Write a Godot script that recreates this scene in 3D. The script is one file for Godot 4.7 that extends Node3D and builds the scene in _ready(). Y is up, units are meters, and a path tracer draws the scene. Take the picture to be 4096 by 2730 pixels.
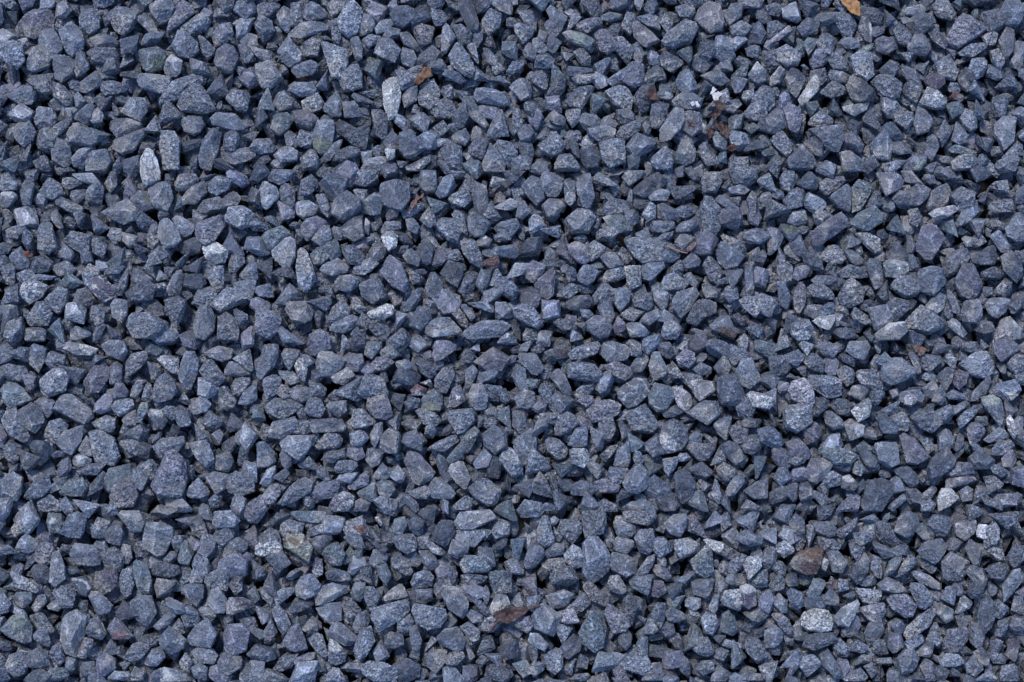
extends Node3D

# A bed of crushed grey stone seen from above in open shade. y is up, metres.
# Stones are cut from planes (flat sides, chipped edges, rough skin). STONES and UNDER hold the outlines of the
# stones of the upper layer: position on the bed and corners in millimetres round it. The rest is scattered.

const LEVEL := 0.05            # height of the middle of the upper layer
var rng := RandomNumberGenerator.new()
var rough := FastNoiseLite.new()
var blotch := FastNoiseLite.new()
var ball := {}                 # unit spheres by subdivision: [directions, indices]
var skins: Array[StandardMaterial3D] = []
const CELL := 0.002
const NX := 860
const NZ := 720
var tops := PackedFloat32Array()   # height of the bed, cell by cell
var taken := PackedByteArray()
var owner_of := PackedInt32Array()

const TONE := {
	"g": Color(0.150, 0.167, 0.203), "d": Color(0.098, 0.112, 0.142), "p": Color(0.218, 0.238, 0.276), "v": Color(0.155, 0.159, 0.199),
	"n": Color(0.143, 0.169, 0.193), "w": Color(0.53, 0.535, 0.54), "b": Color(0.228, 0.230, 0.240), "q": Color(0.345, 0.352, 0.352),
	"u": Color(0.122, 0.112, 0.148), "k": Color(0.300, 0.288, 0.322), "t": Color(0.148, 0.142, 0.152), "o": Color(0.165, 0.092, 0.105),
	"r": Color(0.100, 0.056, 0.056), "y": Color(0.205, 0.215, 0.188), "c": Color(0.115, 0.075, 0.055), "m": Color(0.175, 0.195, 0.120),
	"l": Color(0.330, 0.365, 0.310), "W": Color(0.60, 0.60, 0.58),
}

const STONES := [
	["largest tall mauve-grey stone in the lower left quarter", "v", -281, 115, -15.9, 8.3, -4.2, -19.9, 2, -21.7, 11.4, -12.6, 12.9, 1.1, 11.6, 11, 7.4, 17.3, -9.7, 16.4],
	["tall knobbly grey stone above the mauve crescent stone", "g", 68, 184, -10.5, 9.8, -10.3, -12.4, -4.9, -19.5, 2.2, -18.6, 8.3, -11.5, 12.3, -4.4, 11.6, 8, 4.5, 16.9, -0.9, 20.4, -6.2, 16.9],
	["longest upright light grey stone in the bottom left corner area", "p", -354, 241, -10.4, 7.8, -10.3, -3.5, -8.1, -12.2, 2.9, -18.4, 12.1, -13.1, 10.8, -4.4, 2.6, 20.8, -5.4, 18.2],
	["large dust-stained blue-grey flat-lying oblong stone two stones right of the bone-white jagged stone", "g/b/s", -308, -13, -17.4, -2.2, -11.9, -9.8, 4.6, -10.7, 18.8, -2.2, 19, 2.5, 2.9, 11, -9.9, 11],
	["biggest tall rough dark stone in the lower right", "d", 301, 130, -13.5, 7.1, -6.3, -11.9, 4.6, -14.1, 12.5, -11, 12.9, -1, 3.2, 13.4, -11.1, 13.4],
	["large green-grey rounded stone directly below left of the large mauve triangle", "n", 66, 242, -12.4, 1.2, -3.9, -14.5, 7.6, -14.5, 10.5, -2.3, 7.2, 12.5, 0.2, 16, -8.5, 9.9],
	["largest pale angular stone in the lower left", "p", -290, 166, -11.6, 7.2, -11.1, -0.8, -9, -12.9, 2.6, -12.4, 12.6, -7.9, 12, -0.8, 6.4, 12.6, 0.4, 15.2],
	["widest blue-grey stone at the left end of the thin pale stalk", "g", 115, -80, -19, -7.6, -12, -10.5, 4.7, -9.5, 17.5, -3.7, 13.6, 9.8, -4, 11.7, -10.4, 6.9],
	["broad pale flagstone-like stone at the lower left", "p", -339, 90, -13, -13.3, -4.1, -15.6, 8.1, -7.8, 13.4, 6.9, 8.4, 15.1, -7.1, 11.4],
	["huge dark rounded stone with a white scar right of the lower middle", "d/w/sw", 134, 81, -12, 9.6, -11.8, 1.4, -8.9, -9.6, 1.2, -14.7, 11.9, -8.7, 12.5, 2.3, 6.9, 10.6, -4.9, 14.2],
	["large long speckled stone slanting up right near the bottom middle", "p", -99, 228, -15.5, 1.7, -12.1, -5.3, 1, -8.8, 15.1, -12.4, 16.1, -3.6, 9.2, 4.3, -8.2, 14.7],
	["large mauve-grey five-sided stone four stones above left of the thumbnail-sized lilac stone with white streaks", "v", -418, -290, -17.4, -0.3, -4.2, -11.7, 10, -14.5, 13.9, -6, 14.7, 4.9, -2.5, 14.6, -8.8, 13.1, -13.6, 5.9],
	["big knobbly mauve-grey stone below the flat pinkish-white stone", "v", 357, -89, -12.9, 6, -5.8, -13.4, 2.7, -16.3, 9.8, -10.5, 14.1, -3.7, 2.9, 13.7, -2.9, 18.6],
	["big purple-grey faceted stone in the top right corner", "v/k/sw", 398, -281, -17.9, 9, -6.9, -8.5, -0.7, -15.8, 5.9, -13.7, 16.4, -5.4, 17, 0.7, 7.5, 6.9, -5.4, 15.1, -11.9, 12],
	["large smooth six-sided mauve-grey stone near the right edge", "v", 387, -52, -12.4, 0.8, -4.6, -14.6, 4.8, -17, 11.9, 1.7, 7.7, 10.3, 1.8, 17, -7.1, 12.2],
	["long mauve-grey bar lying diagonally in the right half", "v", 270, -98, -17.2, 11.4, -15.4, 2.7, 6.6, -13.8, 11.4, -17.3, 18.8, -5.1, -12.3, 17.3],
	["very large blocky grey stone left of the curled reddish leaf", "g", -100, -128, -13.7, 1.9, -11.6, -10.8, -2.3, -11.8, 11.8, -9.9, 12.5, 4.9, 5.6, 14.7, -7.5, 9.8],
	["broad triangular dark grey stone near the right side halfway down", "g", 348, -17, -16, -0.8, -3.4, -12.7, 5.6, -9.3, 17.9, 0.2, 13.9, 5.8, 3.5, 10.6, -14.6, 6.8],
	["big three-sided stone with a dusty beige lower face near the top left", "g/b/s", -274, -214, -16.7, 2.4, -11.8, -5.7, -1.8, -13.8, 3.9, -14.3, 9, -6.7, 17.2, 8.4, 9.7, 10.9, -12.1, 8.4],
	["large blue-grey upright oblong stone two stones above right of the widest blue-grey stone", "g", 171, -111, -9.3, -5.4, -5.3, -18.1, 2.2, -16.1, 11.1, -3.4, 5.9, 15.1, -0.6, 18, -7.9, 11.2],
	["largest dark stone touching the chalk-white lumpy stone on its left", "d", 182, 43, -10.4, -9.5, -3.9, -14.2, 4.3, -13.2, 13.6, 7.2, 3.5, 12.8, -7.4, 11.9, -10.2, 1.7],
	["large grey stone crossed by a white vein left of the white-netted stone", "g/w/v", 102, 43, -14.1, -1.9, 1, -12.1, 10.1, -11.2, 13.6, -5.6, 11.7, 2.8, 2.5, 11.1, -5.7, 13, -12.9, 5.6],
	["large blue-grey left-leaning oblong stone directly below right of the big rounded light grey stone", "g", -365, 58, -16.3, 0.4, -10.7, -11.7, -2.6, -12.6, 15.5, 2.2, 15.7, 6.9, 8.9, 13.3],
	["large pale grey upright oblong stone directly above right of the bright purple-and-white pointed stone", "p", -295, -169, -9.6, -5.2, -7.3, -16.7, 3.1, -17.2, 8.2, -8.2, 8.4, 16.7, -4.7, 17.2],
	["large blue-grey five-sided stone directly below left of the large oval grey stone", "g", -67, 230, -13.8, -3.9, -12.5, -10.5, 13.1, -5.7, 14.1, 1.3, 8.8, 9.2, -0.8, 10.9, -9.7, 5.7],
	["large mauve-grey rounded stone directly right of the large round mid-grey stone", "v", -222, 248, -10.3, -3.9, -7.1, -10.9, 4.3, -12.2, 10.7, -5.6, 8.6, 9.1, -3.5, 13.4, -9, 7.4],
	["large mauve-grey five-sided stone five stones above left of the long", "v", 175, -295, -14.4, 2, -9.8, -8.4, -0, -15.1, 8.5, -12.5, 11.8, 6.1, 8.8, 12.3, -0.8, 14.9, -8.3, 8.2],
	["tall pale stone with a mossy yellow-green foot in the upper left", "p/m/s", -164, -183, -10.4, -11.4, -3.4, -13.4, 8.9, -13.4, 10, -6.4, 7.7, 13.5, -1.6, 16.5, -7.4, 10.6, -10.1, -0.4],
	["rusty brown stone in the lower right", "c/r/s", 241, 185, -15.2, 3, -8.6, -6.7, 2.2, -10.3, 12.8, -10.3, 10.5, 2.2, 6.7, 10.1, -1.4, 11, -10.9, 6.6],
	["largest blue-mauve stone in the lower middle", "v", -77, 109, -12.1, -6.4, -8.2, -14.6, 0.9, -11.8, 13.6, 2.7, 10.1, 9.1, 1.2, 14.5, -4.2, 10.9],
	["large square-cornered smooth stone right of the long brown leaf", "g", 28, 233, -12.1, -3.6, -2.4, -13.7, 13.4, -1.8, 5.4, 13, -9.5, 6.9],
	["large pale grey left-leaning oblong stone just above right of the pale beige dusty stone", "p", -154, -253, -13.1, -15, -10.3, -16.5, 9.5, -8.8, 10.7, 2.4, 7.2, 16.7, -3.3, 16.2],
	["blue-grey oblong stone three stones right of the slanting long stone with a whitish lime-green face", "g", 148, -277, -16.9, 6.2, -11.9, -2, 3.6, -13.8, 13.1, -10.7, 15.4, -5.1, 8.9, 7.3, -6.5, 12.4, -13.2, 10.9],
	["very large humped stone below left of the brown leaf scrap at right", "g/b/c", 321, 27, -14.2, 1.4, -9.2, -7.9, 3.8, -11.7, 14.2, -2.3, 15.8, 2.3, 7.4, 7, -3.8, 11.7, -11.7, 7],
	["large coarse pale-speckled stone below the smooth pinkish-white faceted stone", "p", 237, 66, -11.4, -4.5, -8.1, -9.1, 5.6, -11.9, 11.7, -6.3, 11.3, 4.8, -0.8, 13, -10.5, 8.4],
	["large blue-grey flat-lying long stone three stones below the small dark red-brown wedge", "g", -21, -9, -20.5, 2.3, -4.1, -8.1, 11.5, -8.1, 19.8, -3.3, 11.5, 6.1, -15.9, 8],
	["long upright pale grey stone left of the upper-middle orange-brown leaf", "q", -105, -220, -8.3, -13.8, -4.1, -17.4, 5.4, -17.9, 8, -2.7, 7.6, 4.4, 5, 17.5, -2.1, 22, -6.5, 8.4],
	["blue-grey oblong stone two stones left of the pale flat-faced stone with a creamy right edge", "g", 11, 91, -9.6, -5.7, 5.3, -16.7, 9.8, -5.7, 7.9, 7.1, -2, 15.3, -8.3, 12.6],
	["big frosted white stone in the lower right", "q/w/s", 247, 233, -13.7, -0.7, -10, -6.8, -1, -9.9, 9.5, -7.7, 13.1, 0.2, 10.5, 8, 1.7, 9.3, -7.9, 7.6, -13, 3.7],
	["large angular grey-green-tinged block right of the smooth pale grey-green stone", "g", 354, -52, -12.9, 3.6, -8.5, -9.8, -0.1, -11.7, 12.6, -6.9, 12, 2.6, 2.2, 13.2, -9.5, 8.4],
	["large blue-grey upright long stone three stones above the largest tall mauve-grey stone", "g", -270, 26, -8.5, 6.4, -7.9, -2, -4, -16, 2.3, -18.8, 7.3, -8.5, 6.3, 12, 3.9, 19.5, -3.6, 13.9],
	["big ridged mauve-grey stone standing below the glassy cream-white stone", "v", -99, -58, -12.3, -0.8, -8.8, -11.3, -5.2, -16.6, 5.1, -9.4, 9.9, 3.1, 11.9, 10.8, 8.2, 16, -2, 10.8],
	["large blue-grey left-leaning long stone two stones below left of the big rounded light grey stone", "g", -411, 73, -11.9, -3.1, -9, -13.2, -1, -15.1, 12.2, 6.1, 10.1, 15.7, -3.9, 8.9],
	["long thin light grey stone lying upright left of the middle", "p", -176, -62, -7.5, -1.4, -6.6, -17.8, -2, -20.7, 3.8, -12, 9.8, 7.2, 5.4, 14.9, 0, 19.2, -4.7, 13.9],
	["large mauve-grey five-sided stone just left of the brownish-mauve block with a dusty top", "v/p/n", -206, -15, -9.8, -13.2, -0.6, -12.3, 12.5, -3.8, 9.2, 7.6, 2.1, 14.2, -9, 8.5],
	["large stone with a rusty beige underside below the white-veined large stone", "g/b/s", 109, 67, -13.1, -2.9, -6.7, -8.5, 2.5, -14, 7.8, -5.7, 13.5, 4.5, 7.5, 10.9, -9.7, 8.1],
	["large pale grey oblong stone three stones above left of the long upright pale grey stone", "p", -142, -290, -11.2, 1, -7.1, -8.3, 2.3, -17.7, 9.2, -11.4, 9.9, 1, 5.8, 12.3, -0.8, 16.4, -9.5, 10.3],
	["blue-grey rounded stone just above left of the round greenish stone with a yellow-green moss streak", "g", -342, -292, -12.2, -6.8, -7.2, -12.5, -0.4, -11.5, 12.7, -8.4, 13, -1.7, 6.4, 9.7, 1, 16.4, -5.9, 11.7, -11.2, 1.4],
	["big greenish-tinged stone at the lower left edge", "n/l/n", -398, 240, -14.5, 1.2, -4.3, -11, 3.6, -11.4, 10.3, -2.3, 10.3, 9.9, 5.1, 11.6, -8.5, 5.6],
	["big light craggy stone cut by the bottom edge left of centre", "p", -106, 274, -15.5, -4, -8.6, -8.7, 2.8, -7.4, 12.5, -3.1, 15.2, 5.5, 12.6, 7.6, -4.8, 7.6, -12.8, 2],
	["very large pale domed stone near the right edge below halfway", "p", 392, 20, -16.3, -1.1, -3.9, -9.6, 5.3, -11.4, 12.9, -1.1, 11.5, 6.4, 4.8, 11, -6.9, 8.2],
	["large blue-grey oblong stone three stones above left of the thumbnail-sized lilac stone with white streaks", "g", -405, -268, -9.3, 2.1, -9.1, -9.2, -6.2, -15.4, 1.4, -16.4, 11.6, 1, 10.5, 6.2, 0.2, 17.9, -3.2, 16.4],
	["large blue-grey long stone just below the big three-sided stone with a dusty beige lower face", "g", -261, -171, -9, 7.8, -6.8, -6.1, 2.1, -19.1, 9.7, -16.1, 6.7, 2.9, 0.8, 18.7, -7.7, 16.8],
	["dark stone with a gleaming white broken face at lower left of centre", "g/W/s", -199, 170, -10.5, 8.7, -10.1, -3.7, -0.6, -13.1, 7.5, -10, 11.1, 4.3, 8.1, 9.2, -6.9, 10.5],
	["big rounded light grey stone at the left side, second band from the bottom", "p", -382, 36, -11.5, -2.7, -2, -11.1, 7, -12, 12, -4.5, 9.1, 6.7, -6, 13.2, -10.4, 7.6],
	["long stone directly above left of the big three-sided stone with a dusty beige lower face", "g", -288, -226, -18.3, 11.6, -7.7, -5.6, 16.6, -13.8, 18.9, -5.6, -4.1, 10.5, -17.2, 15.1],
	["large oval grey stone left of the long brown leaf", "g", -46, 217, -12.5, -7.3, -9.9, -11.7, 2.5, -10.8, 10.5, 0.7, 9.7, 11.2, 5.3, 14.2, -5.3, 6.8],
	["long stone four stones above right of the upright narrow stone with a white lower half", "p", 137, -190, -14.9, 11.8, 2.7, -16.7, 11.1, -15.2, 12.3, -5.2, 7.9, 2.8, -2.7, 13.8, -10.3, 16.8],
	["very long broad grey slab right of the smooth pinkish-white faceted stone", "g", 262, 38, -17.9, -5.6, -11.4, -8.8, 6.8, -7.4, 13, -3.7, 12.9, 8.4, 2.3, 11.2, -10, 2.8],
	["large round mid-grey stone right of the rose-patched triangular stone", "g", -249, 245, -12.1, 1.1, -6.3, -7.6, 3.1, -13.3, 11.6, -0.7, 6.7, 10.6, -5.6, 8.9, -11, 6.3],
	["large dark grey left-leaning oblong stone directly above the long light potato-shaped stone", "d/p/s", -22, 128, -14.8, -2.7, -4.5, -10.9, 2.6, -10, 13, -0.9, 9, 9.9, 2.7, 11.7, -8.9, 4.5],
	["large mauve-grey right-leaning oblong stone directly above the cream-white block-shaped stone", "v", -258, -98, -12.6, 2.2, -10.6, -5.6, 11.4, -13.4, 12.7, -3.7, 4, 9.9, -3.3, 13.8, -10.9, 8],
	["large dark grey rounded stone just above right of the triangular stone with a rose-pink patch", "d/p/c", -298, 224, -10.9, -5, -7.2, -11.1, 6.1, -10.2, 10.7, 2.9, 3.7, 14.3, -4.4, 9, -9.2, 2],
	["large blue-grey four-sided stone just below right of the long", "g", 275, -182, -18.2, -6.5, 11.6, -10.5, 11.5, 2.5, 6.8, 13.4, -3.4, 10.4],
	["large dust-stained blue-grey upright oblong stone two stones below the cream-white block-shaped stone", "g/b/s", -259, -16, -9.1, 2.8, -5.2, -12.4, 2.9, -16.2, 8.8, -5.8, 8.4, 6.5, 0.5, 15, -6.9, 13.2],
	["five-sided stone two stones above right of the upright narrow stone with a white lower half", "g", 87, -167, -11.9, -8.2, -5.3, -11.2, 9.7, -10.2, 10.5, 2.7, 10.4, 8.7, -2.8, 13.7, -9.3, 5.7],
	["large dark blade-shaped stone pointing up below the huge white-scarred stone", "d", 142, 122, -8.2, -7.7, -4.4, -15.9, 1.8, -13.2, 10, -1.4, 5.7, 11.3, -1.6, 16.7, -6.7, 6.8],
	["large blue-grey four-sided stone just below left of the big rounded light grey stone", "g", -400, 66, -15.8, -1.5, 0.3, -12.6, 8.8, -6.1, 12.1, 2.2, 4.7, 13.7, -2.9, 8.6],
	["large blue-grey flat-lying oblong stone just above the dark stone with a white quartz streak", "g/p/n", -347, 180, -13.3, -0.8, -10.3, -9.7, 4, -7.9, 14.7, 1, 12.8, 6.3, 5.9, 9, -7.5, 7.2],
	["large blue-grey flat-lying long stone just above the tiny lilac-grey stone in a hollow", "g", 60, 26, -15.7, -4.8, -3.3, -9, 8.5, -6.7, 16.6, 2.7, 11, 8.3, -1.7, 7.3, -12.6, 5.5],
	["large smooth pale boulder-like stone left of the middle, third band down", "p", -179, 89, -15, -4.4, -6.6, -8.1, 10.6, -8.6, 13, -0.8, 8.3, 6.6, 2.2, 12.5, -10.7, 3.8],
	["large blue-grey rounded stone just left of the very large blocky grey stone", "g", -142, -118, -12.1, 2.5, -9, -6.3, 0.1, -13.2, 12.4, -5.3, 12.6, 1.6, 3.5, 10.3, -2.1, 12.3, -11.5, 7.4],
	["blue-grey oblong stone just above left of the light blocky stone with a small rust spot", "g/b/w", -333, -113, -18.7, 0.3, 3.9, -12.4, 14.8, 0.3, 11.4, 6.2, 0.5, 11],
	["large blue-grey rounded stone two stones left of the large dark blade-shaped stone", "g", 103, 118, -11.8, 2.8, -6.7, -7.2, 3.3, -13.6, 11.2, -3.6, 8.3, 6.4, 1.1, 11.4, -7.8, 10],
	["large blue-grey five-sided stone three stones above the thumbnail-sized lilac stone with white streaks", "g", -385, -272, -11.7, -6.6, -1.8, -16.4, 5.8, -9.7, 10.7, 1.6, 9.8, 9.3, 0.6, 15.9, -4.3, 12.9],
	["large mauve-grey flat-lying oblong stone directly below right of the tiny lilac-grey stone in a hollow", "v", 76, 59, -13.8, -0.7, -8.3, -7.2, 5.3, -9, 15.2, -4.4, 12.4, 3, 1.5, 8.5, -9.4, 9.9],
	["large dust-stained blue-grey rounded stone just above the big smooth pale cap-shaped stone", "g/b/sw", -225, 121, -13.8, -2.5, -3.3, -10.7, 11.2, -5.2, 12.5, 5.6, 0.1, 10.2, -8.9, 6.5],
	["large green-grey four-sided stone just left of the big rounded light grey stone", "n", -415, 46, -10.9, -5.7, -6, -14.1, 6.3, -5.7, 15.2, 4.5, 5.5, 9.1, -2.4, 11.9, -8.3, 6.3],
	["large blue-grey rounded stone just above right of the pale stone tinged yellow-green", "g", 288, -42, -11.5, 2.2, -4.9, -11.2, 0.7, -13.1, 11.8, -4.5, 9, 6.9, -1.4, 12.2, -8.6, 9.8],
	["large white-marked blue-grey flat-lying long stone two stones right of the chalky white wedge", "g/w/s", -60, -10, -16.7, 2.1, -5.4, -8.3, 7.5, -8.8, 17.6, 2.1, 14, 5, -12.5, 8.3],
	["large mauve-grey rounded stone just left of the largest tall mauve-grey stone", "v", -319, 131, -12.5, 1.4, -7.7, -8.5, 6.6, -10.4, 11.5, -1.3, 7.6, 9.5, -4.9, 10],
	["large blue-grey flat-lying oblong stone just above the large smooth pale boulder-like stone", "g", -191, 57, -15.2, -0.7, -6.4, -8.6, 11.9, -6.3, 17, -0.7, -0.3, 10.4, -12.3, 4.8],
	["ridged dark pyramid stone below the pink-edged mauve wedge", "g", -116, 41, -13, 5.5, -6.1, -11.3, 2.1, -10.3, 9.5, -5.7, 13.3, 5.5, 5.2, 8.7, -5.7, 9.2],
	["long light potato-shaped stone in the lower middle", "p", -31, 151, -15.4, 1.7, -11.4, -5.5, 13.6, -7.3, 18, -1, -0.7, 8, -10.5, 8.4],
	["large mauve-grey oblong stone two stones above right of the mauve stone with a white scar", "v", -16, 16, -16.2, 1, 0.2, -11.7, 14.8, -2.3, 6.7, 9, -4.3, 9.4],
	["large blue-grey rounded stone just left of the blocky stone with a white band across it", "g", 327, -228, -14.4, -3.5, -8.3, -10.7, 2.1, -10.7, 13.1, -2.5, 9.6, 9.6, 1.9, 12.6, -5.5, 8.6],
	["large blue-grey four-sided stone directly above the tall knobbly grey stone", "g", 67, 154, -9.4, -6.8, -9.4, -9.5, 9.4, -9.5, 10.1, 0.4, 7.4, 8.4, -6.9, 12, -8.6, 4.9],
	["large blue-grey rounded stone four stones above left of the thumbnail-sized lilac stone with white streaks", "g", -437, -259, -12, -10, -2.7, -13, 9.2, -6.9, 11, 6.4, 4.9, 14.6, -0.9, 12.5, -9.1, 4.4],
	["large dark craggy stone above the flat mauve slab in the lower right", "d", 354, 105, -11.3, 3.5, -7.3, -4.7, 5.9, -13.8, 12.5, -3.8, 8.4, 3.5, -1.9, 10.8, -10.1, 12.6],
	["large long-sided mauve-grey triangle in the lower right", "v", 332, 93, -10.2, -11.7, -6.5, -14.4, 1.4, -9.8, 14.1, 5.7, 2.9, 11.7, -6, 10.3],
	["large green-grey rounded stone directly below left of the long brownish-mauve stone with a white end", "n", 156, 186, -11.2, -1, 2.5, -14.4, 6.9, -12.6, 8.1, 7.8, 1.8, 13.1, -7, 8.7],
	["large green-grey right-leaning oblong stone directly below right of the broad pale flagstone-like stone", "n", -326, 116, -11.2, 3.3, -6.9, -7.6, 10, -11.7, 10.7, 3.3, -7.6, 13.3],
	["very large spotted stone right of the white-tipped pointed stone", "g/p/s", -153, 20, -11.6, -0.3, -8.2, -9.7, 1.9, -10.2, 13.9, -2.2, 10.4, 4.3, 2.4, 10.4, -6.7, 10.4],
	["large blocky stone above the chalk-white lumpy stone", "g/p/s", 197, 28, -10.7, 0.6, -4.4, -12.5, 4.7, -12.5, 11, 5.3, 1.2, 13.2, -6.9, 9],
	["large pale grey rounded stone directly below the upright narrow stone with a white lower half", "p", 59, -107, -12.7, -2.7, -3.3, -11, 6, -10.1, 12.9, -2.7, 6.7, 9.9, -7.2, 10.9],
	["large blue-grey left-leaning long stone three stones above right of the long upright pale grey stone", "g", -44, -251, -11.5, -4.2, -4, -19.1, 9.5, 0.9, 11.4, 8, 7.7, 17.2, 1, 12.1, -8.6, 4],
	["bright purple-and-white pointed stone standing upright in the upper left", "w/u/v", -311, -152, -8, -5.8, -5.4, -13.7, -2.3, -17.5, 1.6, -15.7, 6.2, -6.8, 9.1, 4.1, 8.9, 10, -1.6, 15.7, -4.9, 14, -7.5, 3.1],
	["oblong stone three stones below right of the blocky stone with a white band across it", "p", 427, -187, -9.5, -5.7, -1.4, -13.3, 9.9, -12.8, 6.5, 9.2, -2.6, 17.7, -9.1, 3.3],
	["large blue-grey long stone directly right of the upright narrow stone with a white lower half", "g", 63, -134, -8.1, -9.6, -3.4, -17, 4.1, -14.5, 8.1, 7.1, 5.6, 16.9, -2.7, 15, -7.3, 2.2],
	["flat-topped purple-brown block in the lower left", "u", -330, 201, -10.5, 0.3, -9.6, -7.7, 8.9, -9.4, 11, 4.7, -2.3, 10.9, -8.7, 7.3],
	["large green-grey flat-lying oblong stone directly right of the long mauve-grey bar", "n", 304, -107, -15.3, 3.4, -7.9, -5.3, 5.5, -12.2, 13.4, -3.4, 11.2, 3.4, -0.3, 10.7, -11.3, 7.3],
	["large blue-grey five-sided stone directly below the bright purple-and-white pointed stone", "g", -301, -129, -11.5, -5.9, -3.8, -11.3, 6.9, -11.8, 9.9, 2, 5.8, 13.7, -6.5, 9.8],
	["olive-yellow stained stone right of the white-faced stone", "y/c/c", -174, 173, -13.2, -6.8, -5.8, -9.5, 3.1, -9.5, 11.4, 1.2, 8.2, 13.7, -11.7, 0.3],
	["large dark grey left-leaning oblong stone two stones right of the long", "d", 303, -224, -11.8, -4.9, -8.1, -13.5, 4, -8.9, 13.8, 3.2, 10.7, 9.3, -1.7, 11.8, -8.1, 6.2],
	["round greenish stone with a yellow-green moss streak", "n/m/se", -314, -253, -12.5, -6.9, -7.9, -9.5, 2.6, -11, 10.4, -6.9, 12.1, 0.3, 8.2, 8.4, -2, 13, -7.9, 8.4],
	["long large slab slanting up to the right above the white-faced stone", "g", -177, 127, -15.9, 10.8, -9, 0.9, 4, -13.6, 13.1, -7.2, 10.7, 0.9, -3.4, 9.9, -10.5, 11.7],
	["smooth pinkish-white faceted stone right of the chalk-white lumpy stone", "k/w/v", 241, 46, -11.8, -2.2, -8.4, -8.8, 1.8, -12.9, 9.4, -0.4, 10, 8, 7.1, 13.5, -8, 5.2],
	["large flat mauve-grey stone above the long finger-shaped stone", "v", 316, 220, -15, -5, -11.3, -7.6, 5.5, -8.1, 12.1, 0.3, 9, 9, 2.7, 10.8, -7.5, 3.8],
	["large blue-grey five-sided stone directly right of the tall knobbly grey stone", "g", 91, 188, -10.9, -0.6, -8.9, -10.4, 2.6, -8.2, 11.4, -3.3, 10.3, 6.5, 1.4, 10.9, -9.1, 4.7],
	["big olive-tinged stone just left of the white-netted stone", "n", 124, 48, -10.1, -1.8, -4.4, -12, 7.3, -9.2, 10.7, 2, 5.1, 10.3, -3.1, 11.7, -9.3, 5.7],
	["large pale grey rounded stone just below the upright mauve-brown slab", "p", 306, -247, -10.8, -7.1, -2.9, -13.2, 7.5, -11.2, 9.3, 9.2, 2.4, 14.8, -6.8, 9.2],
	["large pale grey five-sided stone directly above left of the long thin light grey stone", "p", -193, -78, -11.6, -1, 1.4, -14.1, 9, -9.8, 8.5, 3.8, 4.1, 12.5, -1.4, 13.4, -10, 4.7],
	["large blue-grey five-sided stone three stones left of the brownish-mauve block with a dusty top", "g", -239, -11, -8.4, -9.3, -2.6, -14, 7.8, -6.4, 10, 4.9, 8.4, 10.6, -8.1, 10.6],
	["large dark grey flat-lying long stone three stones above the widest blue-grey stone", "d", 118, -138, -17.4, 2, 7.6, -11.8, 15.5, -5.9, 10.1, 3, -3.1, 10.8, -13.3, 6.9],
	["large mauve-grey right-leaning oblong stone just below right of the bone-white jagged stone", "v", -348, 32, -11.5, 3.2, -2.8, -11.3, 10.1, -9.9, 10.6, -0.6, 2.1, 10.6, -6, 12.5],
	["large blue-grey rounded stone just below left of the thumbnail-sized lilac stone with white streaks", "g", -372, -183, -12.8, -1.5, -7.7, -10.5, 0.8, -10.5, 11.6, -2.5, 13, 5.5, 8.6, 10.4, -10.5, 6.4],
	["long finger-shaped blue-grey stone slanting up right at lower right", "g", 331, 235, -14.7, 9, -10.3, 2, -1.1, -5.9, 13.5, -15.5, 14.1, -10.2, 6.3, 2.9, -2.8, 9, -11, 13.7],
	["large blue-grey rounded stone just right of the big purple-grey faceted stone", "g", 439, -297, -12, 2.3, -3.8, -13.2, 7.6, -11.1, 10.7, 0.3, 5, 12.7, -5.4, 11.6],
	["large blue-grey five-sided stone four stones below left of the broad pale flagstone-like stone", "g", -412, 124, -9.4, -4.8, 0.8, -12.5, 8.8, -7.6, 8.3, 5.1, 5.1, 11.4, -8.5, 8.7],
	["oblong stone two stones below left of the blocky stone with a white band across it", "g", 320, -174, -11.5, -0.3, 4.4, -18.3, 8.3, -2.3, 6.5, 13.6, -5.6, 11.6],
	["large pale grey right-leaning oblong stone two stones below the cream-white block-shaped stone", "p", -240, -36, -15, 5.5, -1, -11.2, 7.4, -8.8, 16, -1.2, 5.2, 5.5, -5.6, 11.2],
	["large blue-grey flat-lying long stone directly below the round greenish stone with a yellow-green moss streak", "g", -312, -231, -17.1, -2, -12.1, -8.1, 2.2, -7, 14.6, -5, 14, 3.1, 7.7, 10.2, -9.6, 5.1],
	["large dark grey rounded stone just below right of the smooth rounded light mauve-grey stone", "d", -14, 85, -10.4, -4.8, -1, -12.1, 9.9, -4.8, 9.9, 5.3, 0, 12.2, -9, 5.3],
	["large craggy stone below left of the small sparkling white stone", "g", 344, 176, -13, -0, -5.9, -7.1, 6.7, -9.8, 12.5, -2.7, 6.7, 5.3, 1, 11.5, -8.5, 6.2],
	["large blue-grey flat-lying oblong stone directly below the little purple-pink wedge", "g", 86, 9, -13.9, -0.5, -8.4, -8, -1, -9, 9.9, -5.2, 14.4, -0.5, 9.7, 7, -5.8, 8.9],
	["big lumpy stone with a whitish nose below the spindle-shaped stone", "v/q/e", 253, 109, -11.2, 2.5, -5.3, -9.3, 5.5, -9.8, 12.4, -3.9, 8.5, 3.4, -0.8, 11.6, -7, 9.8],
	["large mauve-grey five-sided stone directly below the ridged dark pyramid stone", "v", -110, 58, -12.9, -1.9, -9.4, -7.5, 6, -10.7, 11.3, 6.4, 5.4, 10.6, -3.6, 9.2],
	["large mauve-grey rounded stone two stones right of the small pale stone with a white top", "v", -250, -255, -10.7, 3, -7.8, -8.2, -2.3, -13.4, 6.4, -10.3, 11, -1.1, 5.3, 12.2, 1.6, 13.2, -7.2, 9.1],
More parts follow.
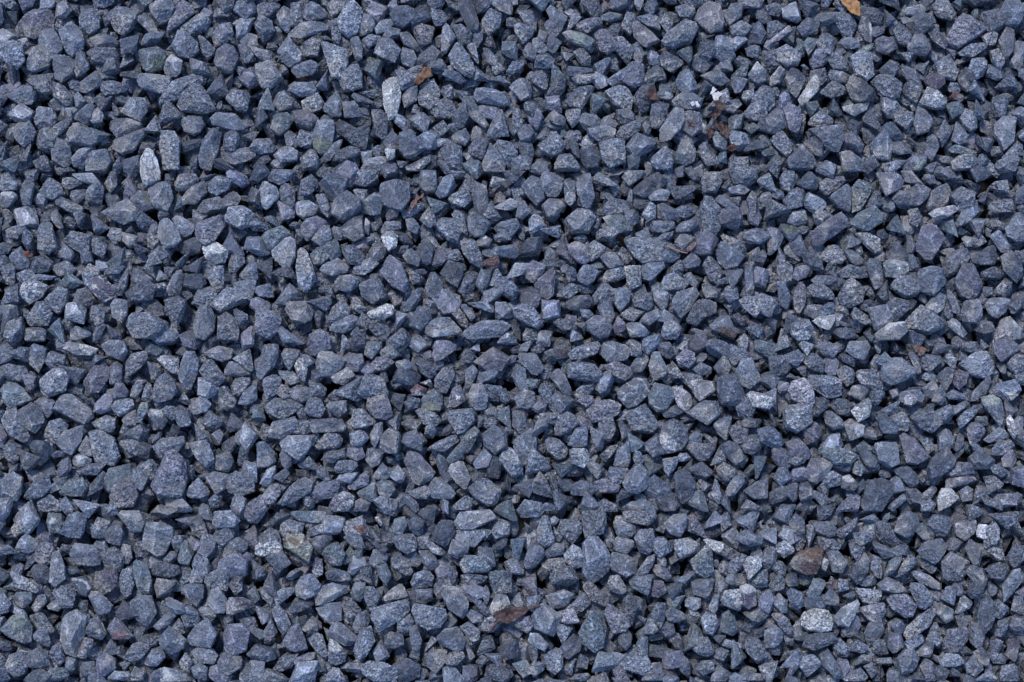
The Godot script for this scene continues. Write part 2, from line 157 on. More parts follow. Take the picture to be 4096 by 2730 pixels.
	["tall dark loaf-shaped stone near the lower right corner", "d", 384, 228, -7.1, 9.4, -7.1, 1.5, -4.1, -10.8, 3.3, -15.6, 7.9, -5.5, 4.2, 10.2, -2.2, 15.5],
	["very large rectangular mauve-grey stone near the bottom right", "v", 359, 248, -9.2, 11.2, -8.6, -0, -6.3, -7.9, 8.8, -10.9, 9.9, -0, 2.3, 9.5],
	["large dust-stained blue-grey rounded stone three stones above right of the broad pale flagstone-like stone", "g/b/c", -290, 41, -9.6, 4.4, -6.9, -5.8, -0, -14.2, 7.6, -7.7, 10.3, 2.6, 5.6, 9.1, -8.8, 11.4],
	["large blue-grey five-sided stone just above left of the chalky white wedge", "g", -118, -44, -11.6, -6.2, 1.7, -12, 12, 0.5, 10.3, 6.2, 0.3, 11.9, -9, 5.2],
	["large dark grey five-sided stone two stones above right of the very large dark", "d", 184, -74, -10.3, -4.3, -5.4, -13.5, 1.8, -9.2, 13.6, 0.5, 6.9, 9.2, -2.5, 11.6, -8.8, 5.3],
	["large rough round stone with light flecks left of the brown leaf stalk", "d/p/s", -48, 248, -12.6, -1.1, -5.7, -8, 4, -9.8, 11.1, -0.2, 8.5, 8.5, 1.5, 9.3, -10, 4.1],
	["dark grey five-sided stone directly below right of the pinkish-grey faceted stone netted with white lines", "d", 161, 61, -15.8, 0.9, -1, -9.3, 10.8, -8.3, 10.9, 2.8, 1.2, 11.1, -6.8, 6.5],
	["large blue-grey five-sided stone two stones above left of the thumbnail-sized lilac stone with white streaks", "g", -391, -246, -9.5, -2.8, -7.2, -12, 9.1, -9.9, 9.6, 6.4, -1.8, 14, -7.8, 9.4],
	["large blue-grey right-leaning long stone just left of the white-tipped pointed stone", "g", -205, 16, -9.4, 12.8, -7.1, 1.5, -3, -12.6, 8, -13.5, 9.2, -4.1, 5.8, 5.3, -4.8, 16],
	["light blocky stone with a small rust spot left of the cream-white stone", "p/b/c", -293, -94, -9.3, 1.5, -8.1, -11.1, -0.7, -13.1, 6.1, -7.2, 11.3, 5.4, 5.1, 11.2, -3.2, 12.2],
	["dark stone with thin white veins in the right quarter below halfway", "g/w/v", 300, 33, -13.6, -4.6, -8.9, -8.3, 3, -9.3, 10.8, -1.8, 11.3, 6.6, 2.9, 11.2, -8.5, 3.8],
	["large blue-grey four-sided stone two stones above the dark stone with a white quartz streak", "g", -358, 156, -11.3, 6, -4.7, -9.3, 2.4, -11.1, 9.7, -7.5, 7.8, 5.1, 4.5, 10, -5.3, 9.5],
	["very large dark slanting block below right of the pale green squarish stone", "g", 146, -35, -10.6, 0.1, -6.2, -7.6, 9.5, -11.4, 12.6, -6.6, 4.5, 6.7, -3.1, 14.3, -10.2, 5.8],
	["large blue-grey flat-lying oblong stone directly above the largest tall mauve-grey stone", "g", -284, 90, -13.9, -0.1, -6.6, -6.6, 11.4, -8.4, 13.5, -2.9, 6.7, 6.3, -6.7, 9.9],
	["large blue-grey five-sided stone just above left of the long upright pale grey stone", "g", -140, -237, -11.2, 2, -3.4, -12.3, 5.1, -13.3, 9.1, -3.1, 9.3, 8.1, 0.9, 11.6, -6.7, 11.1],
	["large mauve triangle below the mauve crescent stone", "v", 84, 233, -9.6, -4.2, -6.9, -12.9, -1.6, -11.2, 12.3, 2.8, 6.9, 8.9, -2.8, 11.5],
	["large blue-grey five-sided stone directly above right of the very small white stone", "g", -88, -175, -9.1, -10.1, 0.7, -13.1, 13.2, 3.8, 4.8, 9.8, -3.6, 12.3, -8.4, 6.8],
	["smooth rounded light mauve-grey stone in the middle lower half", "p", -42, 68, -10.5, 1, -9.6, -7.3, 3.9, -9.1, 10.3, -8.2, 10.3, 1, 1.4, 11.2, -3.2, 12.1],
	["oval stone with a dusty cream top left of the lower middle", "p/q/c", -149, 211, -11.4, 1.1, -8, -5.1, 2.5, -8.6, 13.2, -6, 13.3, -0.7, -0.6, 8.1, -10.3, 9.9],
	["large blue-grey right-leaning long stone just below the pale grey-green square stone", "g", -331, -179, -13.7, -0.3, -10.1, -2.8, 13, -12.8, 14.2, -7.3, 4.6, 7.7, -6.5, 11.2, -12.3, 7.7],
	["large pale grey rounded stone just above right of the cream-white block-shaped stone", "p", -233, -109, -12.2, 0.4, -8.9, -8.4, 3.2, -9.4, 12.8, -2.5, 9.4, 7.2, 0.2, 10.1, -10.2, 5.3],
	["large blue-grey right-leaning oblong stone just left of the broad pale flagstone-like stone", "g", -366, 84, -11.9, 3, -5.3, -7.1, 9.8, -12.6, 8.7, 0.2, 1.3, 12.6, -6.1, 9.4],
	["large pale grey five-sided stone directly left of the large long-sided mauve-grey triangle", "p", 311, 96, -10.5, -6.5, -8.6, -9.3, 7.6, -8.8, 9.5, 8.1, 2.1, 11.3, -7.5, 6.3],
	["large dark tablet-shaped stone upright in the lower middle", "d", -56, 162, -10.6, 5.9, -7.1, -4.8, -1.8, -10.7, 7.1, -10.2, 9.8, -1.3, 3.7, 9.4, 1, 12.1],
	["rounded stone two stones below right of the slanting long stone with a whitish lime-green face", "p", 95, -220, -13.6, -3.8, -2.1, -12.4, 6.3, -7.8, 10.9, 1.3, 8.9, 10.4, 3.2, 12.4, -5.2, 7.3],
	["medium blue-grey rounded stone directly above right of the small pale stone with a white top", "g", -286, -266, -11.4, 1.3, -6.3, -13.1, 2.4, -10, 10.3, -2.8, 12.1, 4.4, 4.3, 11.5, -5.3, 9.5],
	["medium blue-grey rounded stone just above left of the large craggy stone", "g", 324, 155, -11.1, 5.7, -6.9, -5.9, -1.3, -10.4, 8.4, -8.6, 10.2, -0.5, 4.8, 8.4, -1.5, 10.6],
	["medium blue-grey upright oblong stone four stones above the bone-white jagged stone", "g", -397, -91, -7.2, -2.7, -6, -13.4, 3.2, -14.4, 9.2, 7, 2.2, 14.2, -6.3, 10.8],
	["medium blue-grey rounded stone just right of the long upright pale grey stone", "g", -72, -222, -10.1, 1.2, -6, -8.9, 3.5, -14.5, 9.3, -3.9, 7.5, 9.3, -0, 12.8, -8.6, 8.3],
	["medium blue-grey flat-lying long stone three stones above the pale beige dusty stone", "g", -178, -282, -18.7, 5, -6.6, -5.8, 6.7, -8.4, 17.3, -6.3, 17, -0.1, 7, 4, -6.2, 8.6, -17.7, 7.1],
	["medium dusty grey four-sided stone two stones above left of the pale beige dusty stone", "b", -213, -239, -10.3, -8.6, 3.8, -11.6, 12.9, 2.6, 2.7, 10.8, -4.9, 11.8, -8.9, 4.7],
	["medium blue-grey flat-lying oblong stone just below right of the small rounded pinkish-white stone", "g", 344, 69, -13.8, -3.1, -8.1, -7.7, 4.7, -8.6, 13.1, 1.5, 3.6, 10.7, -6.1, 6.1],
	["medium blue-grey four-sided stone two stones above left of the pale beige dusty stone", "g", -195, -261, -11, -1.5, -2, -16.4, 11.5, 2.5, 9.8, 8.7, 0.4, 12.8, -7.4, 6.6],
	["medium green-grey four-sided stone directly above the pale grey-green stone", "n", -9, 202, -9.7, -7.8, -0.4, -9.1, 8.6, -7.8, 8.6, 8.1, -4.8, 10.3, -9.2, -0.7],
	["medium dark grey five-sided stone two stones below the long", "d", 249, -160, -13.2, 1.3, 0.5, -13.6, 13.1, 1.3, 9, 8.2, -9.7, 8.2],
	["medium blue-grey rounded stone two stones above left of the bone-white jagged stone", "g", -398, -23, -10.9, 4.5, -3.3, -11.6, 4.1, -11.6, 10.3, -1.2, 7.2, 9.3, -9.3, 9.3],
	["blue-grey long stone three stones left of the tall pale stone with a mossy yellow-green foot", "g", -235, -165, -17.7, 3.3, -13.2, -2.7, -2, -5.7, 13.9, -9.6, 14.3, 1.3, -3.4, 9.2],
	["medium green-grey upright long stone just right of the flat-topped purple-brown block", "n", -300, 198, -8.4, -10.9, -5.4, -13.5, 3.6, -10, 7.8, 3.3, 5.7, 14.7, -1.5, 12.1, -6.5, 0.6],
	["four-sided stone just above left of the long purple stone with a pink and white end", "g", -238, 199, -11.9, 0.5, -7.2, -4.8, 9.3, -12.3, 8.7, -6.6, 6.7, 10.2, -9.4, 6.7],
	["medium blue-grey five-sided stone directly below right of the smooth pale grey-green stone", "g", 333, -47, -13.7, 0.6, -8.2, -7.1, 5.8, -10, 12.4, 3.5, 7.5, 8.2, -2.6, 9.2],
	["medium blue-grey five-sided stone directly left of the large round mid-grey stone", "g", -273, 250, -10.3, -0.6, -2.9, -12, 5.3, -5.9, 10.8, -1.5, 9.3, 5.4, -0.1, 10.2, -8.2, 5.4],
	["medium dark grey flat-lying long stone directly below the big frosted white stone", "d", 248, 249, -13.7, 4.7, -10.7, -4, 0.8, -6.6, 10.5, -6.6, 15.5, 0.3, -4.2, 8.1],
	["five-sided stone three stones above left of the round greenish stone with a yellow-green moss streak", "g", -371, -290, -10.1, -10, 5.6, -11.6, 9, -2.8, 9.1, 7.5, 0.4, 13.7, -7.1, 8.6],
	["medium blue-grey rounded stone directly left of the upright narrow stone with a white lower half", "g", 34, -140, -9.6, -5.5, -6.3, -11.5, 5.8, -9.5, 10, -0.6, 5.7, 12.2, -1.8, 11.7, -8.3, 4.3],
	["very long dark spindle-shaped stone in the lower right", "n", 270, 98, -16.4, -5.6, -11.8, -6.9, 4.4, -5.6, 16.7, -0.1, 11, 6.3, -3.4, 7.2, -12.1, 0.8],
	["brownish-mauve block with a dusty top left of the white wedge", "t/b/n", -179, -25, -12.2, -1.7, -8.3, -8.3, 5.5, -8.8, 11.2, -0.7, 9.6, 6.9, 4.2, 9.7, -6, 7.8],
	["medium blue-grey rounded stone directly left of the oval stone with a dusty cream top", "g", -166, 206, -10, 0.1, -5.4, -7.8, 3.4, -10.5, 10.7, -1.6, 7.4, 6.3, -1.4, 9.8, -8.5, 7.2],
	["tapering mauve-grey stone left of the chalky-faced dark stone", "v", -175, 248, -9.9, 1.3, -4.1, -10, 2, -12.6, 6.7, -3, 10, 7.4, 0.9, 10, -6.2, 7.4],
	["medium blue-grey long stone just right of the dark stone with a chalky white upper face", "g", -119, 251, -8.5, 5.8, -3.6, -9.8, 5.2, -13.3, 8.5, -1.1, 2.1, 10.1, -4, 13.6],
	["medium blue-grey right-leaning oblong stone directly above left of the large smooth pale boulder-like stone", "g", -190, 74, -11.7, 7.8, -9, -5.1, 8.9, -9.7, 12.8, -3.2, 8.4, 3.2, -2.2, 9.6],
	["medium blue-grey five-sided stone just above the round greenish stone with a yellow-green moss streak", "g", -307, -299, -11.7, -3.3, -4.8, -9.5, 5.7, -11.6, 11, -1.2, 6.7, 9.1, -2.3, 12.7, -8.9, 5],
	["medium blue-grey left-leaning oblong stone three stones below right of the small dark red-brown wedge", "g", 13, -21, -13.5, -6.3, -3.4, -10.1, 5.8, -6.3, 12.2, 5.1, 9.4, 11.7, 2.1, 8.8, -10.7, 1.3],
	["dark purple stone with white cracks on the left side", "u/w/v", -346, -45, -11.9, 0, -4.3, -12.4, 0.4, -11.5, 10.3, 1, 11.5, 6.7, 0.8, 11.5],
	["medium blue-grey left-leaning oblong stone directly above the dark stone with a chalky white upper face", "g", -137, 244, -12, -0.7, -7.9, -9.4, -1.7, -9.4, 11.7, 1.1, 11.8, 7.2, 2.2, 8.9, -8.4, 2.8],
	["medium dark grey long stone four stones above right of the long upright pale grey stone", "d", -38, -296, -9.2, -4.8, -8.4, -14.2, 2.2, -14.2, 9, 8.6, 8.1, 14.8, 0.5, 15.8],
	["medium green-grey upright oblong stone just above right of the long mauve-grey bar", "n", 299, -130, -7.4, 15.8, -6.4, -7.3, -0.5, -13.7, 9.2, -10.2, 8.2, -0.4, 0.1, 13.4],
	["medium blue-grey five-sided stone two stones below left of the thumbnail-sized lilac stone with white streaks", "g", -389, -168, -8.8, -1.6, -5.8, -13.5, 6.8, -8.5, 9.2, 8.4, 4.3, 12.3, -7.2, 8.4],
	["medium dark grey upright oblong stone just right of the large smooth six-sided mauve-grey stone", "d", 424, -65, -9.4, -7.9, 0.3, -13.7, 7.1, -5, 7.9, 9.4, 2.9, 15.1, -7.4, 3.6],
	["medium blue-grey right-leaning oblong stone directly above the flat pinkish-white stone", "g", 367, -128, -10.9, 6.9, -7, -4.9, 8.5, -13.8, 10.8, -5.9, 5.4, 6.9, -2.3, 10.8, -9.8, 11.8],
	["pale grey-green square stone above the upper-left purple-white pointed stone", "p", -327, -209, -13, 2.8, -5.2, -9.8, 6.2, -9.3, 10.7, -5.3, 9.6, 2.8, 4.4, 11.8, -7.2, 6.8],
	["medium white-marked blue-grey flat-lying oblong stone directly left of the broad triangular dark grey stone", "g/w/n", 319, -7, -14.8, 2.2, -2.9, -7.3, 10.9, -8.3, 13.2, -0.7, 5.5, 6.9, -11.9, 7.3],
	["medium mauve-grey upright oblong stone two stones below right of the small dark red-brown wedge", "v", 29, -48, -10.5, 0, 5.7, -16.3, 7.5, -9.6, 6, 9.6, 0.9, 12.9, -7.3, 8.6],
	["medium dust-stained pale grey flat-lying oblong stone directly below the long light potato-shaped stone", "p/b/s", -35, 165, -13.5, -2.1, -10.8, -5.6, 12.4, -6.5, 12.8, -1.2, 4.4, 7.8, -6.3, 7.8],
	["medium blue-grey five-sided stone two stones below the thumbnail-sized lilac stone with white streaks", "g", -357, -160, -10.5, -0.7, -6.7, -8.2, 7.3, -10.2, 11.1, -0.7, 6.4, 9, -9.5, 9],
	["medium blue-grey five-sided stone three stones left of the thumbnail-sized lilac stone with white streaks", "g", -423, -187, -10.8, -1.9, -3, -12.5, 4.7, -9.9, 10, -0.9, 7.7, 7.1, 0.6, 13.5, -6.4, 7.1],
	["medium blue-grey four-sided stone just left of the broad triangular dark grey stone", "g", 310, -20, -10.1, -7.8, 5.7, -10.6, 10.5, 2.7, 5.7, 7.4, -4.7, 13.1],
	["medium dark grey flat-lying long stone directly above right of the large smooth pale boulder-like stone", "d", -153, 73, -14.9, -0.6, -12.8, -5.2, 11.6, -5.7, 15.4, 1.3, 12.8, 4.9, -11.6, 5.9],
	["cream-white block-shaped stone in the left half above the middle", "w/n/s", -253, -78, -10.9, -5.8, -0.9, -10.7, 11.5, -2.9, 8.2, 7.7, -3.7, 10.6, -8.6, 3.8],
	["long stone directly below right of the big three-sided stone with a dusty beige lower face", "g", -246, -195, -15.1, -2.1, -10.2, -8.1, 5, -7.1, 15.8, 3.9, 14, 6.9, 6.5, 8.4, -12.5, 2.9],
	["medium blue-grey left-leaning oblong stone just above right of the largest tall mauve-grey stone", "g", -255, 96, -12.4, -7.6, 2.8, -10.8, 8.7, 2.5, 9.9, 8.9, 3.7, 12.5, -5.6, 4.3],
	["medium blue-grey upright oblong stone three stones above right of the large smooth six-sided mauve-grey stone", "g", 431, -100, -9.7, 0.8, 2.5, -15.2, 7.3, -14.8, 5.4, 12.5, -2.1, 12.5, -8.3, 7.6],
	["medium dark grey upright oblong stone directly above left of the long", "d", 247, -234, -8.3, -4.6, -2.7, -12.7, 6.8, -12.7, 8.1, 0.5, -0.1, 17.7, -6.4, 8.6],
	["medium blue-grey four-sided stone four stones left of the white-tipped pointed stone", "g", -251, 28, -10.7, -1.7, -6.9, -9.2, -0.6, -12.4, 11.9, 3.9, 5.7, 9.5, -1.5, 10.9],
	["medium blue-grey oblong stone just left of the upright narrow stone with a white lower half", "g", 19, -134, -10.7, -2.9, -1.8, -13.8, 5.7, -8.8, 8.9, 6.9, 1.9, 14.8, -5.5, 5.9],
	["medium dark grey rounded stone three stones below left of the cream-white block-shaped stone", "d", -283, -27, -10.4, -7.3, 1.3, -11.1, 8.9, -6.4, 7.5, 4.1, 1.6, 14.5, -4.1, 9.8],
	["blue-grey four-sided stone three stones left of the light blocky stone with a small rust spot", "g", -369, -87, -13.5, -0.4, -6.6, -10.1, 9.4, -6.2, 8.6, 13.1, 0, 8.3],
	["medium white-marked pale grey flat-lying oblong stone three stones above left of the bone-white jagged stone", "p/w/c", -405, -43, -11.6, 2.7, -8.1, -5.9, 0.9, -9.8, 12.3, -5, 8.3, 4.6, -2.3, 11.2],
	["medium blue-grey five-sided stone three stones above left of the thumbnail-sized lilac stone with white streaks", "g/b/s", -410, -233, -13.3, -1.3, -9.4, -7.4, 9.4, -9.4, 9.5, 7.9, 2.2, 10.9, -4.7, 7.9],
	["mauve crescent-shaped sliver above right of the long brown leaf", "t", 66, 210, -12.7, -13.6, -9.6, -14.5, 14.1, 6.6, 8.7, 11.9, -1.8, 7.5, -9.7, -4.8],
	["medium blue-grey five-sided stone four stones above left of the long", "g", 185, -263, -9.7, -2, -5.2, -12.8, 3.9, -11.2, 10.5, 6.2, 3.6, 13.3, -8.5, 5.2],
	["medium blue-grey left-leaning long stone directly above left of the small dark red-brown wedge", "g", -34, -78, -10.5, -9.8, -4, -13.2, 2.5, -9.8, 9.1, 4.7, 8.7, 15.3, -1.1, 9.5, -7.6, 0.9],
	["medium blue-grey right-leaning long stone directly above left of the mauve stone with a white scar", "g", -56, 32, -9, 6.5, -8.2, -0.9, -1.9, -9.3, 8.1, -13.5, 9, -5.6, 1.9, 11.2, -3.5, 13.5],
	["medium dark grey four-sided stone just left of the glassy cream-white stone", "d", -135, -98, -12, -0.4, -2.9, -8.2, 6.3, -13.6, 9, 7.3, 0.3, 11.2, -9.1, 5.4],
	["blue-grey five-sided stone three stones left of the upright narrow stone with a white lower half", "g", -16, -161, -10.1, 3.2, -3.1, -15.7, 11, 1.2, 9.2, 9.1, -7.7, 9.1],
	["medium blue-grey left-leaning oblong stone directly above right of the large flat mauve-grey stone", "g/p/e", 333, 213, -9.5, -5.2, -8.3, -10.5, 1.4, -9.6, 7.2, -2.6, 9.3, 6.2, 4.6, 11.5, -3.2, 8.9],
	["medium blue-grey left-leaning oblong stone directly left of the upright mauve-brown slab", "g", 294, -288, -10.5, -5.3, -7.8, -12.5, 6.4, -8.4, 10.3, 1.9, 1.5, 16.3, -3, 10.2],
	["medium blue-grey long stone three stones above left of the tiny lilac-grey stone in a hollow", "g", 16, 18, -12.7, -9, -7.6, -10.4, 4.2, -7.1, 11.5, 5, 7.8, 11.6, 0.5, 9.7, -8.6, 0.4],
	["medium green-grey flat-lying oblong stone just above right of the large oval grey stone", "n", -31, 188, -12, -0.5, -7.6, -7.6, 4.8, -6.7, 13.7, 2.1, 11.9, 5.7, -8.4, 6.6],
	["medium blue-grey five-sided stone just above the long upright pale grey stone", "g", -109, -262, -11.5, 3.2, -8.4, -9.1, 3.1, -10.2, 11.8, 0.1, 6.3, 11.3, -5.2, 7.3],
	["medium mauve-grey five-sided stone directly above right of the very large pale domed stone", "v/p/v", 415, 7, -11.1, 2.6, -9.1, -6.9, 12.9, -6.9, 13.4, -1.2, -0, 8.2, -5.7, 11],
	["medium mauve-grey right-leaning long stone just above the small pale stone with a white top", "v", -292, -295, -11.5, 18.1, -9.2, 5.8, -2.3, -10.8, 2.3, -14.4, 10.8, -7.7, 12, -2.5, -1.4, 9.9],
	["medium blue-grey rounded stone directly below the large smooth six-sided mauve-grey stone", "g/p/e", 388, -25, -9.4, 0.8, -5.5, -9.6, 5.6, -10.6, 9.3, 2.7, 5.2, 10.3, -7.5, 8.4],
	["medium blue-grey rounded stone directly below right of the largest blue-mauve stone", "g", -59, 126, -11.4, 0.6, -4.7, -10.3, 2.4, -8.5, 12.4, 3.3, 8.9, 7.8, -6.4, 6.9],
	["medium mauve-grey five-sided stone two stones above left of the flat pinkish-white stone", "v", 324, -139, -11.6, -8.2, 4.3, -8.7, 12.4, -1.3, 8.2, 5.6, -4.2, 12.4],
	["pale grey oblong stone just above right of the small pale stone with a white top", "p", -279, -287, -13.2, 1.3, 0.2, -9.5, 7.8, -10, 13.3, -3.8, 9.3, 3.4, -4.7, 10.6, -11.5, 7.5],
	["medium blue-grey flat-lying oblong stone directly below left of the pale grey-green square stone", "g", -336, -192, -12.8, 0.9, -8.9, -7.1, 1.4, -8.1, 13.9, -3.1, 14.6, 1.9, -6.1, 9.9],
	["medium lichen-tinged blue-grey left-leaning long stone just below left of the small bone-coloured stone", "g/l/n", 401, 58, -10.5, -9, -0.4, -10.9, 6.5, -6.3, 7.9, 7.6, 4.1, 15.9, -9.1, -2.6],
	["medium dark grey four-sided stone just left of the small dark red-brown wedge", "d", -50, -60, -11.2, 0.6, -3.9, -10.9, 9.1, -7.1, 8.2, 2.5, 3.7, 13.1, -4.7, 7.3],
	["pale grey long stone directly above left of the dark stone with a white quartz streak", "p", -370, 192, -5.8, 9.6, -4.6, -13.4, 0.7, -15.2, 5.8, -2.8, 7.3, 7, -1.1, 14],
	["medium blue-grey rounded stone two stones above the shadowed wine-purple stone", "g", 109, 169, -9.3, -3, -4.7, -9.2, 6, -9.7, 8.4, 4.2, 2.1, 11.3, -5, 8.6],
	["medium dust-stained blue-grey five-sided stone directly above left of the largest pale angular stone", "g/b/e", -310, 152, -13, -5, -9.6, -7.7, 4.7, -7.7, 10.5, 1.3, 7.4, 9.4, -0.7, 9.4],
	["medium blue-grey four-sided stone directly below the oval stone with a dusty cream top", "g", -147, 226, -12.8, -3.3, -4.1, -6.8, 8.2, -8.5, 8.6, 6.4, -0.1, 9.8, -7.3, 3.7],
	["medium mauve-grey upright long stone directly below left of the long", "v", 244, -201, -8.4, -7.3, -4.8, -14.4, 7.2, -7.3, 7.8, 2.7, 3.5, 15.2, -3.9, 11.7],
	["medium blue-grey flat-lying long stone four stones right of the long upright pale grey stone", "g", -19, -219, -14, -1, -11.7, -9.1, 4.4, -6, 17.7, 5.1, 12, 8.1, -10.7, 4.1],
	["medium blue-grey flat-lying oblong stone four stones left of the long", "g", 153, -215, -13.9, 0.6, -1.9, -10.5, 13.1, -2.4, 10, 6.7, 2.4, 8.2, -11.7, 5.2],
	["long stone three stones below right of the slanting long stone with a whitish lime-green face", "d", 116, -220, -8.7, -2.3, -1.9, -11.4, 8.6, -13.9, 7.4, -4.3, 3.4, 11.8, -4.3, 15.9],
	["medium blue-grey left-leaning oblong stone two stones above the long mauve-grey bar", "g", 294, -159, -10.3, -9.3, -1.4, -10.3, 11.3, 0.6, 14.7, 7.5, -8.8, 7.5],
	["medium blue-grey five-sided stone directly above right of the dusky purple stone", "g", 380, -246, -11.4, -3.2, 3.5, -13.4, 10.1, 3, 6.8, 11.1, -8.2, 7],
	["medium green-grey five-sided stone just below left of the broad pale flagstone-like stone", "n", -361, 124, -12.6, 4.6, -5.2, -7.2, 5.4, -9, 11.3, -0.8, 6.4, 7.3, -6.1, 7.3],
	["medium dusty grey upright oblong stone just right of the largest blue-mauve stone", "b", -43, 113, -10, -1.7, -6.4, -9.9, 2.5, -10.8, 8.9, 2.9, 4.5, 13.7, -1.8, 8.3],
	["medium green-grey rounded stone four stones above the widest blue-grey stone", "n", 150, -168, -9.6, 3.3, -3.7, -10.6, 3.9, -12.6, 9.3, -1.7, 7.2, 7.3, -0.4, 11.3, -8.8, 8.3],
	["medium blue-grey five-sided stone just above left of the tall knobbly grey stone", "g", 48, 159, -10, -0.8, -8.2, -8, 1.7, -8.4, 9.2, -5.3, 8.7, 2.8, 1.5, 12.1, -4.7, 6.3],
	["medium dark grey rounded stone three stones above the long upright pale grey stone", "d", -96, -294, -11.7, -2.3, -6, -9, 3.6, -9.5, 11.8, -2.3, 10.5, 3.9, 0, 11.2, -7.7, 7],
	["medium blue-grey rounded stone just below the big greenish-tinged stone", "g", -397, 268, -9.6, 1.3, -6.2, -7.4, 1.5, -10, 9.9, -1.3, 6.1, 7.3, -2.4, 9.9],
	["medium blue-grey rounded stone directly right of the mauve stone with a white scar", "g", -28, 48, -8.1, -3.2, -5, -10.6, 3.2, -11.1, 8.2, -1.3, 6, 9.8, -2.1, 11.7, -6.7, 5.2],
	["medium blue-grey rounded stone directly left of the little purple-pink wedge", "g", 73, -11, -11.3, -3.3, -3.4, -9.5, 3, -9, 11.2, 0.4, 7.4, 8, 0.1, 9.9, -9, 3.3],
	["medium white-marked mauve-grey flat-lying oblong stone two stones right of the long large slab", "v/w/c", -140, 137, -11.9, 4.6, -5.9, -5.3, 2.1, -9.8, 10.3, -5.3, 9.5, 1.9, 5.2, 7.3, -10.9, 7.3],
	["cream-and-grey pointed stone right of the big frosted white stone", "q/g/w", 271, 228, -11.1, 2.8, -4.2, -5.1, 9.3, -11.7, 10.5, -7.7, 6.1, 1.9, 1.3, 9.8, -7.4, 8.9],
	["rounded grey stone blotched with white in the right half", "g/w/s", 244, -10, -9.6, -2.6, -2, -10.2, 6.2, -8.3, 10, -0.7, 5.5, 8.7, -3.7, 9.7, -9, 4],
	["slanting long stone with a whitish lime-green face near the top middle", "n/l/c", 60, -272, -16.5, -6.8, -10.7, -9.4, 0.7, -6.8, 10.2, -1.7, 14, 6.5, 9.1, 11.6, -11.7, -0.7],
	["large isolated oval mauve-grey stone at the bottom right of centre", "v", 130, 265, -11.9, 1.6, -3.9, -6.2, 5.8, -7.9, 11.8, -1, 9, 4.2, -5, 6.8, -11.1, 5.9],
	["big smooth pale cap-shaped stone left of the white-faced stone", "p", -235, 151, -10.3, 2.7, -8.9, -6.3, 5.4, -7.2, 11.9, 0.9, 7.7, 6.3, -7.5, 6.7],
	["blocky stone with a white band across it in the upper right", "p/w/c", 366, -217, -12.2, 4.5, -3.7, -11.7, 4.6, -7.6, 10.7, 0.5, 9.4, 8, 0.8, 8.5],
	["smooth pale grey-green stone in the right half", "q/n/w", 325, -62, -10, -3.7, -8, -7.6, 9.5, -6.1, 11, 1.1, 5.1, 7.8, -8.7, 6.9],
	["long brownish-mauve stone with a white end in the lower right", "t/w/nw", 172, 176, -16, -7.6, -11.9, -9, -1.3, -5.8, 13.9, 3.1, 12.5, 8.4, 3.6, 7.5, -6.9, 1.3],
	["dark stone with a chalky white upper face near the bottom", "d/w/n", -142, 259, -6.3, -5.9, -5.1, -11.6, 0.2, -9.4, 8.3, 0.1, 7.6, 6.2, -0.2, 9.6, -5.9, 7.1],
	["long purple stone with a pink and white end in the lower left", "u/k/w", -222, 221, -9.7, 1.5, -6.5, -6.4, 4.1, -6.4, 12.2, -2.8, 10.6, 1.5, -3.3, 7.7, -8.6, 6.8],
	["pinkish-grey faceted stone netted with white lines right of the middle", "k/w/v", 142, 49, -9.3, -9, -3.8, -10.9, 6.9, -3.5, 8.5, 4.9, 2.9, 11.8, -3.3, 7.7, -6.8, -1.6],
	["triangular stone with a rose-pink patch in the lower left", "v/o/s", -317, 241, -9.6, -0.7, -3.5, -10.3, 1.1, -7.7, 11.4, 4.5, 6.2, 7.1, -3.4, 7.1],
	["glinting dark plum stone below the pearly white wedge", "u/w/n", 191, 214, -6.8, -7.9, -0.9, -10.1, 6, -6.1, 6.4, 7.1, -0.7, 10.6, -5, 7.1],
	["pale faceted quartz-like stone with sharp ridges in the lower right", "q/w/n", 358, 133, -7.4, -0.2, -3.3, -8.3, 3, -9.3, 10.5, -0.2, 1.2, 7, -7.1, 10.6],
	["long slanting stone with a silvery white flank right of the white dropping", "q/w/c", 259, -224, -10.1, 7.6, 4, -14.7, 8.7, -12.6, 7.7, -0.5, -7.6, 15.7],
	["pale flat-faced stone with a creamy right edge in the lower middle", "q/v/w", 56, 99, -8.7, -5.6, -5.1, -7.4, 5.7, -7, 9.2, 1.7, 3.7, 9, -7, 5.3],
	["upright narrow stone with a white lower half near the top middle", "g/w/s", 50, -133, -5.6, -9.3, 0.6, -16.2, 4.3, -8.3, 5, 10.3, 1.7, 16.7, -4.3, 8.4],
	["chalk-white lumpy stone in the right half", "w/k/n", 206, 52, -10.9, -5, -6.7, -7.8, 4.1, -5.4, 8.5, -1.7, 11, 3.8, 7.3, 7.5, -6.2, 5.2],
	["pale green squarish stone right of the middle", "q/n/c", 103, -57, -7.6, -8.6, 6.3, -9, 6.5, 7.3, -2.8, 11.6, -5.5, 5.4],
	["small pale stone with a white top beside the moss-streaked stone", "p/w/n", -296, -247, -7.7, 3.1, -6.2, -7.1, -1.7, -11.2, 8.1, -5.1, 7.2, 5.1, 2.6, 10.2, -6.5, 8.2],
	["pale beige dusty stone under a flat grey one in the upper left", "q", -174, -214, -9.7, -2.3, 3.8, -10.4, 9.7, -2.3, 7.1, 4.7, -6, 10.3],
	["pale grey-green stone above the long brown leaf", "q/n/n", -10, 220, -8.6, 4.4, -3.3, -7.8, 5.5, -7, 9, 0.1, 4.6, 5.3, -6.8, 7.9],
	["pale greenish ragged stone with a ring-shaped mark in the right quarter", "q/n/n", 291, 60, -9.2, 0.7, -5.3, -3.9, 4.9, -10.4, 7.8, -3.9, 5.1, 5.3, -3.3, 9.9],
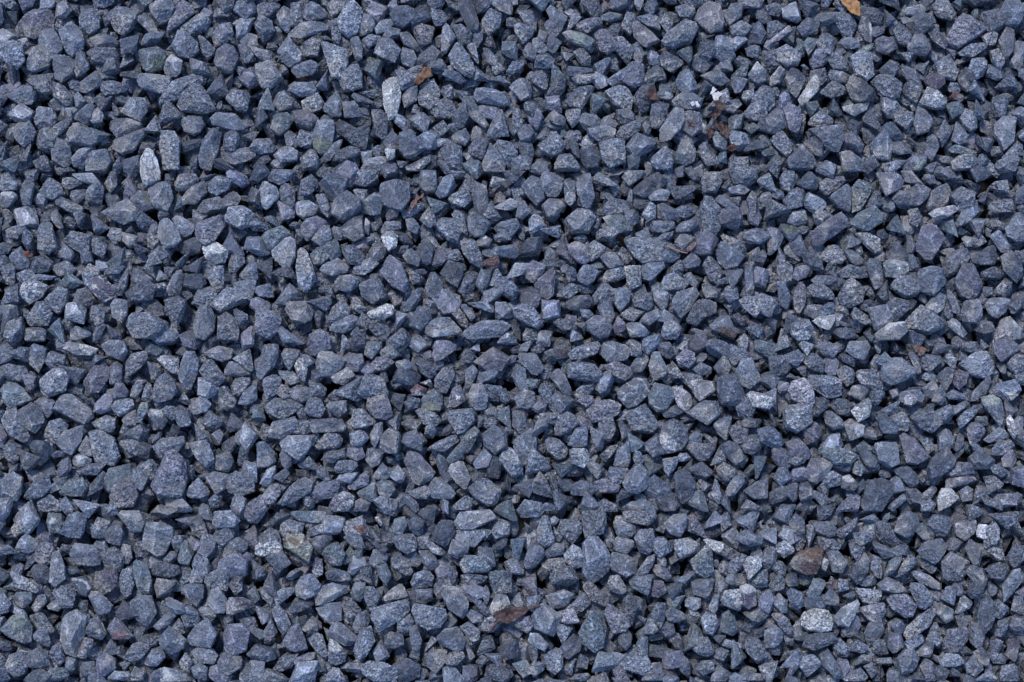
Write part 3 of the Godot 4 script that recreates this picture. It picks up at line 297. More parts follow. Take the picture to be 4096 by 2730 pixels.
	["greyish stone with a smooth pink side in the lower right", "v/k/e", 278, 138, -11.1, 5.9, -11, 3.7, 0.2, -8, 9.1, -6.2, 5.8, 5.9],
	["chalky white wedge just left of the middle", "w/p/s", -109, -24, -13.2, 1.1, 6.4, -8.4, 9.6, -7, 8.8, 1.6, 1.1, 6.8, -9, 5.4],
	["upright mauve-brown slab below the tan leaf at the top edge", "t/w/e", 311, -283, -6.8, 0.4, -3.9, -11.9, 2.8, -11.9, 5.9, 4.6, 4.5, 13.8, -1.1, 10.7],
	["pearly white wedge left of the rusty brown stone", "w/k/w", 195, 190, -7.1, -0.8, -4.2, -7, 7.3, -7, 7.1, 1, -3.4, 11.1],
	["square stone with a dusty tan top above right of the long brown leaf", "b/g/s", 36, 189, -8.2, 2.3, -6.4, -5.6, 6, -6.5, 8.6, 3.2, 1.5, 6.8, -7.4, 5],
	["mauve wedge with a pinkish lower edge near the middle", "v/k/s", -110, 20, -8.8, 0.4, -3.9, -6.1, 7.1, -6.1, 11.3, -1.5, 2.7, 5.1, -8.2, 7.9],
	["mauve stone with a white scar right of the wine-red stone", "v/w/c", -46, 48, -6.3, 0.9, -3.6, -7.5, 2.7, -10.3, 7.8, 2.7, -1.7, 9.2, -6.2, 7.4],
	["dark stone with a white quartz streak left of the purple-brown block", "d/w/c", -349, 205, -9.2, -5.2, 1.2, -7.8, 7.9, 1, 4, 8.9, -2.4, 6.3],
	["pale lens-shaped stone below the very large rectangular mauve-grey stone", "p", 354, 265, -9.6, 0.2, -3.2, -5.9, 5.6, -5, 10.8, 1.9, 4.1, 4.5, -8.2, 4.9],
	["dusky purple stone just above the white-banded stone", "u", 369, -234, -9.5, -1.5, -3.5, -7.6, 5.9, -5.6, 10.3, 0.5, 1.3, 8.6, -7.9, 3.5],
	["bone-white jagged stone near the left edge halfway down", "q/n/w", -361, 7, -11.2, -4, -8.6, -5.9, 2.5, -4, 13.6, -0.2, 7.6, 5, -7.1, 4.5],
	["roundish mauve stone with frosty white patches above the white-netted stone", "v/w/c", 146, 15, -8.7, -0.8, -1.2, -8.3, 6.9, -4.5, 7.7, 2.1, 2, 8.1, -6.1, 4.9],
	["smooth violet-grey slab at the right edge near the bottom", "u", 405, 255, -6.7, 4.3, -1.5, -7.9, 6.2, -11.4, 1.6, 11.2, -5.1, 6.9],
	["pale stone tinged yellow-green beside the white-blotched stone", "q/l/n", 264, -17, -10.6, -0.2, -4.4, -5, 8.4, -5.9, 8.2, -1.2, 3.3, 7.3, -4, 5.4],
	["glassy cream-white stone below the very large blocky grey stone", "w/n/n", -104, -88, -7.6, -3.1, -3, -7.5, 2.5, -7.9, 6.8, -3.1, 5.5, 5.6, -0.9, 9.5, -4.7, 4.7],
	["smooth dark violet stone right of the brown leaf scrap at right", "u", 375, 32, -6.2, 4.9, -6.1, -3.5, -2.7, -7.3, 8.1, -5.4, 4.8, 3.9, -1, 9.1],
	["flat pinkish-white stone in the upper right", "k/w/w", 369, -113, -12.5, 1.2, -6.2, -2.8, 8.9, -5.7, 12.4, -1.8, 3.7, 4.1, -9.4, 5.1],
	["white-tipped pointed stone left of the ridged dark pyramid stone", "q/g/s", -176, 25, -5.8, -3.1, -2.3, -10.1, 2.3, -7.8, 5.3, 0.6, 2.9, 11.8, -3.7, 4.4],
	["small sparkling white stone near the lower right edge", "w", 387, 161, -6.5, 0, -4.4, -6.2, 2.7, -5.8, 7.7, 0, 1.9, 7.2, -5.9, 3.6],
	["shadowed wine-purple stone right of the mauve crescent stone", "u", 119, 208, -6, 5.3, -3.5, -7, 3.5, -6.2, 6.9, 1.8, -0.3, 7],
	["dark plum-coloured upright stone with a white foot right of the olive-yellow stone", "u/w/s", -158, 191, -4.7, 1.6, -2.3, -9.1, 3.5, -7.3, 4.2, 3.3, 1.7, 9.5, -2.8, 6.9],
	["little purple-pink wedge right of the middle", "u/k/n", 90, -12, -5.1, 1.4, -1.3, -9, 5, -2.4, 5, 3.3, -2.4, 8],
	["smooth elongated white pebble at the right edge", "w/k/c", 414, 74, -4, -6.6, -1.1, -9.4, 2.2, -4.7, 4.2, 5.4, 1.2, 10, -2.9, 2.6],
	["small wine-red stone with whitish flecks in the middle", "o/w/s", -78, 43, -6.8, -0.7, -1.4, -5.4, 6.8, -1.6, 5.1, 3.9, -4.9, 3.9],
	["thumbnail-sized lilac stone with white streaks near the top left corner", "k/w/v", -359, -200, -4.7, 5.6, -3.4, -5.4, -0.2, -8, 5.3, -1.4, 4.2, 4.6, -2.7, 6.6],
	["tiny lilac-grey stone in a hollow left of the white-veined large stone", "k/v/n", 62, 51, -7.5, 0.4, -0.7, -5.2, 5.7, -3.3, 6.1, 0.4, 0.1, 6],
	["small dark red-brown wedge near the middle of the photo", "r", -17, -68, -7.9, 0.1, 5.1, -6.2, 6.5, 2, 0, 4.4, -7.9, 3],
	["small rounded pinkish-white stone in the right quarter", "k/w/c", 331, 51, -5.3, -0.8, -0.5, -6.4, 3.1, -4.5, 5.9, 1.5, 0.7, 5.7, -4.7, 3.8],
	["small dusky purple shard in the lower left", "u/k/e", -259, 171, -5, -2.3, -3.4, -6.7, 5.8, 0.4, 0.8, 7.1],
	["very small white stone below the long upright pale grey stone", "w", -105, -165, -4.9, -3.9, -2.1, -5.3, 4.5, -2.9, 4.1, 3.1, -1.5, 6.6],
	["small bone-coloured stone above the elongated white pebble at the right edge", "q", 416, 46, -5, -1.3, -2, -5.5, 5.8, 0.5, 0, 5.6],
	["thumbnail-sized pearly shard touching the rusty brown stone", "q/w/n", 255, 187, -3.4, -2.7, 0.3, -5.4, 4.1, -1.8, 0.7, 6.1, -2.8, 3.5],
]
const UNDER := [
	["g", -320, -287, -11.4, -4.7, -3.2, -11.4, 4.4, -3.6, 9.8, 8.7, 6.6, 12.8],
	["g", -256, -300, -8.8, 1.7, -5.6, -3.5, 3.9, -5, 9.4, -0.4, 5.2, 3.8, -7.2, 4.3],
	["g", -236, -303, -10.4, 1.1, -8.3, -7.2, 8.1, -7.2, 9.4, 3.2, 1, 10.4],
	["g", -255, -279, -9.5, 0.3, -3.7, -9, 6.7, -11.1, 10, -0.8, 2.7, 9, -6.2, 12.1],
	["g", -231, -273, -10.9, -2.7, 1.8, -7.9, 6.7, -6.3, 7.1, 6, 1.4, 9.1, -6.4, 2.9],
	["g", -268, -265, -8.3, -12.7, -2, -9.1, 8, 1.2, 5.4, 8.3, 1.8, 11.4, -3.3, 5.3],
	["d", -358, -271, -13.3, -2.1, -1.2, -8.3, 8.6, -3.2, 13.2, 3, 11.9, 5.6, -7.1, 6.1],
	["g", -358, -258, -15.3, -3.5, -9.7, -6, 12.2, -6.5, 13.6, 2.7, 1.5, 7.8, -7, 7.8],
	["g", -416, -253, -8.7, 0.2, -4.2, -11.5, 0.5, -12.5, 12, 4.3, -1.8, 10.4, -7.7, 8.4],
	["g", -376, -248, -6, 3.8, -4.9, -10.5, 1.7, -11.5, 7, -1.3, 7.4, 4.8, -3.5, 12.9],
	["g", -368, -232, -11.3, 2.3, 4.5, -11.4, 9.8, -2.7, 7.3, 3.4, -5.6, 9.9],
	["g", -348, -228, -11.1, 1.5, -10.5, -5.6, 1.8, -6.1, 12.9, -2.6, 13.1, 2.5, -6, 7.6],
	["g", -425, -220, -13.4, 1.2, -3.1, -7.9, 4.4, -8.9, 10.5, -2.8, 7.4, 7.3, -1, 8.8],
	["g", -392, -222, -9.4, -9, -6.6, -11, 2.1, -6.9, 9.8, 2.2, 8.8, 9.2, 3.2, 10.2, -7.7, 2.2],
	["d", -369, -202, -10.6, 2.5, 2.8, -11.1, 7.2, -8.6, 5.7, 6.5, 1.2, 9.5, -9.5, 4.5],
	["g", -392, -190, -10.7, 6.6, -5.5, -0.9, 6.2, -10, 9.2, -6.9, 6, 1.1, -0.3, 6.6, -9.6, 8.1],
	["g", -277, -194, -11.3, -4.2, -2.9, -8.2, 7.5, -6.7, 10.7, 0.8, 7.1, 5.8, 1.6, 9.8, -7, 5.8],
	["g/b/s", -216, -303, -9.8, -4, 7.4, -7.1, 11.7, -7.1, 9.5, -0.9, 1.2, 7.4, -7.4, 8.4],
	["g", -201, -295, -7.8, -4.9, -1.4, -12.1, 4.5, -9, 5.9, 5.5, 4.3, 14.2, -3.6, 7.5],
	["g", -190, -298, -6, -10, 5.5, -11, 6.1, 7.6, -0.5, 12.2, -5.4, 10.2],
	["g", -175, -299, -9.9, 4.2, -8.2, -5.1, -2.6, -10.8, 12.5, 0, 11.2, 4.2, 1.7, 7.3, -5, 8.8],
	["g", -153, -304, -10.1, 1, -6.5, -6.3, 12.7, -6.3, 9.1, 1, -5.1, 10.3],
	["g", -128, -288, -8.2, 9.5, -3.8, -10.1, 5.8, -10.6, 7.9, 0.3, 5.2, 6.5, -5.3, 11.6],
	["g", -155, -280, -5.1, -10.2, 0.6, -12.3, 5.4, 6.2, 3.1, 12.4, -2.7, 8.3],
	["p", -113, -286, -8.2, 2.5, -3.5, -5.2, 7, -6.8, 8.5, -1.6, 1.4, 5.6, -5.2, 7.7],
	["v", -78, -280, -10.9, -6.1, -1.4, -10.8, 10.2, -6.1, 6.5, 8.3, -1.1, 13.4, -6, 6.2],
	["g", -90, -272, -10.1, -8, -1, -9, 10.6, 7.4, 6.9, 10, -4.7, 3.3],
	["g", -65, -296, -6.6, -10.4, -2.8, -11.5, 8.8, 1, 6, 8.2, -2.6, 10.2, -6.5, -1.1],
	["p", -57, -273, -5.3, 8.4, -4, -10.1, -0.7, -15.7, 8, -0.8, -1.4, 14.6, -4.7, 13.5],
	["g", -18, -289, -8.5, -1.4, -1.3, -12.3, 9.2, -6.6, 7.3, 4.8, -3.2, 13, -8, 5.8],
	["g", -8, -304, -14.9, -5.7, 8.3, -5.7, 8.3, 9.9, -3.3, 4.7],
	["d", -175, -266, -10.6, -0.4, 7.2, -12.2, 9.2, -9.7, 4.9, 8.8, -7.5, 8.8],
	["g", -136, -265, -7, -9.1, 0.6, -10.7, 5.1, -1.9, 4.9, 10.4, -0.8, 11.9],
	["g", -123, -271, -8.6, 0.3, -0.6, -5.8, 8.5, -3.8, 5.3, 2.4, -2.2, 7],
	["g", -91, -257, -7.7, -2.5, -4.9, -9.6, 4.6, -6.6, 8.1, 1.6, 3.9, 9.8, -4.7, 6.7],
	["d", -43, -276, -8.7, -6.7, -1.5, -9.8, 8.1, -1.5, 6.2, 7.7, -2.3, 9.8],
	["g", -19, -256, -6.8, -8.6, -2, -8.1, 6.6, 1.6, 4.7, 8.8, -2.9, 4.7],
	["p", -13, -247, -4.8, -5.8, 1.8, -4.8, 7.1, 1.3, -1, 6.4, -4.3, 3.3],
	["g", -182, -227, -14.2, 1.2, -5, -6.9, 6.4, -6.4, 11.3, -0.8, 9.6, 6.3, -2.7, 6.3],
	["p", -200, -216, -8.9, 1.8, -5, -7.3, 1.6, -9.9, 8.5, 0.8, 7.7, 5.8, -1.6, 8.8],
	["g", -155, -212, -10.5, 2, 1.9, -13.2, 7.3, -4.1, 6.2, 9, -2.3, 9.5],
	["g", -93, -236, -9.4, -9.2, 3, -6.1, 10.7, -0, 7, 5, -3.4, 10.1],
	["g", -89, -221, -7.5, 0.4, -1.9, -6.6, 6.6, -10.2, 5.8, 3.5, -4.5, 10.5],
	["g", -59, -210, -12.6, 1.9, 1, -11.7, 6.7, -9.2, 10.1, 1.9, 5.9, 9, -7.3, 8],
	["g", -33, -206, -10.6, -4.3, -9.3, -13.4, -2.6, -13.9, 12.6, 11.8, 9.8, 15.8, -0.6, 7.8],
	["g", -12, -192, -10.7, 7.6, -4.6, -6.4, 2.9, -17.5, 9.6, 8.6, -8.3, 10.1],
	["g", -131, -218, -9.5, -3, -6.3, -6.1, 11.9, 3, 9.1, 4.5, -3.2, 3],
	["d", -123, -223, -10.5, -2, 0.3, -3.2, 8.9, 0.6, 2.4, 4.1],
	["g", -140, -208, -7.7, -7.3, 2.7, -7.8, 10.1, 5.8, -5.5, 7.3],
	["d", -114, -195, -8.5, -11.5, 2.8, -13, 6.7, -3.4, 5.2, 16.1, -3.4, 11.6],
	["n", -200, -196, -9.3, 5.6, -6.9, -7.5, 4.3, -9.5, 11.1, -4.4, 6.7, 4.6, -2.5, 11.6],
	["d", -132, -183, -13.6, -0.3, 9.6, -13.8, 5.4, 12.1, -5.9, 7.7],
	["g", -157, -167, -10.2, 7.4, 3.5, -10.5, 10.5, -13.5, 7.4, -3.5, -6.3, 13.8],
	["d", -143, -166, -11.6, 5.3, -8.5, -2.7, 4.5, -7.2, 12.1, -4.7, 9.4, 1.3, -2.7, 7.3],
	["p", -195, -166, -11.5, -0.2, -2.3, -8.2, 10.5, -3.2, 9.4, 4.8, -5.6, 7.2],
	["g", -174, -161, -9, -1.6, -2.1, -9, 3.5, -9.5, 8.4, 0.4, 6.7, 7.3, -5.4, 8.3],
	["p", -118, -158, -13.8, 5.6, -7.9, -3.3, 3.3, -7.3, 10.8, -6.3, 8.2, 5.6],
	["g", -80, -158, -11.8, 2.3, 9.6, -9.6, 9.7, -2.6, 0.4, 6.3, -9.9, 6.3],
	["g", -44, -182, -9.3, -2.3, 3.4, -8.3, 8.6, -0.3, 3.5, 7.7, -6.8, 4.7],
	["v", -29, -173, -10.4, 0.9, 0.8, -11.6, 8.3, -5.1, 4.6, 10.8, -5.7, 6.9],
	["g", -103, -178, -9, 0.3, -0.7, -10.7, 7, -1.7, 6.2, 9.2, -5.1, 5.2],
	["g/b/s", 15, -293, -10.4, -8.3, 1.1, -8.8, 8.2, 3.1, 6.8, 11.3, 1, 8.8, -4.7, 3.1],
	["g", 37, -285, -8.4, -1.5, -1.7, -9.3, 6.9, -5.7, 7.8, 1.6, 2.1, 9.3, -5.6, 6.7],
	["g", 10, -280, -8.6, -6.8, -3.3, -9.9, 9.6, -2.6, 8.1, 3.5, -0.5, 11.8, -7.2, 1.5],
	["p", 55, -292, -6.7, 9.8, -2.7, -4.7, 4.5, -7.3, 7.3, -3.7, -0.4, 5.6],
	["v", 68, -287, -11.9, -1.2, -1.3, -5.4, 10.2, -6.9, 11.6, -1.2, -1.4, 8, -9.1, 5],
	["n", 88, -295, -9.6, -1.1, -1.4, -4.7, 9.1, -2.6, 9.1, 2, -1.5, 4.6, -8.2, 3],
	["v", 82, -271, -10.3, -6.8, -5, -11.4, 2.6, -9.9, 10.6, 1.4, 9, 7.6, 1.4, 11.7, -5.3, 8.6],
	["v", 116, -278, -11.2, -10.6, -5.4, -12.6, 8.7, -1.3, 14.3, 4.9, 0.8, 12.1, -8.5, 1.8],
	["g", 103, -290, -7.4, 4.1, -1.5, -10.4, 6.2, -8.3, 6.1, -2.1, 1, 12.3],
	["g", 122, -291, -13.3, -2.9, 2.1, -7, 7.8, -1.8, 8.5, 8.5, -2.9, 4.4],
	["p", 136, -289, -5.7, -0.2, -1.2, -10, 6.2, 1.9, 0.3, 9.1],
	["g", 196, -300, -8.8, 2.4, -1.8, -9, 8.3, -10, 6.5, 3.5, -4.3, 12.3],
	["g", 153, -300, -9.5, -3.8, 4, -7.5, 8.6, 1.4, 3.6, 7.6, -5, 5.5],
	["p", 201, -284, -9.1, -2.1, 0.6, -7.8, 11, -2.1, 4, 6.1, -7.4, 6.6],
	["g/b/s", 24, -266, -6.4, -6.3, -0.7, -8.4, 8.4, 1.9, 4.1, 7.5, -5.5, 4.9],
	["d", 36, -268, -5.7, -0.5, -2.8, -9.3, 7.6, -1.6, 0.9, 8.7, -3.9, 6.6],
	["g", 62, -256, -8.4, -4, -0.7, -9.2, 6.8, 0, 6.3, 7.2, -0.9, 8.2],
	["g", 111, -262, -4.9, -6.1, -0, -11.2, 5.5, 0.1, 2.4, 11.3, -4.1, 5.2],
	["d", 139, -252, -10.1, -5.1, -3.3, -9.7, 13.6, 1, 0.1, 9.7, -8.3, 3.1],
	["d", 166, -250, -8.6, -1.6, -2.7, -8.7, 10.5, -1.6, 1.6, 8.6, -5.9, 5.5],
	["g", 212, -263, -7.1, -2.9, 0.7, -6.5, 7.2, -1.9, 4.1, 6.3, -5.4, 4.3],
	["g/w/n", 215, -241, -8.5, 0.7, -0.5, -11.5, 7.7, -2.4, 6.5, 6.8, -0.2, 8.8, -7.7, 4.8],
	["g", 24, -237, -8.4, -2.6, -0.7, -11.8, 5.9, -2.6, 7.3, 8.5, 3.9, 10.6, -6.5, 3.5],
	["d", 58, -243, -9.9, -4.5, 11.9, -2.5, 14.7, 0.6, -3.4, 4.6, -9.5, 4.6],
	["p/b/s", 63, -236, -11, -0.3, -4.8, -4.4, 9.4, -4.4, 9.8, 0.7, 1.7, 5.3, -5.9, 4.8],
	["g", 79, -248, -8, -0.4, 6.4, -8.6, 7.3, -4.5, -1.4, 9.8],
	["d", 123, -240, -13.6, 5.5, 1.4, -9.3, 8.9, -6.8, 11.6, 2.4, -12.2, 8.5],
	["g", 94, -239, -11.7, 4, 1.7, -5.1, 11.3, -11.2, 11.3, -7.2, 2.5, 3, -6.1, 9.6],
	["d", 59, -219, -12.7, 3.5, -1.7, -8.6, 11.6, -10.2, 13, -8.6, 1.9, 10.5, -9.4, 8.5],
	["n/w/s", 134, -224, -8.1, 0.5, 2.5, -9.6, 7, 3.6, 3.1, 6.6, -6.3, 4.6],
	["d", 127, -203, -8, 8.3, -5.3, -9.8, -1.4, -11.8, 9.9, -9.3, 4.8, 7.3, 0.9, 12.3, -6.6, 12.3],
	["g", 178, -237, -13.9, -2.3, -1.9, -7.4, 4.7, -5.4, 12.1, 2.7, 5.3, 7.8, -4.1, 4.8],
	["n", 200, -243, -9.7, 4.6, 4.1, -9.6, 6.8, -5.5, 4.6, 4.6, -7.8, 6.7],
	["v", 198, -231, -6.5, -0, -3.9, -6.1, 8.4, -5.1, 2.3, 6.1, -3.4, 8.1],
	["g", 206, -221, -6.2, 1.8, -3.7, -4.3, 4.9, -5.3, 5.6, 2.8, -3, 5.8],
	["g", 192, -212, -8.5, -2.2, 5.4, -6.2, 9, -2.2, 1.2, 6.4, -6.3, 4.9],
	["g", 213, -206, -13.4, 3.3, -3.6, -8.8, 8.7, -9.8, 9.2, 8.3, -5.1, 8.3],
	["g", 39, -200, -8.3, -2.2, -2.6, -8.2, 7.7, 0.9, 6.7, 6.9, -2.7, 4.9],
	["g/b/n", 53, -201, -7.2, -5.9, 7, -6.9, 5, 4.2, -0.7, 10.2, -5.3, 3.2],
	["v", 20, -200, -7.4, -4.9, 3, -9, 6.8, -1.9, 2, 11.1, -4.6, 5.1],
	["g", 4, -198, -3.8, -12.4, 2.9, -10.4, 5.7, 3.7, -0.9, 12.7, -3.8, 12.7],
	["g", 12, -186, -7, 0.1, -3.7, -6.9, 3.9, -7.4, 7.1, -1.9, 3.8, 7.1, -4.7, 7.1],
	["g", 35, -175, -12.5, 0.1, 3.1, -12.4, 11.5, 0.1, 6.8, 7, -1.7, 10, -10.1, 5.1],
	["g", 78, -186, -12.8, -4.7, 2.8, -7.2, 12.2, -3.7, 11.1, 4.3, -2.1, 8.3, -11.4, 2.3],
	["g", 101, -188, -11, 4.8, -7.1, -3.2, 4.3, -8.7, 11.3, -6.2, 8.8, 0.8, -4.5, 9.8],
	["n", 166, -191, -6.4, -1.3, -1.6, -6.3, 6.7, 0.7, 2.8, 5.7, -3.7, 2.7],
	["g", 130, -161, -10.6, -1.2, 3.7, -13.1, 9.5, 0.8, 7, 8.7, -5.2, 8.7, -9.8, 4.8],
	["d", 68, -165, -10.6, -1.5, -5.8, -9.5, 5.5, -9.5, 10.1, -0.5, 6.2, 9.4, -4.1, 10.4],
	["g", 47, -159, -10.2, 6.6, -10.2, 0.7, -5.5, -8.3, 3, -9.3, 11.4, 2.6, 11.3, 6.6],
	["g", 8, -159, -8.4, -3, -0.9, -7, 9.4, -5, 7.5, 4.9, -8.4, 6.9],
	["g", 170, -165, -9.7, -5.1, -3.6, -8.6, 5.7, -3.1, 9.2, 6.8, -1.2, 7.8],
	["n", 180, -179, -6.9, -5.9, -3, -9.4, 7.1, -0.9, 4.9, 9.1, -4.4, 5.1],
	["g", 196, -158, -8.1, -5, 0.9, -6, 8.4, -6, 7.1, 5.9, -7.9, 5.9],
	["n/l/c", 311, -264, -6.5, 3.8, -3.4, -2.3, 6.3, -5.4, 5.1, -0.3, -0.9, 4.8],
	["g", 276, -270, -9.9, 0.6, 1.2, -14.9, 8.3, -2.5, 4.9, 11.8, -4.6, 9.8],
	["g", 261, -285, -10.8, 1.1, -2.3, -8.2, 10.5, -6.1, 7.7, 4.2, -5, 9.3],
	["g", 231, -284, -6.4, 9.8, -5.9, -5.6, 1.9, -7.7, 10.2, -1.5, 1.4, 5.7],
	["k", 236, -277, -11.4, 8.7, -11.3, 6.1, 7.4, -9.3, 10, -4.2, -1.8, 5.1],
	["p", 242, -258, -11.2, -5.5, -0.5, -11.1, 11.6, -1.4, 8.3, 8.8, -1.2, 9.8, -9.6, 3.7],
	["n", 262, -269, -6.8, -1, -1.3, -7.1, 7.3, -6.1, 4, 3.1, -2, 10.3],
	["g", 380, -300, -9.8, -1.6, -6, -9.9, 2.6, -8.9, 10.5, 4.6, 6.3, 9.8, -5, 6.7],
	["p", 356, -300, -10, -1.7, 4.2, -5.9, 9.3, -2.8, 5.4, 5.5, -8.8, 3.4],
	["d", 373, -274, -9.3, -7.9, -5.4, -10, 4.7, -2.8, 9, 5.5, 5.8, 10.6, -5.1, 2.4],
	["g/b/s", 357, -267, -11, 2.1, -4.2, -9.2, 4.4, -10.2, 10.4, 2.1, 6.2, 9.3, -9.8, 6.2],
	["g", 343, -276, -8.9, -5.4, 0, -10.5, 9, 0.8, 4.6, 10, -4.7, 6.9],
	["v", 327, -267, -8.6, -4.8, -1.7, -8.4, 6.7, -5.8, 10.6, 2.4, 0.3, 8.5, -8.1, 5.5],
	["g", 286, -252, -9.9, -2.9, -1.5, -10.1, 8.6, -0.9, 8.2, 8.3, -5, 6.3],
	["g", 285, -238, -8.6, -0.8, -6.9, -6.9, 10.4, -1.8, 6.8, 4.3, -2.8, 6.8],
	["d", 350, -227, -8.9, -2.5, 0.1, -11.6, 5.7, -9.6, 8.5, -1.5, 2.5, 13.2, -8.4, 4.6],
	["d", 398, -237, -8, -2, -0.8, -11.2, 8.4, -7.1, 4.6, 8.1, -0.4, 12.2, -7.5, 5.1],
	["g", 405, -264, -15, 3, -1.2, -5.2, 13.3, -7.2, 12, -2.1, -1, 7.1, -11.3, 5.1],
	["g", 434, -270, -7.7, -1, 0.9, -15.4, 7.2, -10.2, 4, 9.3, -2.3, 17.4],
	["g", 425, -255, -6.3, -6.7, 2.5, -9.8, 6.5, 2.5, 1.1, 11.7, -5, 3.5],
	["b/k/n", 443, -254, -7.6, 2.7, 2.1, -12.7, 5, -12.7, 3.3, 11.8, -4.1, 7.8],
	["k", 420, -274, -7.5, -1.2, 1.5, -7.9, 6.4, -2.2, 3.4, 7, -3.2, 6],
	["g", 232, -239, -7.5, 8.9, -6.2, 0.8, 2.7, -10.4, 7.3, -5.3, 3.1, 5.9],
	["g", 280, -225, -12.8, 2.2, 1.9, -8.9, 10.1, -2.8, 7.9, 4.3, -2.6, 7.3],
	["q/n/c", 299, -208, -11.9, -1.9, 11.9, -5.9, 8.7, 1.2, -1.9, 6.7, -11.1, 1.2],
	["g", 268, -197, -15.8, 4.1, 0.3, -9.5, 12.2, -0.9, 10, 6.1, -8.8, 5.1],
	["o", 387, -219, -6.7, 0.6, -0.7, -5.5, 6, 1.6, 3.5, 4.6],
	["g", 340, -199, -10.8, -4.6, -4, -8.6, 8.1, -5.6, 8.6, 3.4, 2.5, 11.5, -7.4, 2.4],
	["g", 356, -197, -7.9, 2.5, -6.7, -2.6, -3.2, -13.6, 3.3, -11.6, 9.2, 0.5, 4.9, 9.5, -5.6, 12.5],
	["p", 397, -198, -8.5, -2, -2.3, -10, 6.9, -7, 6, 8, 0.2, 10.5, -6.1, 5],
	["d", 262, -174, -10.4, -3.1, 1.6, -9.1, 7.1, -7.1, 5.5, 10.8, -3.8, 6.8],
	["g", 234, -176, -11.2, -3.9, 0.4, -11.9, 9.3, 3.1, 4.2, 13, -4, 5],
	["n", 389, -171, -12.6, -1.7, -3.9, -5.2, 13.6, 1.3, 10.6, 4.3, -8.1, 2.3],
	["g/w/v", 390, -159, -11.4, -0.8, -3.6, -6.8, 9.6, -6.8, 11.9, 0.2, 5, 6.1, -10, 7.1],
	["g/l/se", 347, -158, -11.3, 0.6, -1.6, -6.4, 9.8, -7.9, 10.4, -1.4, 4.3, 6.5, -10.7, 6.5],
	["g", 374, -186, -7.4, 1, 2.3, -13, 7.3, -1, -2, 13],
	["g", 388, -185, -7.7, 5, -1.9, -13, 5.2, -5, 7.3, 7, -1.3, 9],
	["g", 434, -169, -11.1, 5.4, 3.1, -9.6, 7.5, -5.6, 6.9, 3.4, -7.4, 7.4],
	["g", -319, -124, -9.2, 4.7, -7.2, -9.6, 5.9, -9.1, 10.8, 5.6, 0.3, 9.6, -8.2, 7.6],
	["g", -396, -135, -10.1, 0.8, -3.4, -11, 7.3, -5.1, 10.6, 3.7, 2.5, 9.1, -7, 6.7],
	["g", -417, -132, -6.5, -1, -1.3, -13.3, 5.6, -7.9, 4.1, 11.8, -3.4, 10.8],
	["p", -433, -139, -6.5, 0.4, -5.3, -9.5, 8.4, -0.6, 7.9, 5.3, -6.1, 6.3],
	["g/w/c", -433, -126, -6.6, -5.7, 5.5, -6.2, 8.6, -1.7, 1.7, 7.1, -5.7, 7.1],
	["g", -379, -141, -8.5, 1.6, -7.5, -4.3, 6.6, -4.3, 11.5, -0.4, 3.3, 3.5, -4, 6.5],
	["g", -373, -130, -7.8, -3.8, 7.9, -5.8, 7.3, 0.1, -0.6, 7.9, -6.5, 3],
	["g", -380, -120, -12.7, -4, -6.4, -8.4, 11.9, 0.9, 11.7, 6.8, 2, 6.8, -11.6, -1],
	["g", -345, -142, -6.4, 2.9, -1.4, -9, 4.3, -8, 4.9, 3.9, -0.4, 9.8],
	["v", -281, -142, -9.7, 2.4, -5.4, -6.5, 7.7, -7.4, 11.7, -1.5, -1, 8.3, -7.5, 8.3],
	["g", -273, -132, -11.8, 5.4, -3.5, -7.3, 7.5, -11.3, 10.8, -0.5, 1.8, 8.4, -10.2, 9.4],
	["g", -252, -138, -11.9, -1.7, -2.8, -7.6, 12.2, -5.6, 8.8, 3.3, -1.2, 9.2, -7.9, 6.2],
	["g", -244, -124, -15.4, 7.9, 4.3, -10.7, 11.1, -3.8, 8.6, 3, -13.5, 8.9],
	["g", -307, -95, -6, 6.5, -3.8, -5.2, 1.3, -15.4, 3.7, -13, 5.1, 6.5, -0.1, 12.3, -4.9, 10.3],
	["p", -281, -102, -10.8, -6.7, -6.3, -9.6, 9.9, -0.8, 7.4, 6, 1.1, 10.9],
	["b", -339, -94, -6.7, 0.5, -3.4, -7.3, 5.1, -5.4, 5.6, 4.4, -0.7, 8.2],
	["b", -326, -89, -7.5, -6.9, 7.1, -3, 5.6, 4.7, 0.2, 7.7, -5.7, 0.9],
	["g", -352, -82, -7.2, -6.4, -1.3, -8.4, 7.4, -1.6, 4.3, 9.5, -5.2, 4.2],
	["g", -390, -108, -6.1, -7.6, -0.2, -10, 6.5, 8, 2, 10.4, -4.2, 0.2],
	["g", -424, -97, -10.8, -2.1, 8, -6, 8.8, -1.1, 1.4, 6.7, -5.2, 4.7],
	["g", -419, -72, -9.8, -2.7, -0.2, -11.9, 9, 2.1, 6.7, 8.8, -2.5, 8.8],
	["d", -401, -68, -9.5, 1.8, -6.4, -6.9, 2.8, -8.4, 10.6, -2.1, 6.5, 6.6, -6.4, 8],
	["g", -382, -65, -11.6, -2.3, 1.9, -8.1, 10.8, 0.6, 7.4, 5.4, -3.6, 7.3],
	["g", -427, -59, -7.7, -4.2, 0.1, -10.9, 5.1, -5.1, 5.3, 11.2, -2.3, 8.3],
	["g", -399, -56, -10.5, 0.7, -4.3, -3.1, 11.5, -1.2, 7.1, 2.1, -6.7, 2.6],
	["p", -358, -58, -7.4, -2.5, -2.3, -10.6, 6.2, -7.3, 7.5, 0.4, 0.8, 11.9, -4.9, 8.1],
	["g", -337, -62, -9, 1.9, 2.5, -6.7, 8.3, -1.9, 4, 3.9, -8, 4.8],
	["g", -328, -53, -5, 2.2, 1.7, -10.7, 3.7, -8.3, 2.2, 7, -0.9, 9.4],
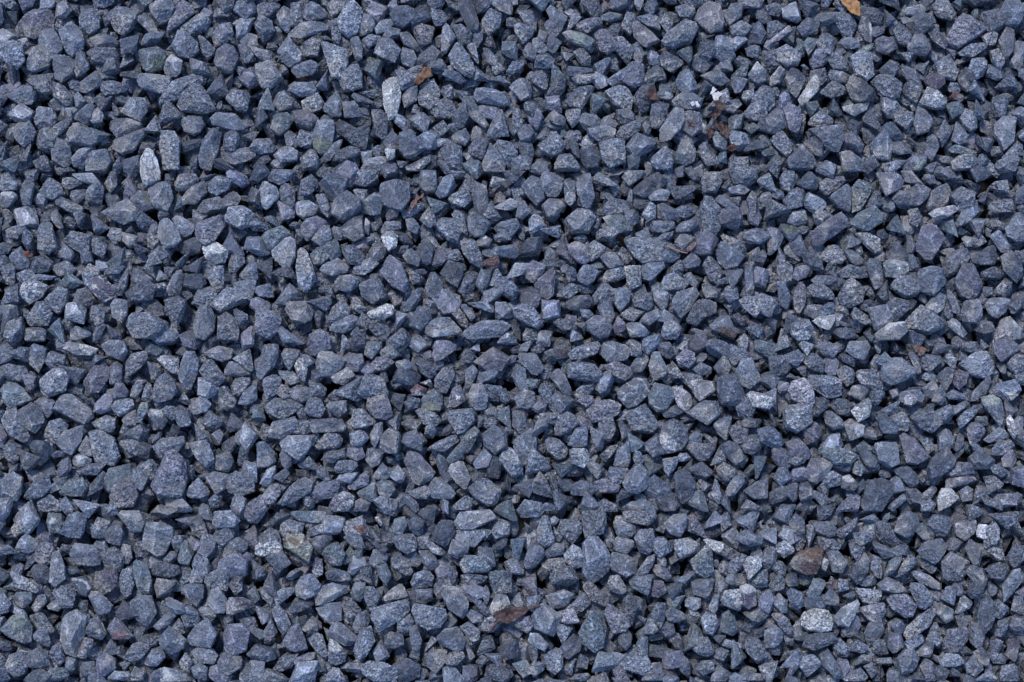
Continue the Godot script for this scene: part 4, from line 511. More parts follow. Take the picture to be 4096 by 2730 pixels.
	["g", -315, -55, -9.7, 1.3, -6.6, -10.2, 11.6, 1.3, 9.9, 5.1, 1.8, 8],
	["g", -308, -62, -5.8, -1.2, -1.5, -8, 6.5, 5.5, 4.7, 6.9, -4.8, 0.7],
	["p", -298, -57, -4.4, 2.4, -2, -6.3, 6.7, 1.4, -3.3, 4.8],
	["u/w/v", -297, -48, -5.8, -1.5, 5.2, -3.5, 3.6, 3.2, -4.7, 2.3],
	["g", -285, -50, -7.6, 5.2, -2.7, -8.2, 3.6, -13, 6.7, -6.3, 3.6, 9, -4.5, 11],
	["g", -251, -56, -8.8, -2.4, -4.5, -10.1, 5.6, -11, 6.4, 10.1, -0.8, 13],
	["p", -331, -27, -7.6, -4.3, -3.3, -9.6, 6.5, -7.2, 6.6, 4.2, 2.4, 10.9, -5.2, 7.1],
	["g", -384, -36, -11.5, 0.6, 0.7, -10.9, 9.1, -8, 7.1, 3.4, 1.2, 12.5, -5.6, 7.2],
	["g", -425, -21, -7.1, -10, 6.7, -9.6, 8.9, -3.4, 5, 7.1, -5.4, 14.6],
	["g", -401, -6, -8.6, 3.9, -8.3, -5.5, 3.6, -6.5, 9.3, -2.7, 8, 5.8, -7.5, 5.8],
	["g", -364, -6, -7.6, -2.1, -2.4, -6.8, 9.9, -1.1, 10, 1.7, -1.7, 5.5, -7.1, 5.5],
	["g", -349, -22, -6.4, -3.4, -3.1, -9.1, 5.5, -4.3, 5.1, 6.1, -1.1, 9.9],
	["g", -223, -62, -9.8, 3.7, 0.3, -9.8, 6, -7.9, 6.5, 6.6, -3.7, 7.5],
	["g", -235, -72, -7.3, 4.4, -4, -7.2, 5.1, -11.1, 7.4, 1.5, -0.6, 10.2, -6.2, 9.2],
	["g", -226, -47, -12, -4.2, 1.2, -8.1, 8.6, -7.1, 6.3, 6.3, 4.7, 12, -6.7, 3.4],
	["g", -129, -129, -7.5, -3.6, -4.2, -6, 5.1, -5, 4.9, 6.3, -0.2, 7.7],
	["p/w/s", -209, -129, -8.3, -4, -4.8, -12.3, 7.5, -5.9, 9.6, 1.9, -1.2, 13.7, -5.1, 8.8],
	["g", -192, -128, -7.3, -6.2, -1, -12.2, 5.8, -5.3, 6.2, 9.5, 1.7, 12.4, -6.1, 3.6],
	["g", -199, -146, -12.6, 2.4, -7.7, -5.5, 13.8, -5.5, 8.4, 2.4, 0.2, 8.3],
	["g", -127, -145, -11.5, 1.8, -8.9, -6.1, 12.7, -6.1, 10.9, 0.8, 0.8, 8.7, -8.6, 5.7],
	["p/b/se", -176, -116, -9.7, -2.9, -7.5, -6.8, 1.8, -7.8, 11.3, -1.9, 6.8, 5.9, -1.5, 8.9, -8.1, 4],
	["g", -161, -120, -7.7, -8.8, 1.6, -9.3, 6.7, 6.9, 4, 11.8, -2.6, 5.9],
	["v/b/s", -170, -100, -10.1, -1.8, 2.7, -10.1, 12.1, -7.6, 11.3, -2.8, -4.1, 12.8, -8.9, 7.9],
	["n", -202, -92, -11.9, 0.8, -8.4, -4.1, 5.3, -10.4, 13, -4.1, 8.5, 1.8, -4.1, 12.4],
	["g", -161, -92, -9.3, 4, -3.1, -7.7, 5.2, -10.1, 7.8, 3, -0.8, 9.8],
	["g", -104, -101, -10.1, 4.3, -4.3, -4.5, 8.7, -5.5, 8.9, 1.4, -5.9, 6.2],
	["g/b/s", -72, -142, -8.2, -1.4, -6.5, -9.3, 6.6, -9.3, 7.7, 4.5, 5.9, 9.5, -1.6, 10.4, -7.2, 5.5],
	["g/w/s", -44, -126, -11.5, -0.2, -2.7, -6.1, 5.7, -7.6, 9.9, 0.8, 3, 7.6, -7.3, 4.7],
	["g", -27, -126, -7.7, -2.5, -4.4, -14.4, 4.9, -10.4, 6.8, 4.3, 4.1, 15.1, -0.6, 14.1, -5.3, 5.3],
	["g", -71, -108, -8.2, 1.4, 0.1, -10.8, 4.8, -3.5, 6.8, 6.3, 0.3, 8.2],
	["g", -85, -102, -6.2, -5.4, 0.3, -7.3, 5.9, 0.5, 4.2, 8.3, -4.2, 3.4],
	["g", -44, -105, -8, -7.3, -2.5, -10.2, 3.2, -5.3, 7, 13.2, -0.5, 7.4],
	["d/p/w", -29, -101, -9, -5.6, -4.4, -10.4, 2.1, -9.5, 11.4, -1.7, 5, 9, -2.4, 11, -8, 5.2],
	["g", -7, -92, -9.2, -0.3, 6.6, -6.2, 6.6, 3.6, -7.4, 4],
	["g/w/n", -24, -87, -6.8, 0.2, -0.8, -6.1, 7.1, -1.7, 3.9, 4.6, -5.4, 4.1],
	["g", -50, -76, -9, -0.8, 3.4, -6.2, 7.6, 1.1, 3.5, 4.9, -4.8, 4],
	["d", -74, -79, -9.1, -5.4, -0.8, -12.2, 7.7, -1.5, 5, 11, -0.5, 12],
	["g/w/c", -66, -87, -6.3, -4.9, -1.6, -6.4, 5.4, 3.8, 5, 8.1, -3.4, -0.1],
	["g", -85, -73, -8.5, -1.9, -0.3, -8.6, 7.2, 0.1, 5.5, 7.8, -3.8, 4.9],
	["p", -124, -65, -11.5, 3.9, -7.5, -2.8, 7.2, -9.1, 11.9, -3.8, 3.8, 4.9, -5.4, 9.2],
	["p/b/e", -150, -64, -13.9, 2.3, -8.6, -3.4, 2.4, -8.3, 11.8, -2.5, 10.1, 4.3, -2.7, 7.1],
	["n", -163, -75, -9, -1.4, -3.6, -6.7, 4.7, -7.7, 10, 0.5, 1.4, 7.3, -5.1, 8.2],
	["g", -140, -51, -10.5, -0.2, -6.9, -5.9, 3.2, -7.4, 10.7, -2.1, 9, 3.6, 0.8, 7.9, -8.5, 4.6],
	["g", -83, -56, -4.6, -7.1, 4.3, -2.3, 5.3, 3.5, -1.2, 6.4, -4, 0.6],
	["g", -66, -48, -8, 1.2, -4, -12.2, 1.5, -12.7, 7.6, -3.6, 6.4, 8.9, 2.7, 12.7, -6.5, 7.9],
	["d", -37, -50, -9.2, 4.9, -5.1, -7.6, 3.2, -12.4, 9.7, -8.6, 4.2, 5.8, 0.6, 15.4],
	["g", -24, -53, -7, 4.2, -2.4, -9.2, 6.8, -8.3, 5, 2.3, -0.5, 11.9],
	["p", -13, -54, -6.4, 6.2, -0.5, -10.6, 6.9, 1.4, -0.4, 7.1],
	["g", -16, -40, -8.6, 5.4, -8.1, -2.2, 7.5, -8, 11.2, -3.2, 2, 4.4, -6.2, 9.2],
	["g", -146, -26, -10.2, 9.8, -6, -4.5, 3, -12.1, 9.7, -2.6, 8.8, 2.2, -0.2, 8.8],
	["g", -141, -15, -13.1, 5.6, -10.9, -0.1, 5.4, -8.7, 10.9, -6.8, 10.2, 0.8, -0.7, 7.5],
	["g", -130, -31, -7.8, -4.7, -1.5, -8.5, 8.9, 4.9, 2.5, 7.7, -4.9, 2],
	["g", -77, -19, -10.1, 6, -2.1, -12, 8.1, -5.4, 10, 0.3, 0, 10.7],
	["t", -44, -21, -8.6, -5.6, -1.3, -9.4, 7.1, 3.9, 6.2, 9.6, 0.7, 7.7],
	["d", -37, -25, -7.6, -6.6, -2.1, -7.1, 6.7, 3.8, 2.6, 8.6],
	["p", -159, -5, -8.6, -1.7, -2.2, -5.4, 8.9, 2.1, 7.2, 5, -6.6, 1.2],
	["g/w/n", -124, -101, -2.9, 4.5, -1.3, -8.2, 2.5, -4.3, 1.8, 7.4],
	["g", -56, -29, -5.2, 0.5, 2.5, -6.7, 4.4, 1.4, -2, 5.7],
	["v", 35, -119, -10.2, -1.4, -2.3, -8.2, 6.1, -7.2, 10.8, -1.4, 4.2, 6.5, -4.2, 9.9],
	["g", 89, -118, -11.2, 0.4, -6.4, -6.5, 9.4, -6, 12.1, 1.3, 4.6, 6.2, -10.3, 6.2],
	["n", 91, -104, -13.2, -5.2, -7.6, -7.6, 3.6, -7.2, 11.8, 1.6, 11.7, 6.5, 0.6, 8.4, -8.6, 2.6],
	["g", 104, -146, -9.8, 0.9, -5.5, -5, 12.3, -5, 7.5, 0.9, -2.9, 8.3],
	["p", 127, -129, -10.3, 1.7, -0.8, -6.2, 9.4, -3.2, 5.5, 4.6, -7.5, 4.6],
	["p/w/c", 118, -114, -7, 2.2, -0.3, -9.5, 5.2, -5.6, 5, 5.1, -1.6, 8.5],
	["d", 133, -114, -9, -6.4, -1.9, -9.3, 10.9, 1.4, 9.8, 6.3, -0.4, 7.3, -7.8, 4.4],
	["g", 128, -102, -10.7, 0.1, -9.7, -4.3, 9.8, -4.8, 11.6, 1.1, 2.2, 5.5, -8, 5],
	["g", 150, -102, -10, 2.1, -4.8, -3.7, 8.3, -6.7, 10, -1.8, 2.4, 5, -8.7, 6],
	["g", 130, -92, -9.9, 3.5, -1.4, -3.3, 7.9, -5.7, 6.9, -0.4, -1.6, 5],
	["g", 183, -122, -11.8, -7.6, -3.4, -7.6, 11.2, 4.2, 9.2, 8.1, 2.7, 7.1, -8.2, -1.7],
	["g", 172, -142, -8.6, -3.1, -5.6, -9, 9.4, -9, 9.1, -0.1, 3.2, 10.2, -8, 9.7],
	["g", 195, -134, -9.7, -1.2, 3, -5.2, 9.4, -0.3, 4.6, 4.2, -6.6, 3.7],
	["v", 206, -122, -4.9, -3.8, 0.5, -12.1, 4, -7.7, 2.4, 12.9, -2.1, 9.9],
	["g", 9, -115, -5.8, 6.1, -3.5, -7.6, 1.2, -8.6, 7.2, 1.2, 0.2, 8],
	["p", 20, -103, -5.6, -3.5, -0.9, -8.9, 5.6, -5.5, 7.4, 1.3, -0, 7.2, -5.1, 10.1],
	["v", 58, -78, -10.9, -6.9, -3.4, -9.8, 5.8, -5.9, 11.3, 2.8, 4.7, 10.5, -1.7, 8.6, -9.1, 0.9],
	["g", 71, -80, -7.3, -4.1, -0.8, -9, 9.3, -2.2, 7.4, 2.6, -4.7, 10.4],
	["g/b/n", 85, -71, -9.8, -2.5, -5.6, -7.3, 2.8, -6.4, 10.9, 5.2, -2.1, 7.1],
	["d", 96, -76, -6.9, -1.4, -2.2, -8.2, 3.3, -4.3, 6.9, 3.4, 0.3, 8.2],
	["v", 165, -85, -10, 6.9, -6.8, -7.7, 2.5, -9.6, 11.2, -4.8, 4.8, 8.8, -3.5, 9.3],
	["g", 191, -84, -16.7, -9.4, -10.1, -11.3, 3.6, -4.5, 15.7, 9, 12.4, 10.9, 2.3, 9],
	["g", 153, -71, -8.5, 0.5, 1, -8.7, 8.2, -0.5, 6.2, 4.3, -4.9, 6.7],
	["d", 171, -63, -9, -4, -4.1, -11.7, 0.4, -9.8, 10.2, 3.7, 4.5, 9.4, -2, 10.4],
	["g", 119, -63, -9.1, -2.6, -5.3, -6.9, 9.5, -7.4, 10.8, -1.6, -1, 9.9, -7.4, 8],
	["g", 87, -58, -9.5, 0.1, -6.2, -4.7, 7.7, -6.2, 11.3, 1, 2, 4.9, -9.1, 6.8],
	["g", 64, -58, -9.1, 0.5, -3.5, -8.2, 3, -8.2, 10.3, -2.4, 5.6, 5.3, 0, 9.1, -8.2, 5.3],
	["d", 50, -58, -4.7, -3, 0.4, -7.8, 5, -3, 4, 4.7, -3.4, 7.5],
	["v", 19, -61, -8.2, -2.8, -1.3, -9.6, 9.8, -4.7, 7, 3.9, -1.3, 10.1, -7.8, 5.8],
	["g", 48, -43, -10, 4.7, -9.5, 1.9, 0.2, -6.8, 8.5, -5.8, 8.4, -0.1, 0.1, 6.6],
	["d", 57, -33, -11.5, -1, -5.5, -5.8, 8.3, -7.2, 11.5, 0.9, 1.8, 7.6, -9.2, 5.7],
	["g", 78, -40, -10.5, 1.7, -2.5, -9.7, 3, -9.7, 9.3, -2.1, 8.3, 7.5, -8.3, 7.5],
	["p", 93, -37, -6.3, -6, -2.1, -8.8, 8, -6.9, 6, 2.6, -1.5, 12.1, -6, 5.5],
	["g", 111, -35, -9.6, -2, -5.4, -6.8, 6.6, -7.8, 9.1, 3.7, 2.6, 8.4, -7.5, 5.6],
	["p/b/s", 126, -38, -8.2, -7.3, 1, -7.8, 7.4, -3.5, 5.3, 7, 0.6, 10.8, -5.6, 2.2],
	["g", 137, -51, -11.4, 2.9, -7.6, -5.7, 0.8, -9.1, 14.4, 1.9, 6, 5.8, -7.8, 7.2],
	["g", 152, -55, -6.9, -3.9, -0.3, -7.2, 6.4, 2.8, 3.9, 7.6, -3.3, 2.8],
	["d", 156, -24, -8.7, 5.3, -3.3, -7.1, 3.2, -12.8, 8.4, 1.5, -0.1, 10, -7.4, 8.1],
	["g", 166, -30, -7.7, -3.3, -2.6, -7.1, 7.5, -4.3, 7.3, 3.4, 0.7, 7.6, -6.5, 4.3],
	["g", 185, -41, -8, 0.9, -3.7, -6.7, 5.5, -5.8, 7.1, 3.8, -1.3, 7.6],
	["g", 169, -44, -7.8, -0.6, -4, -6.4, 8.8, -3, 4.9, 5.1, -4.3, 6.1],
	["p", 203, -31, -11, -4.6, -2.6, -7.9, 9.2, -5.5, 8, 4, 2.3, 10.7, -7.6, 3.1],
	["g/c/s", 179, -13, -12.1, -1.6, -3.6, -9.2, 4.6, -9.2, 10.6, 6, 7.7, 10.7, -11.3, 2.2],
	["p", 134, -10, -9, 3.9, -4.7, -7.9, 3.6, -8.4, 8.9, -1.8, 5.1, 7.7, -4.1, 7.7],
	["g", 80, -26, -7.9, -3.4, -6, -8.7, 4.1, -8.2, 6.7, 3.2, 2.9, 12.7, -3.4, 5.1],
	["d/b/s", 45, -14, -10.6, -1.4, -5, -5.2, 6, -4.2, 9.6, 4.3, -2.4, 5.2],
	["g", 105, -10, -9.3, -3.9, -6.1, -6.7, 3.1, -5.8, 11.2, 2.7, 6.5, 5.6, -5.4, 6],
	["g", 101, -23, -9.2, -0.3, -1.3, -6, 10.5, -2.2, 1.2, 6.4, -7, 3.5],
	["g", 117, -21, -10, 4, -3.9, -3.6, 5.4, -7.4, 8.9, -0.8, -1.3, 6.8],
	["g", 181, -52, -9.8, 1.2, 3.7, -4, 9.2, -0.7, 2.6, 2.2, -7.5, 3.2],
	["g", 201, -52, -3.8, -11.2, 3.6, -12.2, 3.8, 9.9, -0.9, 12.7, -3.6, 11.8],
	["n", 16, -6, -6.7, 5.1, -6.7, -0.6, -3.5, -6.2, 4.8, -5.3, 7.5, 2.3, 4.7, 5.1],
	["p", 245, -110, -9.2, 4.5, -4.7, -6.2, 5.7, -8.2, 8.2, -0.4, 7, 4.5, -3.3, 7.9],
	["g", 266, -110, -8, -1.7, -1.2, -9.1, 9.6, -1.7, 7.6, 2.2, -1, 9, -6.5, 5.1],
	["d/m/c", 238, -97, -9.7, -3.8, -7.2, -7.7, 10.2, -1.8, 7.2, 4, 0.5, 8.9, -4.8, 3],
	["g", 237, -142, -6.8, -2.8, -2.9, -8.2, 5.6, -8.7, 6.5, 2.2, 2, 10.1, -6.2, 6.1],
	["d", 255, -141, -10.4, 2.2, 0.4, -10.1, 8.4, -0.8, 6.2, 7.1, -4, 6.1],
	["v/b/w", 275, -140, -10.9, -0.9, -2.7, -6.8, 10.4, -7.8, 12.6, -2.9, 4.3, 5, -4.4, 9.9, -9.8, 6],
	["g", 284, -127, -11.9, -0.7, 5, -13.5, 7.5, -6.6, 5.7, 13, -4.4, 8.1],
	["d", 312, -125, -8.7, 6.2, -0.5, -8.5, 4.2, -9.5, 6.4, 3.3, 0.6, 7.2],
	["g", 349, -130, -9.4, 9.2, -8.7, -2.6, 2, -11.4, 11.1, -5.5, 6.8, 4.3, -0.1, 10.2],
	["g", 345, -110, -5.9, -6.5, 2.6, -7.5, 6.8, 0.3, 1.6, 9.1, -4.7, 5.2],
	["g", 391, -114, -12.8, 11.1, 1.6, -12.3, 9.1, -11.8, 9.3, -0.6, 0.4, 8.2, -11.1, 13.1],
	["g", 419, -118, -14.1, 2, -8.1, -4.4, 2.2, -5.4, 13.1, -1.9, 10.9, 3.9, -5, 4.9],
	["g/p/s", 417, -88, -9, -5.2, -0.3, -11.1, 7.9, 5.4, 6.7, 9.8, 0.2, 9.3],
	["g", 399, -90, -7.1, 1.3, -3.5, -4.6, 2.2, -6.5, 7.2, 1.3, -0.5, 6.6],
	["d", 405, -75, -13.9, 4.8, -2.1, -6.7, 8.4, -11.1, 9.8, -3.8, 5.3, 7.7, -6.7, 7.7],
	["g", 385, -74, -9.3, 6.8, -3.2, -2.8, 3.8, -10.6, 7, -2.8, 1.8, 6.8],
	["g", 224, -90, -5.9, 13.2, -5.1, -11.1, 4.2, -10.1, 8.5, -2.3, 3.6, 7.4, -3.1, 13.2],
	["p", 274, -77, -11.9, 2.8, -4.4, -8.8, 3, -8.8, 11.7, 2.8, 6.9, 7.6, -5.1, 6.6],
	["n", 292, -74, -9.1, -6.5, -2.5, -8.5, 8.9, 3.1, 5, 8.9, -3.1, 4.1],
	["p", 306, -88, -12.7, -8.4, -0.2, -7.5, 7.9, -2.6, 8.3, 8, 3.5, 10.9, -4.4, 3.2],
	["d", 328, -75, -10.3, 0.4, 0.1, -12.1, 8.9, -3.4, 8.4, 5.3, 2.7, 9.1, -6.5, 8.1],
	["g", 290, -61, -13.9, 0.6, -3.4, -7.1, 12, -2.3, 11.7, 4.4, 5.2, 5.4, -9.5, 4.4],
	["g", 308, -59, -7.7, -7.8, -3.7, -13.1, 3.6, -11.6, 5.9, -1, 6.1, 12.4, -1.4, 14.3, -5.4, 1.8],
	["g", 232, -61, -6.9, -6.2, 2.4, -10.1, 7.3, -4.3, 5.5, 7.2, -1.1, 10.6, -6.4, 5.3],
	["v", 246, -61, -7.6, 4.4, -5, -4.2, 5.3, -7.1, 7.9, -3.3, 3.9, 4.4, -3.6, 7.3],
	["v", 244, -39, -5.5, 9.4, -5.4, -3.9, 2, -16.4, 5.8, -6.8, 4.8, 6.6, -2, 15.2],
	["g/b/s", 265, -54, -11.3, -0.3, -6, -4.1, 9.6, -3.1, 10.4, 0.7, 3.7, 4.5, -6.4, 3.6],
	["g", 262, -44, -11.9, -3.5, -3.4, -8.8, 7.4, -2.5, 12.5, 7, 4.2, 7, -6.7, 4.2],
	["p", 411, -31, -10.3, -1.9, -5.4, -7.6, 5.7, -8, 11.4, -3.8, 6.7, 4.8, -1, 10.5, -7.2, 6.7],
	["d/w/v", 325, -28, -9.1, -4.3, -1.9, -9.1, 9, -6.2, 9.5, 1.4, -2.1, 11.8, -8.1, 3.3],
	["g/w/s", 359, -33, -9.7, 2, 1, -9.4, 8.2, -6.6, 5.7, 4.9, -0, 8.7, -9, 4.9],
	["d", 294, -21, -7.8, -1.7, -5.2, -8.3, 2.8, -3.6, 9.8, 5, 4.2, 6.9, -5.7, 2.1],
	["d", 283, -7, -13.9, -2.8, -9.1, -5.6, 3.6, -4.7, 14.3, 2.9, 9.6, 5.7, -5.9, 3.8],
	["g", 418, -48, -10.4, 4.3, 2.5, -9.6, 7.9, -8.2, 5.4, 2.4, 0.3, 9.1],
	["g", 372, -34, -6.6, -12.4, -2, -11.4, 6.1, 5.7, 5.8, 10.5, -0.5, 9.5],
	["k", 415, -5, -9.5, 4.9, -9.2, 0.2, -0.4, -8.3, 10.9, 1.1, 7, 4.9],
	["g", -399, 13, -8.1, -5.6, -2.9, -10.3, 7.7, -7.5, 6.2, 3.8, 2.3, 13.6, -5.5, 6.6],
	["g", -384, 16, -8.8, -5.6, -3.6, -8.9, 8.6, -3.7, 8.3, 6.6, -1.6, 8.5, -8.4, 1.9],
	["g", -424, 11, -6, -6.5, 1.1, -8.4, 8.5, -0.9, 3.9, 5.7, -4.9, 9.5],
	["g", -416, 27, -12.8, -4.8, -4.8, -7.6, 8.2, -4.8, 11.8, 1.8, 6.3, 8.3, -6.6, 5.5],
	["g", -333, 7, -12.5, -2.5, -5.9, -7.2, 6.9, -7.2, 10, 1.3, 5.9, 9.7, -6.2, 5],
	["g/b/s", -316, 18, -8.8, 1.3, -3.8, -7.1, 8.8, -10.4, 10.1, -3.4, 4.1, 5, -7.3, 13],
	["g", -332, 27, -5.5, -6.5, -0.2, -10.7, 5, -6.5, 5.4, 8.4, -4.6, 9.3],
	["p/w/w", -287, 19, -11.9, -4.7, -5.6, -7.5, 7.3, -4.7, 7.9, 9.3, -0.4, 7.4],
	["d", -300, 26, -6.5, -9.7, -0.8, -5.9, 6.7, -0.3, 3.4, 7.1, -2, 7.1],
	["g", -304, 44, -5.5, 6, -1.8, -10.7, 0.9, -9.8, 5.6, 2.3, 2.7, 8.3],
	["p", -245, 10, -13.5, -0.9, -2.3, -6.6, 12.4, -3.8, 8.2, 4.7, 1.9, 7, -9.2, 3.7],
	["p", -224, 16, -10.6, -1.6, 3.7, -10, 7, 7.8, 3.4, 9.7],
	["g", -232, 24, -9.2, 0, -5.8, -7.5, 3.3, -5.6, 13.2, 3.8, 4.7, 5.2, -9, 5.2],
	["g", -228, 37, -7.9, 0.8, -3.7, -7.1, 8.2, -6.7, 8.4, -1.1, -0.4, 9.2, -5.9, 7.3],
	["g", -389, 55, -10.1, -2.3, -5.1, -8.8, 7, -4.2, 9.1, 0.4, 2.5, 11.1, -3.3, 5.1],
	["d", -360, 46, -8.4, -4.7, -5.9, -7.5, 8.5, 4.6, 5.9, 7.4, 0.2, 2.8],
	["v", -328, 43, -6.7, 1.3, -3.6, -7, 2.8, -7, 7.7, 0.4, 5.3, 5.1, -5.5, 6.9],
	["p", -325, 55, -9.8, 1.5, -4.8, -7.3, 7.9, -5.9, 10.1, 0.6, 3.1, 6.1, -3.1, 8.9],
	["g", -314, 42, -5, 5, -2.4, -6.2, 5.9, -4.3, 4.3, 0.3, 0.1, 6.8],
	["g", -379, 76, -9.8, 3.8, -6, -7.3, 2.9, -10, 10, -4.5, 6.5, 4.7, -0.3, 11.6],
	["p/b/c", -353, 90, -7.7, 1.7, -1.1, -9.3, 4.4, -6.6, 6.1, 7.2, -2, 7.2],
	["p/l/w", -339, 70, -11.8, -1.2, 1, -7.7, 7.9, -4.9, 8, 4.3, 4.5, 8, -6.5, 4.3],
	["b", -318, 66, -7, 1.4, -1.5, -6, 3.9, -7.8, 5.4, 5.1, -3.6, 6],
	["n/l/n", -308, 61, -5, 8.6, -4.5, 0.3, -0.4, -8.5, 4.1, -9, 5.4, -0.6, -1.3, 9.5],
	["d/w/n", -295, 66, -8.6, -3.8, -6.5, -8.5, 2.6, -6.6, 8.5, 1.7, 4.3, 9.1, -1.2, 8.2],
	["g", -284, 61, -7.4, 0.3, -4.9, -5.7, 5.1, -4.3, 6.3, 3, 2, 7.2],
	["p", -260, 55, -9.9, 4.6, 1.2, -10.3, 8.8, -1.9, 5.5, 4.6, -5.2, 7.8],
	["d", -239, 49, -6.8, 2, -6.3, -8.2, 0.9, -11, 9, 1.1, 6.1, 7.6, -5.6, 9.5],
	["g", -220, 46, -9.5, 7, -3.6, -5.1, 6.3, -10.6, 6.7, 3.3, -1.4, 7.9],
	["g", -316, 89, -12.3, -4, 0.2, -6.7, 10.4, -0.3, 4.5, 8.4, -3.8, 4.3],
	["d/b/n", -238, 103, -7, -5.3, 4.1, -9, 8, -0.8, 3.9, 8.4, -7, 6.5],
	["g", -300, 109, -9.6, -1.6, 1.2, -9.3, 6.9, -4.3, 6.4, 5.7, 2.1, 9.3, -5.3, 4.8],
	["g", -243, 119, -11.3, -4.5, -3.4, -8.1, 8.4, -6.3, 7.9, 5.5, -0.8, 10.9],
	["g", -259, 126, -10.7, 1.3, 0.4, -10.4, 11.7, 3.1, 2, 6.8, -7.9, 5.9],
	["g", -217, 110, -6.9, 1.6, -5.5, -9.4, 5.6, -5.7, 6.1, 9.7, -2.2, 7],
	["d", -223, 95, -5.2, 7.2, -1.4, -11.1, 5.9, -8.3, 2, 7.2, -1.4, 12.7],
	["d", -390, 93, -9.5, -4.1, -6.2, -8.2, 6.5, -6.9, 7.3, 5.9, 2.3, 11.4, -6.4, 2.3],
	["g", -414, 94, -8.2, -4, -2.3, -9.9, 7.1, -4.9, 6.9, 5.2, 1.8, 10.6, -5.7, 5.2],
	["g", -376, 122, -9.4, 2.4, 7, -9, 8.5, -5.8, 5, 2.4, -7.2, 7.8],
	["g", -381, 138, -10, -1.5, -0.2, -8.7, 9.2, -1.5, 9.7, 5.7, -8.2, 5.7],
	["p", -276, 138, -10.8, -4, -6.9, -7.6, 2.9, -6.7, 12.3, 3.2, 11.6, 5.9, -6.3, 6.4],
	["g", -349, 108, -12.2, 2, -5.3, -3.9, 4.5, -5.3, 12.6, -4.3, 5.1, 4.8, -10.2, 4.8],
	["g/w/c", -358, 101, -10.5, 0.6, -1.9, -6.7, 9.2, -1.2, 8.5, 3.4, -1.2, 5.6],
	["g/b/n", -186, 14, -7.3, -2.9, -4.7, -8, 7.7, -6.6, 6.5, 0.9, -0.4, 12.1, -5.2, 4.6],
	["b", -141, 31, -10.7, 0.7, 3.7, -8.2, 10.2, -1.2, 0.4, 7.2, -7, 5.3],
	["p", -125, 68, -8.8, 3.8, -6.8, -8.2, 0.4, -9.1, 12.4, 1.9, 5.2, 6.5, -4.7, 8.4],
	["n", -117, 7, -6.7, 5, -6, -6.3, 7.7, -6.3, 7.8, -0.6, -0.3, 9.2],
	["n", -103, 10, -8.7, -0.7, 1.2, -7.3, 8.7, 2.1, 4.2, 5.4, -5.9, 4],
	["g", -90, 21, -7.8, -2.7, 1.3, -5.1, 8.7, 0.1, 2.4, 5.2, -5.9, 2.9],
	["d", -73, 22, -10.6, -11.9, -6.1, -12.4, 8.7, 1.2, 9.7, 10.5, 3.3, 11.5, -6.8, 0.3],
	["v", -57, 7, -9.4, 5.4, -7.7, -6.8, 13.3, -6.8, 11.6, -1.2, -0.2, 7.3, -7.5, 11.5],
	["d", -37, 13, -5.3, -1.2, 1.1, -6.8, 5.2, -2.1, 3.9, 4.4, -4.3, 5.4],
	["g/b/s", -35, 30, -4.4, 12.3, -4, -5.4, 1.9, -10.1, 6.5, -4.5, 1.1, 7.7],
	["g", -94, 34, -6.2, 3.4, 0.9, -6.8, 5.9, -7.3, 2.9, 3.4, -4.3, 7.6],
	["n/m/s", -67, 53, -11.3, -0.1, -5.1, -6.6, 5.8, -8, 9.5, -1.1, 6.9, 7.3, -4.9, 7.3],
	["d", -83, 54, -7.3, -0.5, -1, -5.2, 7.2, -3.3, 4.5, 3.2, -2.7, 5.9],
	["d", -95, 51, -6.6, 1.3, -3.6, -6.1, 6.4, -5.1, 2.1, 8.8],
	["g", -201, 38, -7.7, -0.1, -7, -5.7, 2.9, -9.9, 8.4, -5.7, 5.2, 6.5, -3.7, 11.6],
	["g", -186, 31, -10.1, -5.9, 2.3, -4.9, 10.7, 3.5, 0.8, 6.7, -7.6, -0.3],
	["v", -190, 44, -6.7, 0.5, -3.7, -6.9, 2.6, -6, 7, 3.3, 0.3, 7.5],
	["g/b/c", -176, 45, -10.7, -3.2, -1.8, -7.4, 8.3, -4.1, 10.3, 0.5, 2.3, 8.4, -5.9, 5.2],
	["g", -164, 57, -9.1, 3.4, -4.9, -9.6, 4.2, -7.7, 9, 1.6, 5.5, 8.9, -3.6, 7.1],
	["p/d/s", -145, 58, -9.5, -2.2, -6.4, -5.5, 7.1, -6.9, 7.3, 2.4, 1.2, 9.3, -5.3, 4.3],
	["g", -150, 85, -10.1, 1, -3.1, -7.8, 6, -5.5, 9.7, -0.9, 7.2, 5.5, -6.3, 6.5],
	["g", -205, 97, -6.9, -9.9, 0.2, -10.8, 7.7, -3.5, 8.9, 4.7, 2.7, 9.3, -6.2, 10.2],
	["p", -127, 84, -7.5, -5.2, 5.1, -6.1, 9.3, -0.6, 1.8, 6.7, -5.9, 6.7],
	["g", -112, 80, -5.4, 0.4, -1.5, -7.9, 4.8, -10.2, 5, 0.4, -1.1, 11.4, -4.8, 6.8],
	["d", -146, 98, -11.7, 3.2, -8.2, -1.3, 9.7, -7.7, 8.1, 1.4, -2.6, 6.4],
	["v", -129, 96, -8.6, 1.8, -6.5, -3.7, 4.3, -6.4, 8.1, 2.7, 0.9, 6.4],
	["g", -137, 107, -9.7, 1.4, -6.2, -4.1, 8.1, -5.9, 9.6, -0.4, 3.9, 5, -7.8, 5.5],
	["g", -114, 98, -7.5, 2.5, -5.4, -6.6, 3.6, -8.5, 8.2, -3.9, 3.9, 7.1, -2.4, 9.8],
	["p", -68, 66, -12.4, -6.1, -9.3, -8.4, 1.6, -6.1, 13.9, 5, 10.8, 7.7, -5.5, 5],
	["g", -82, 85, -9.9, 1.2, -5.6, -7, 2.5, -9.3, 8.1, 1.2, 7.3, 9.5, -5.4, 4.9],
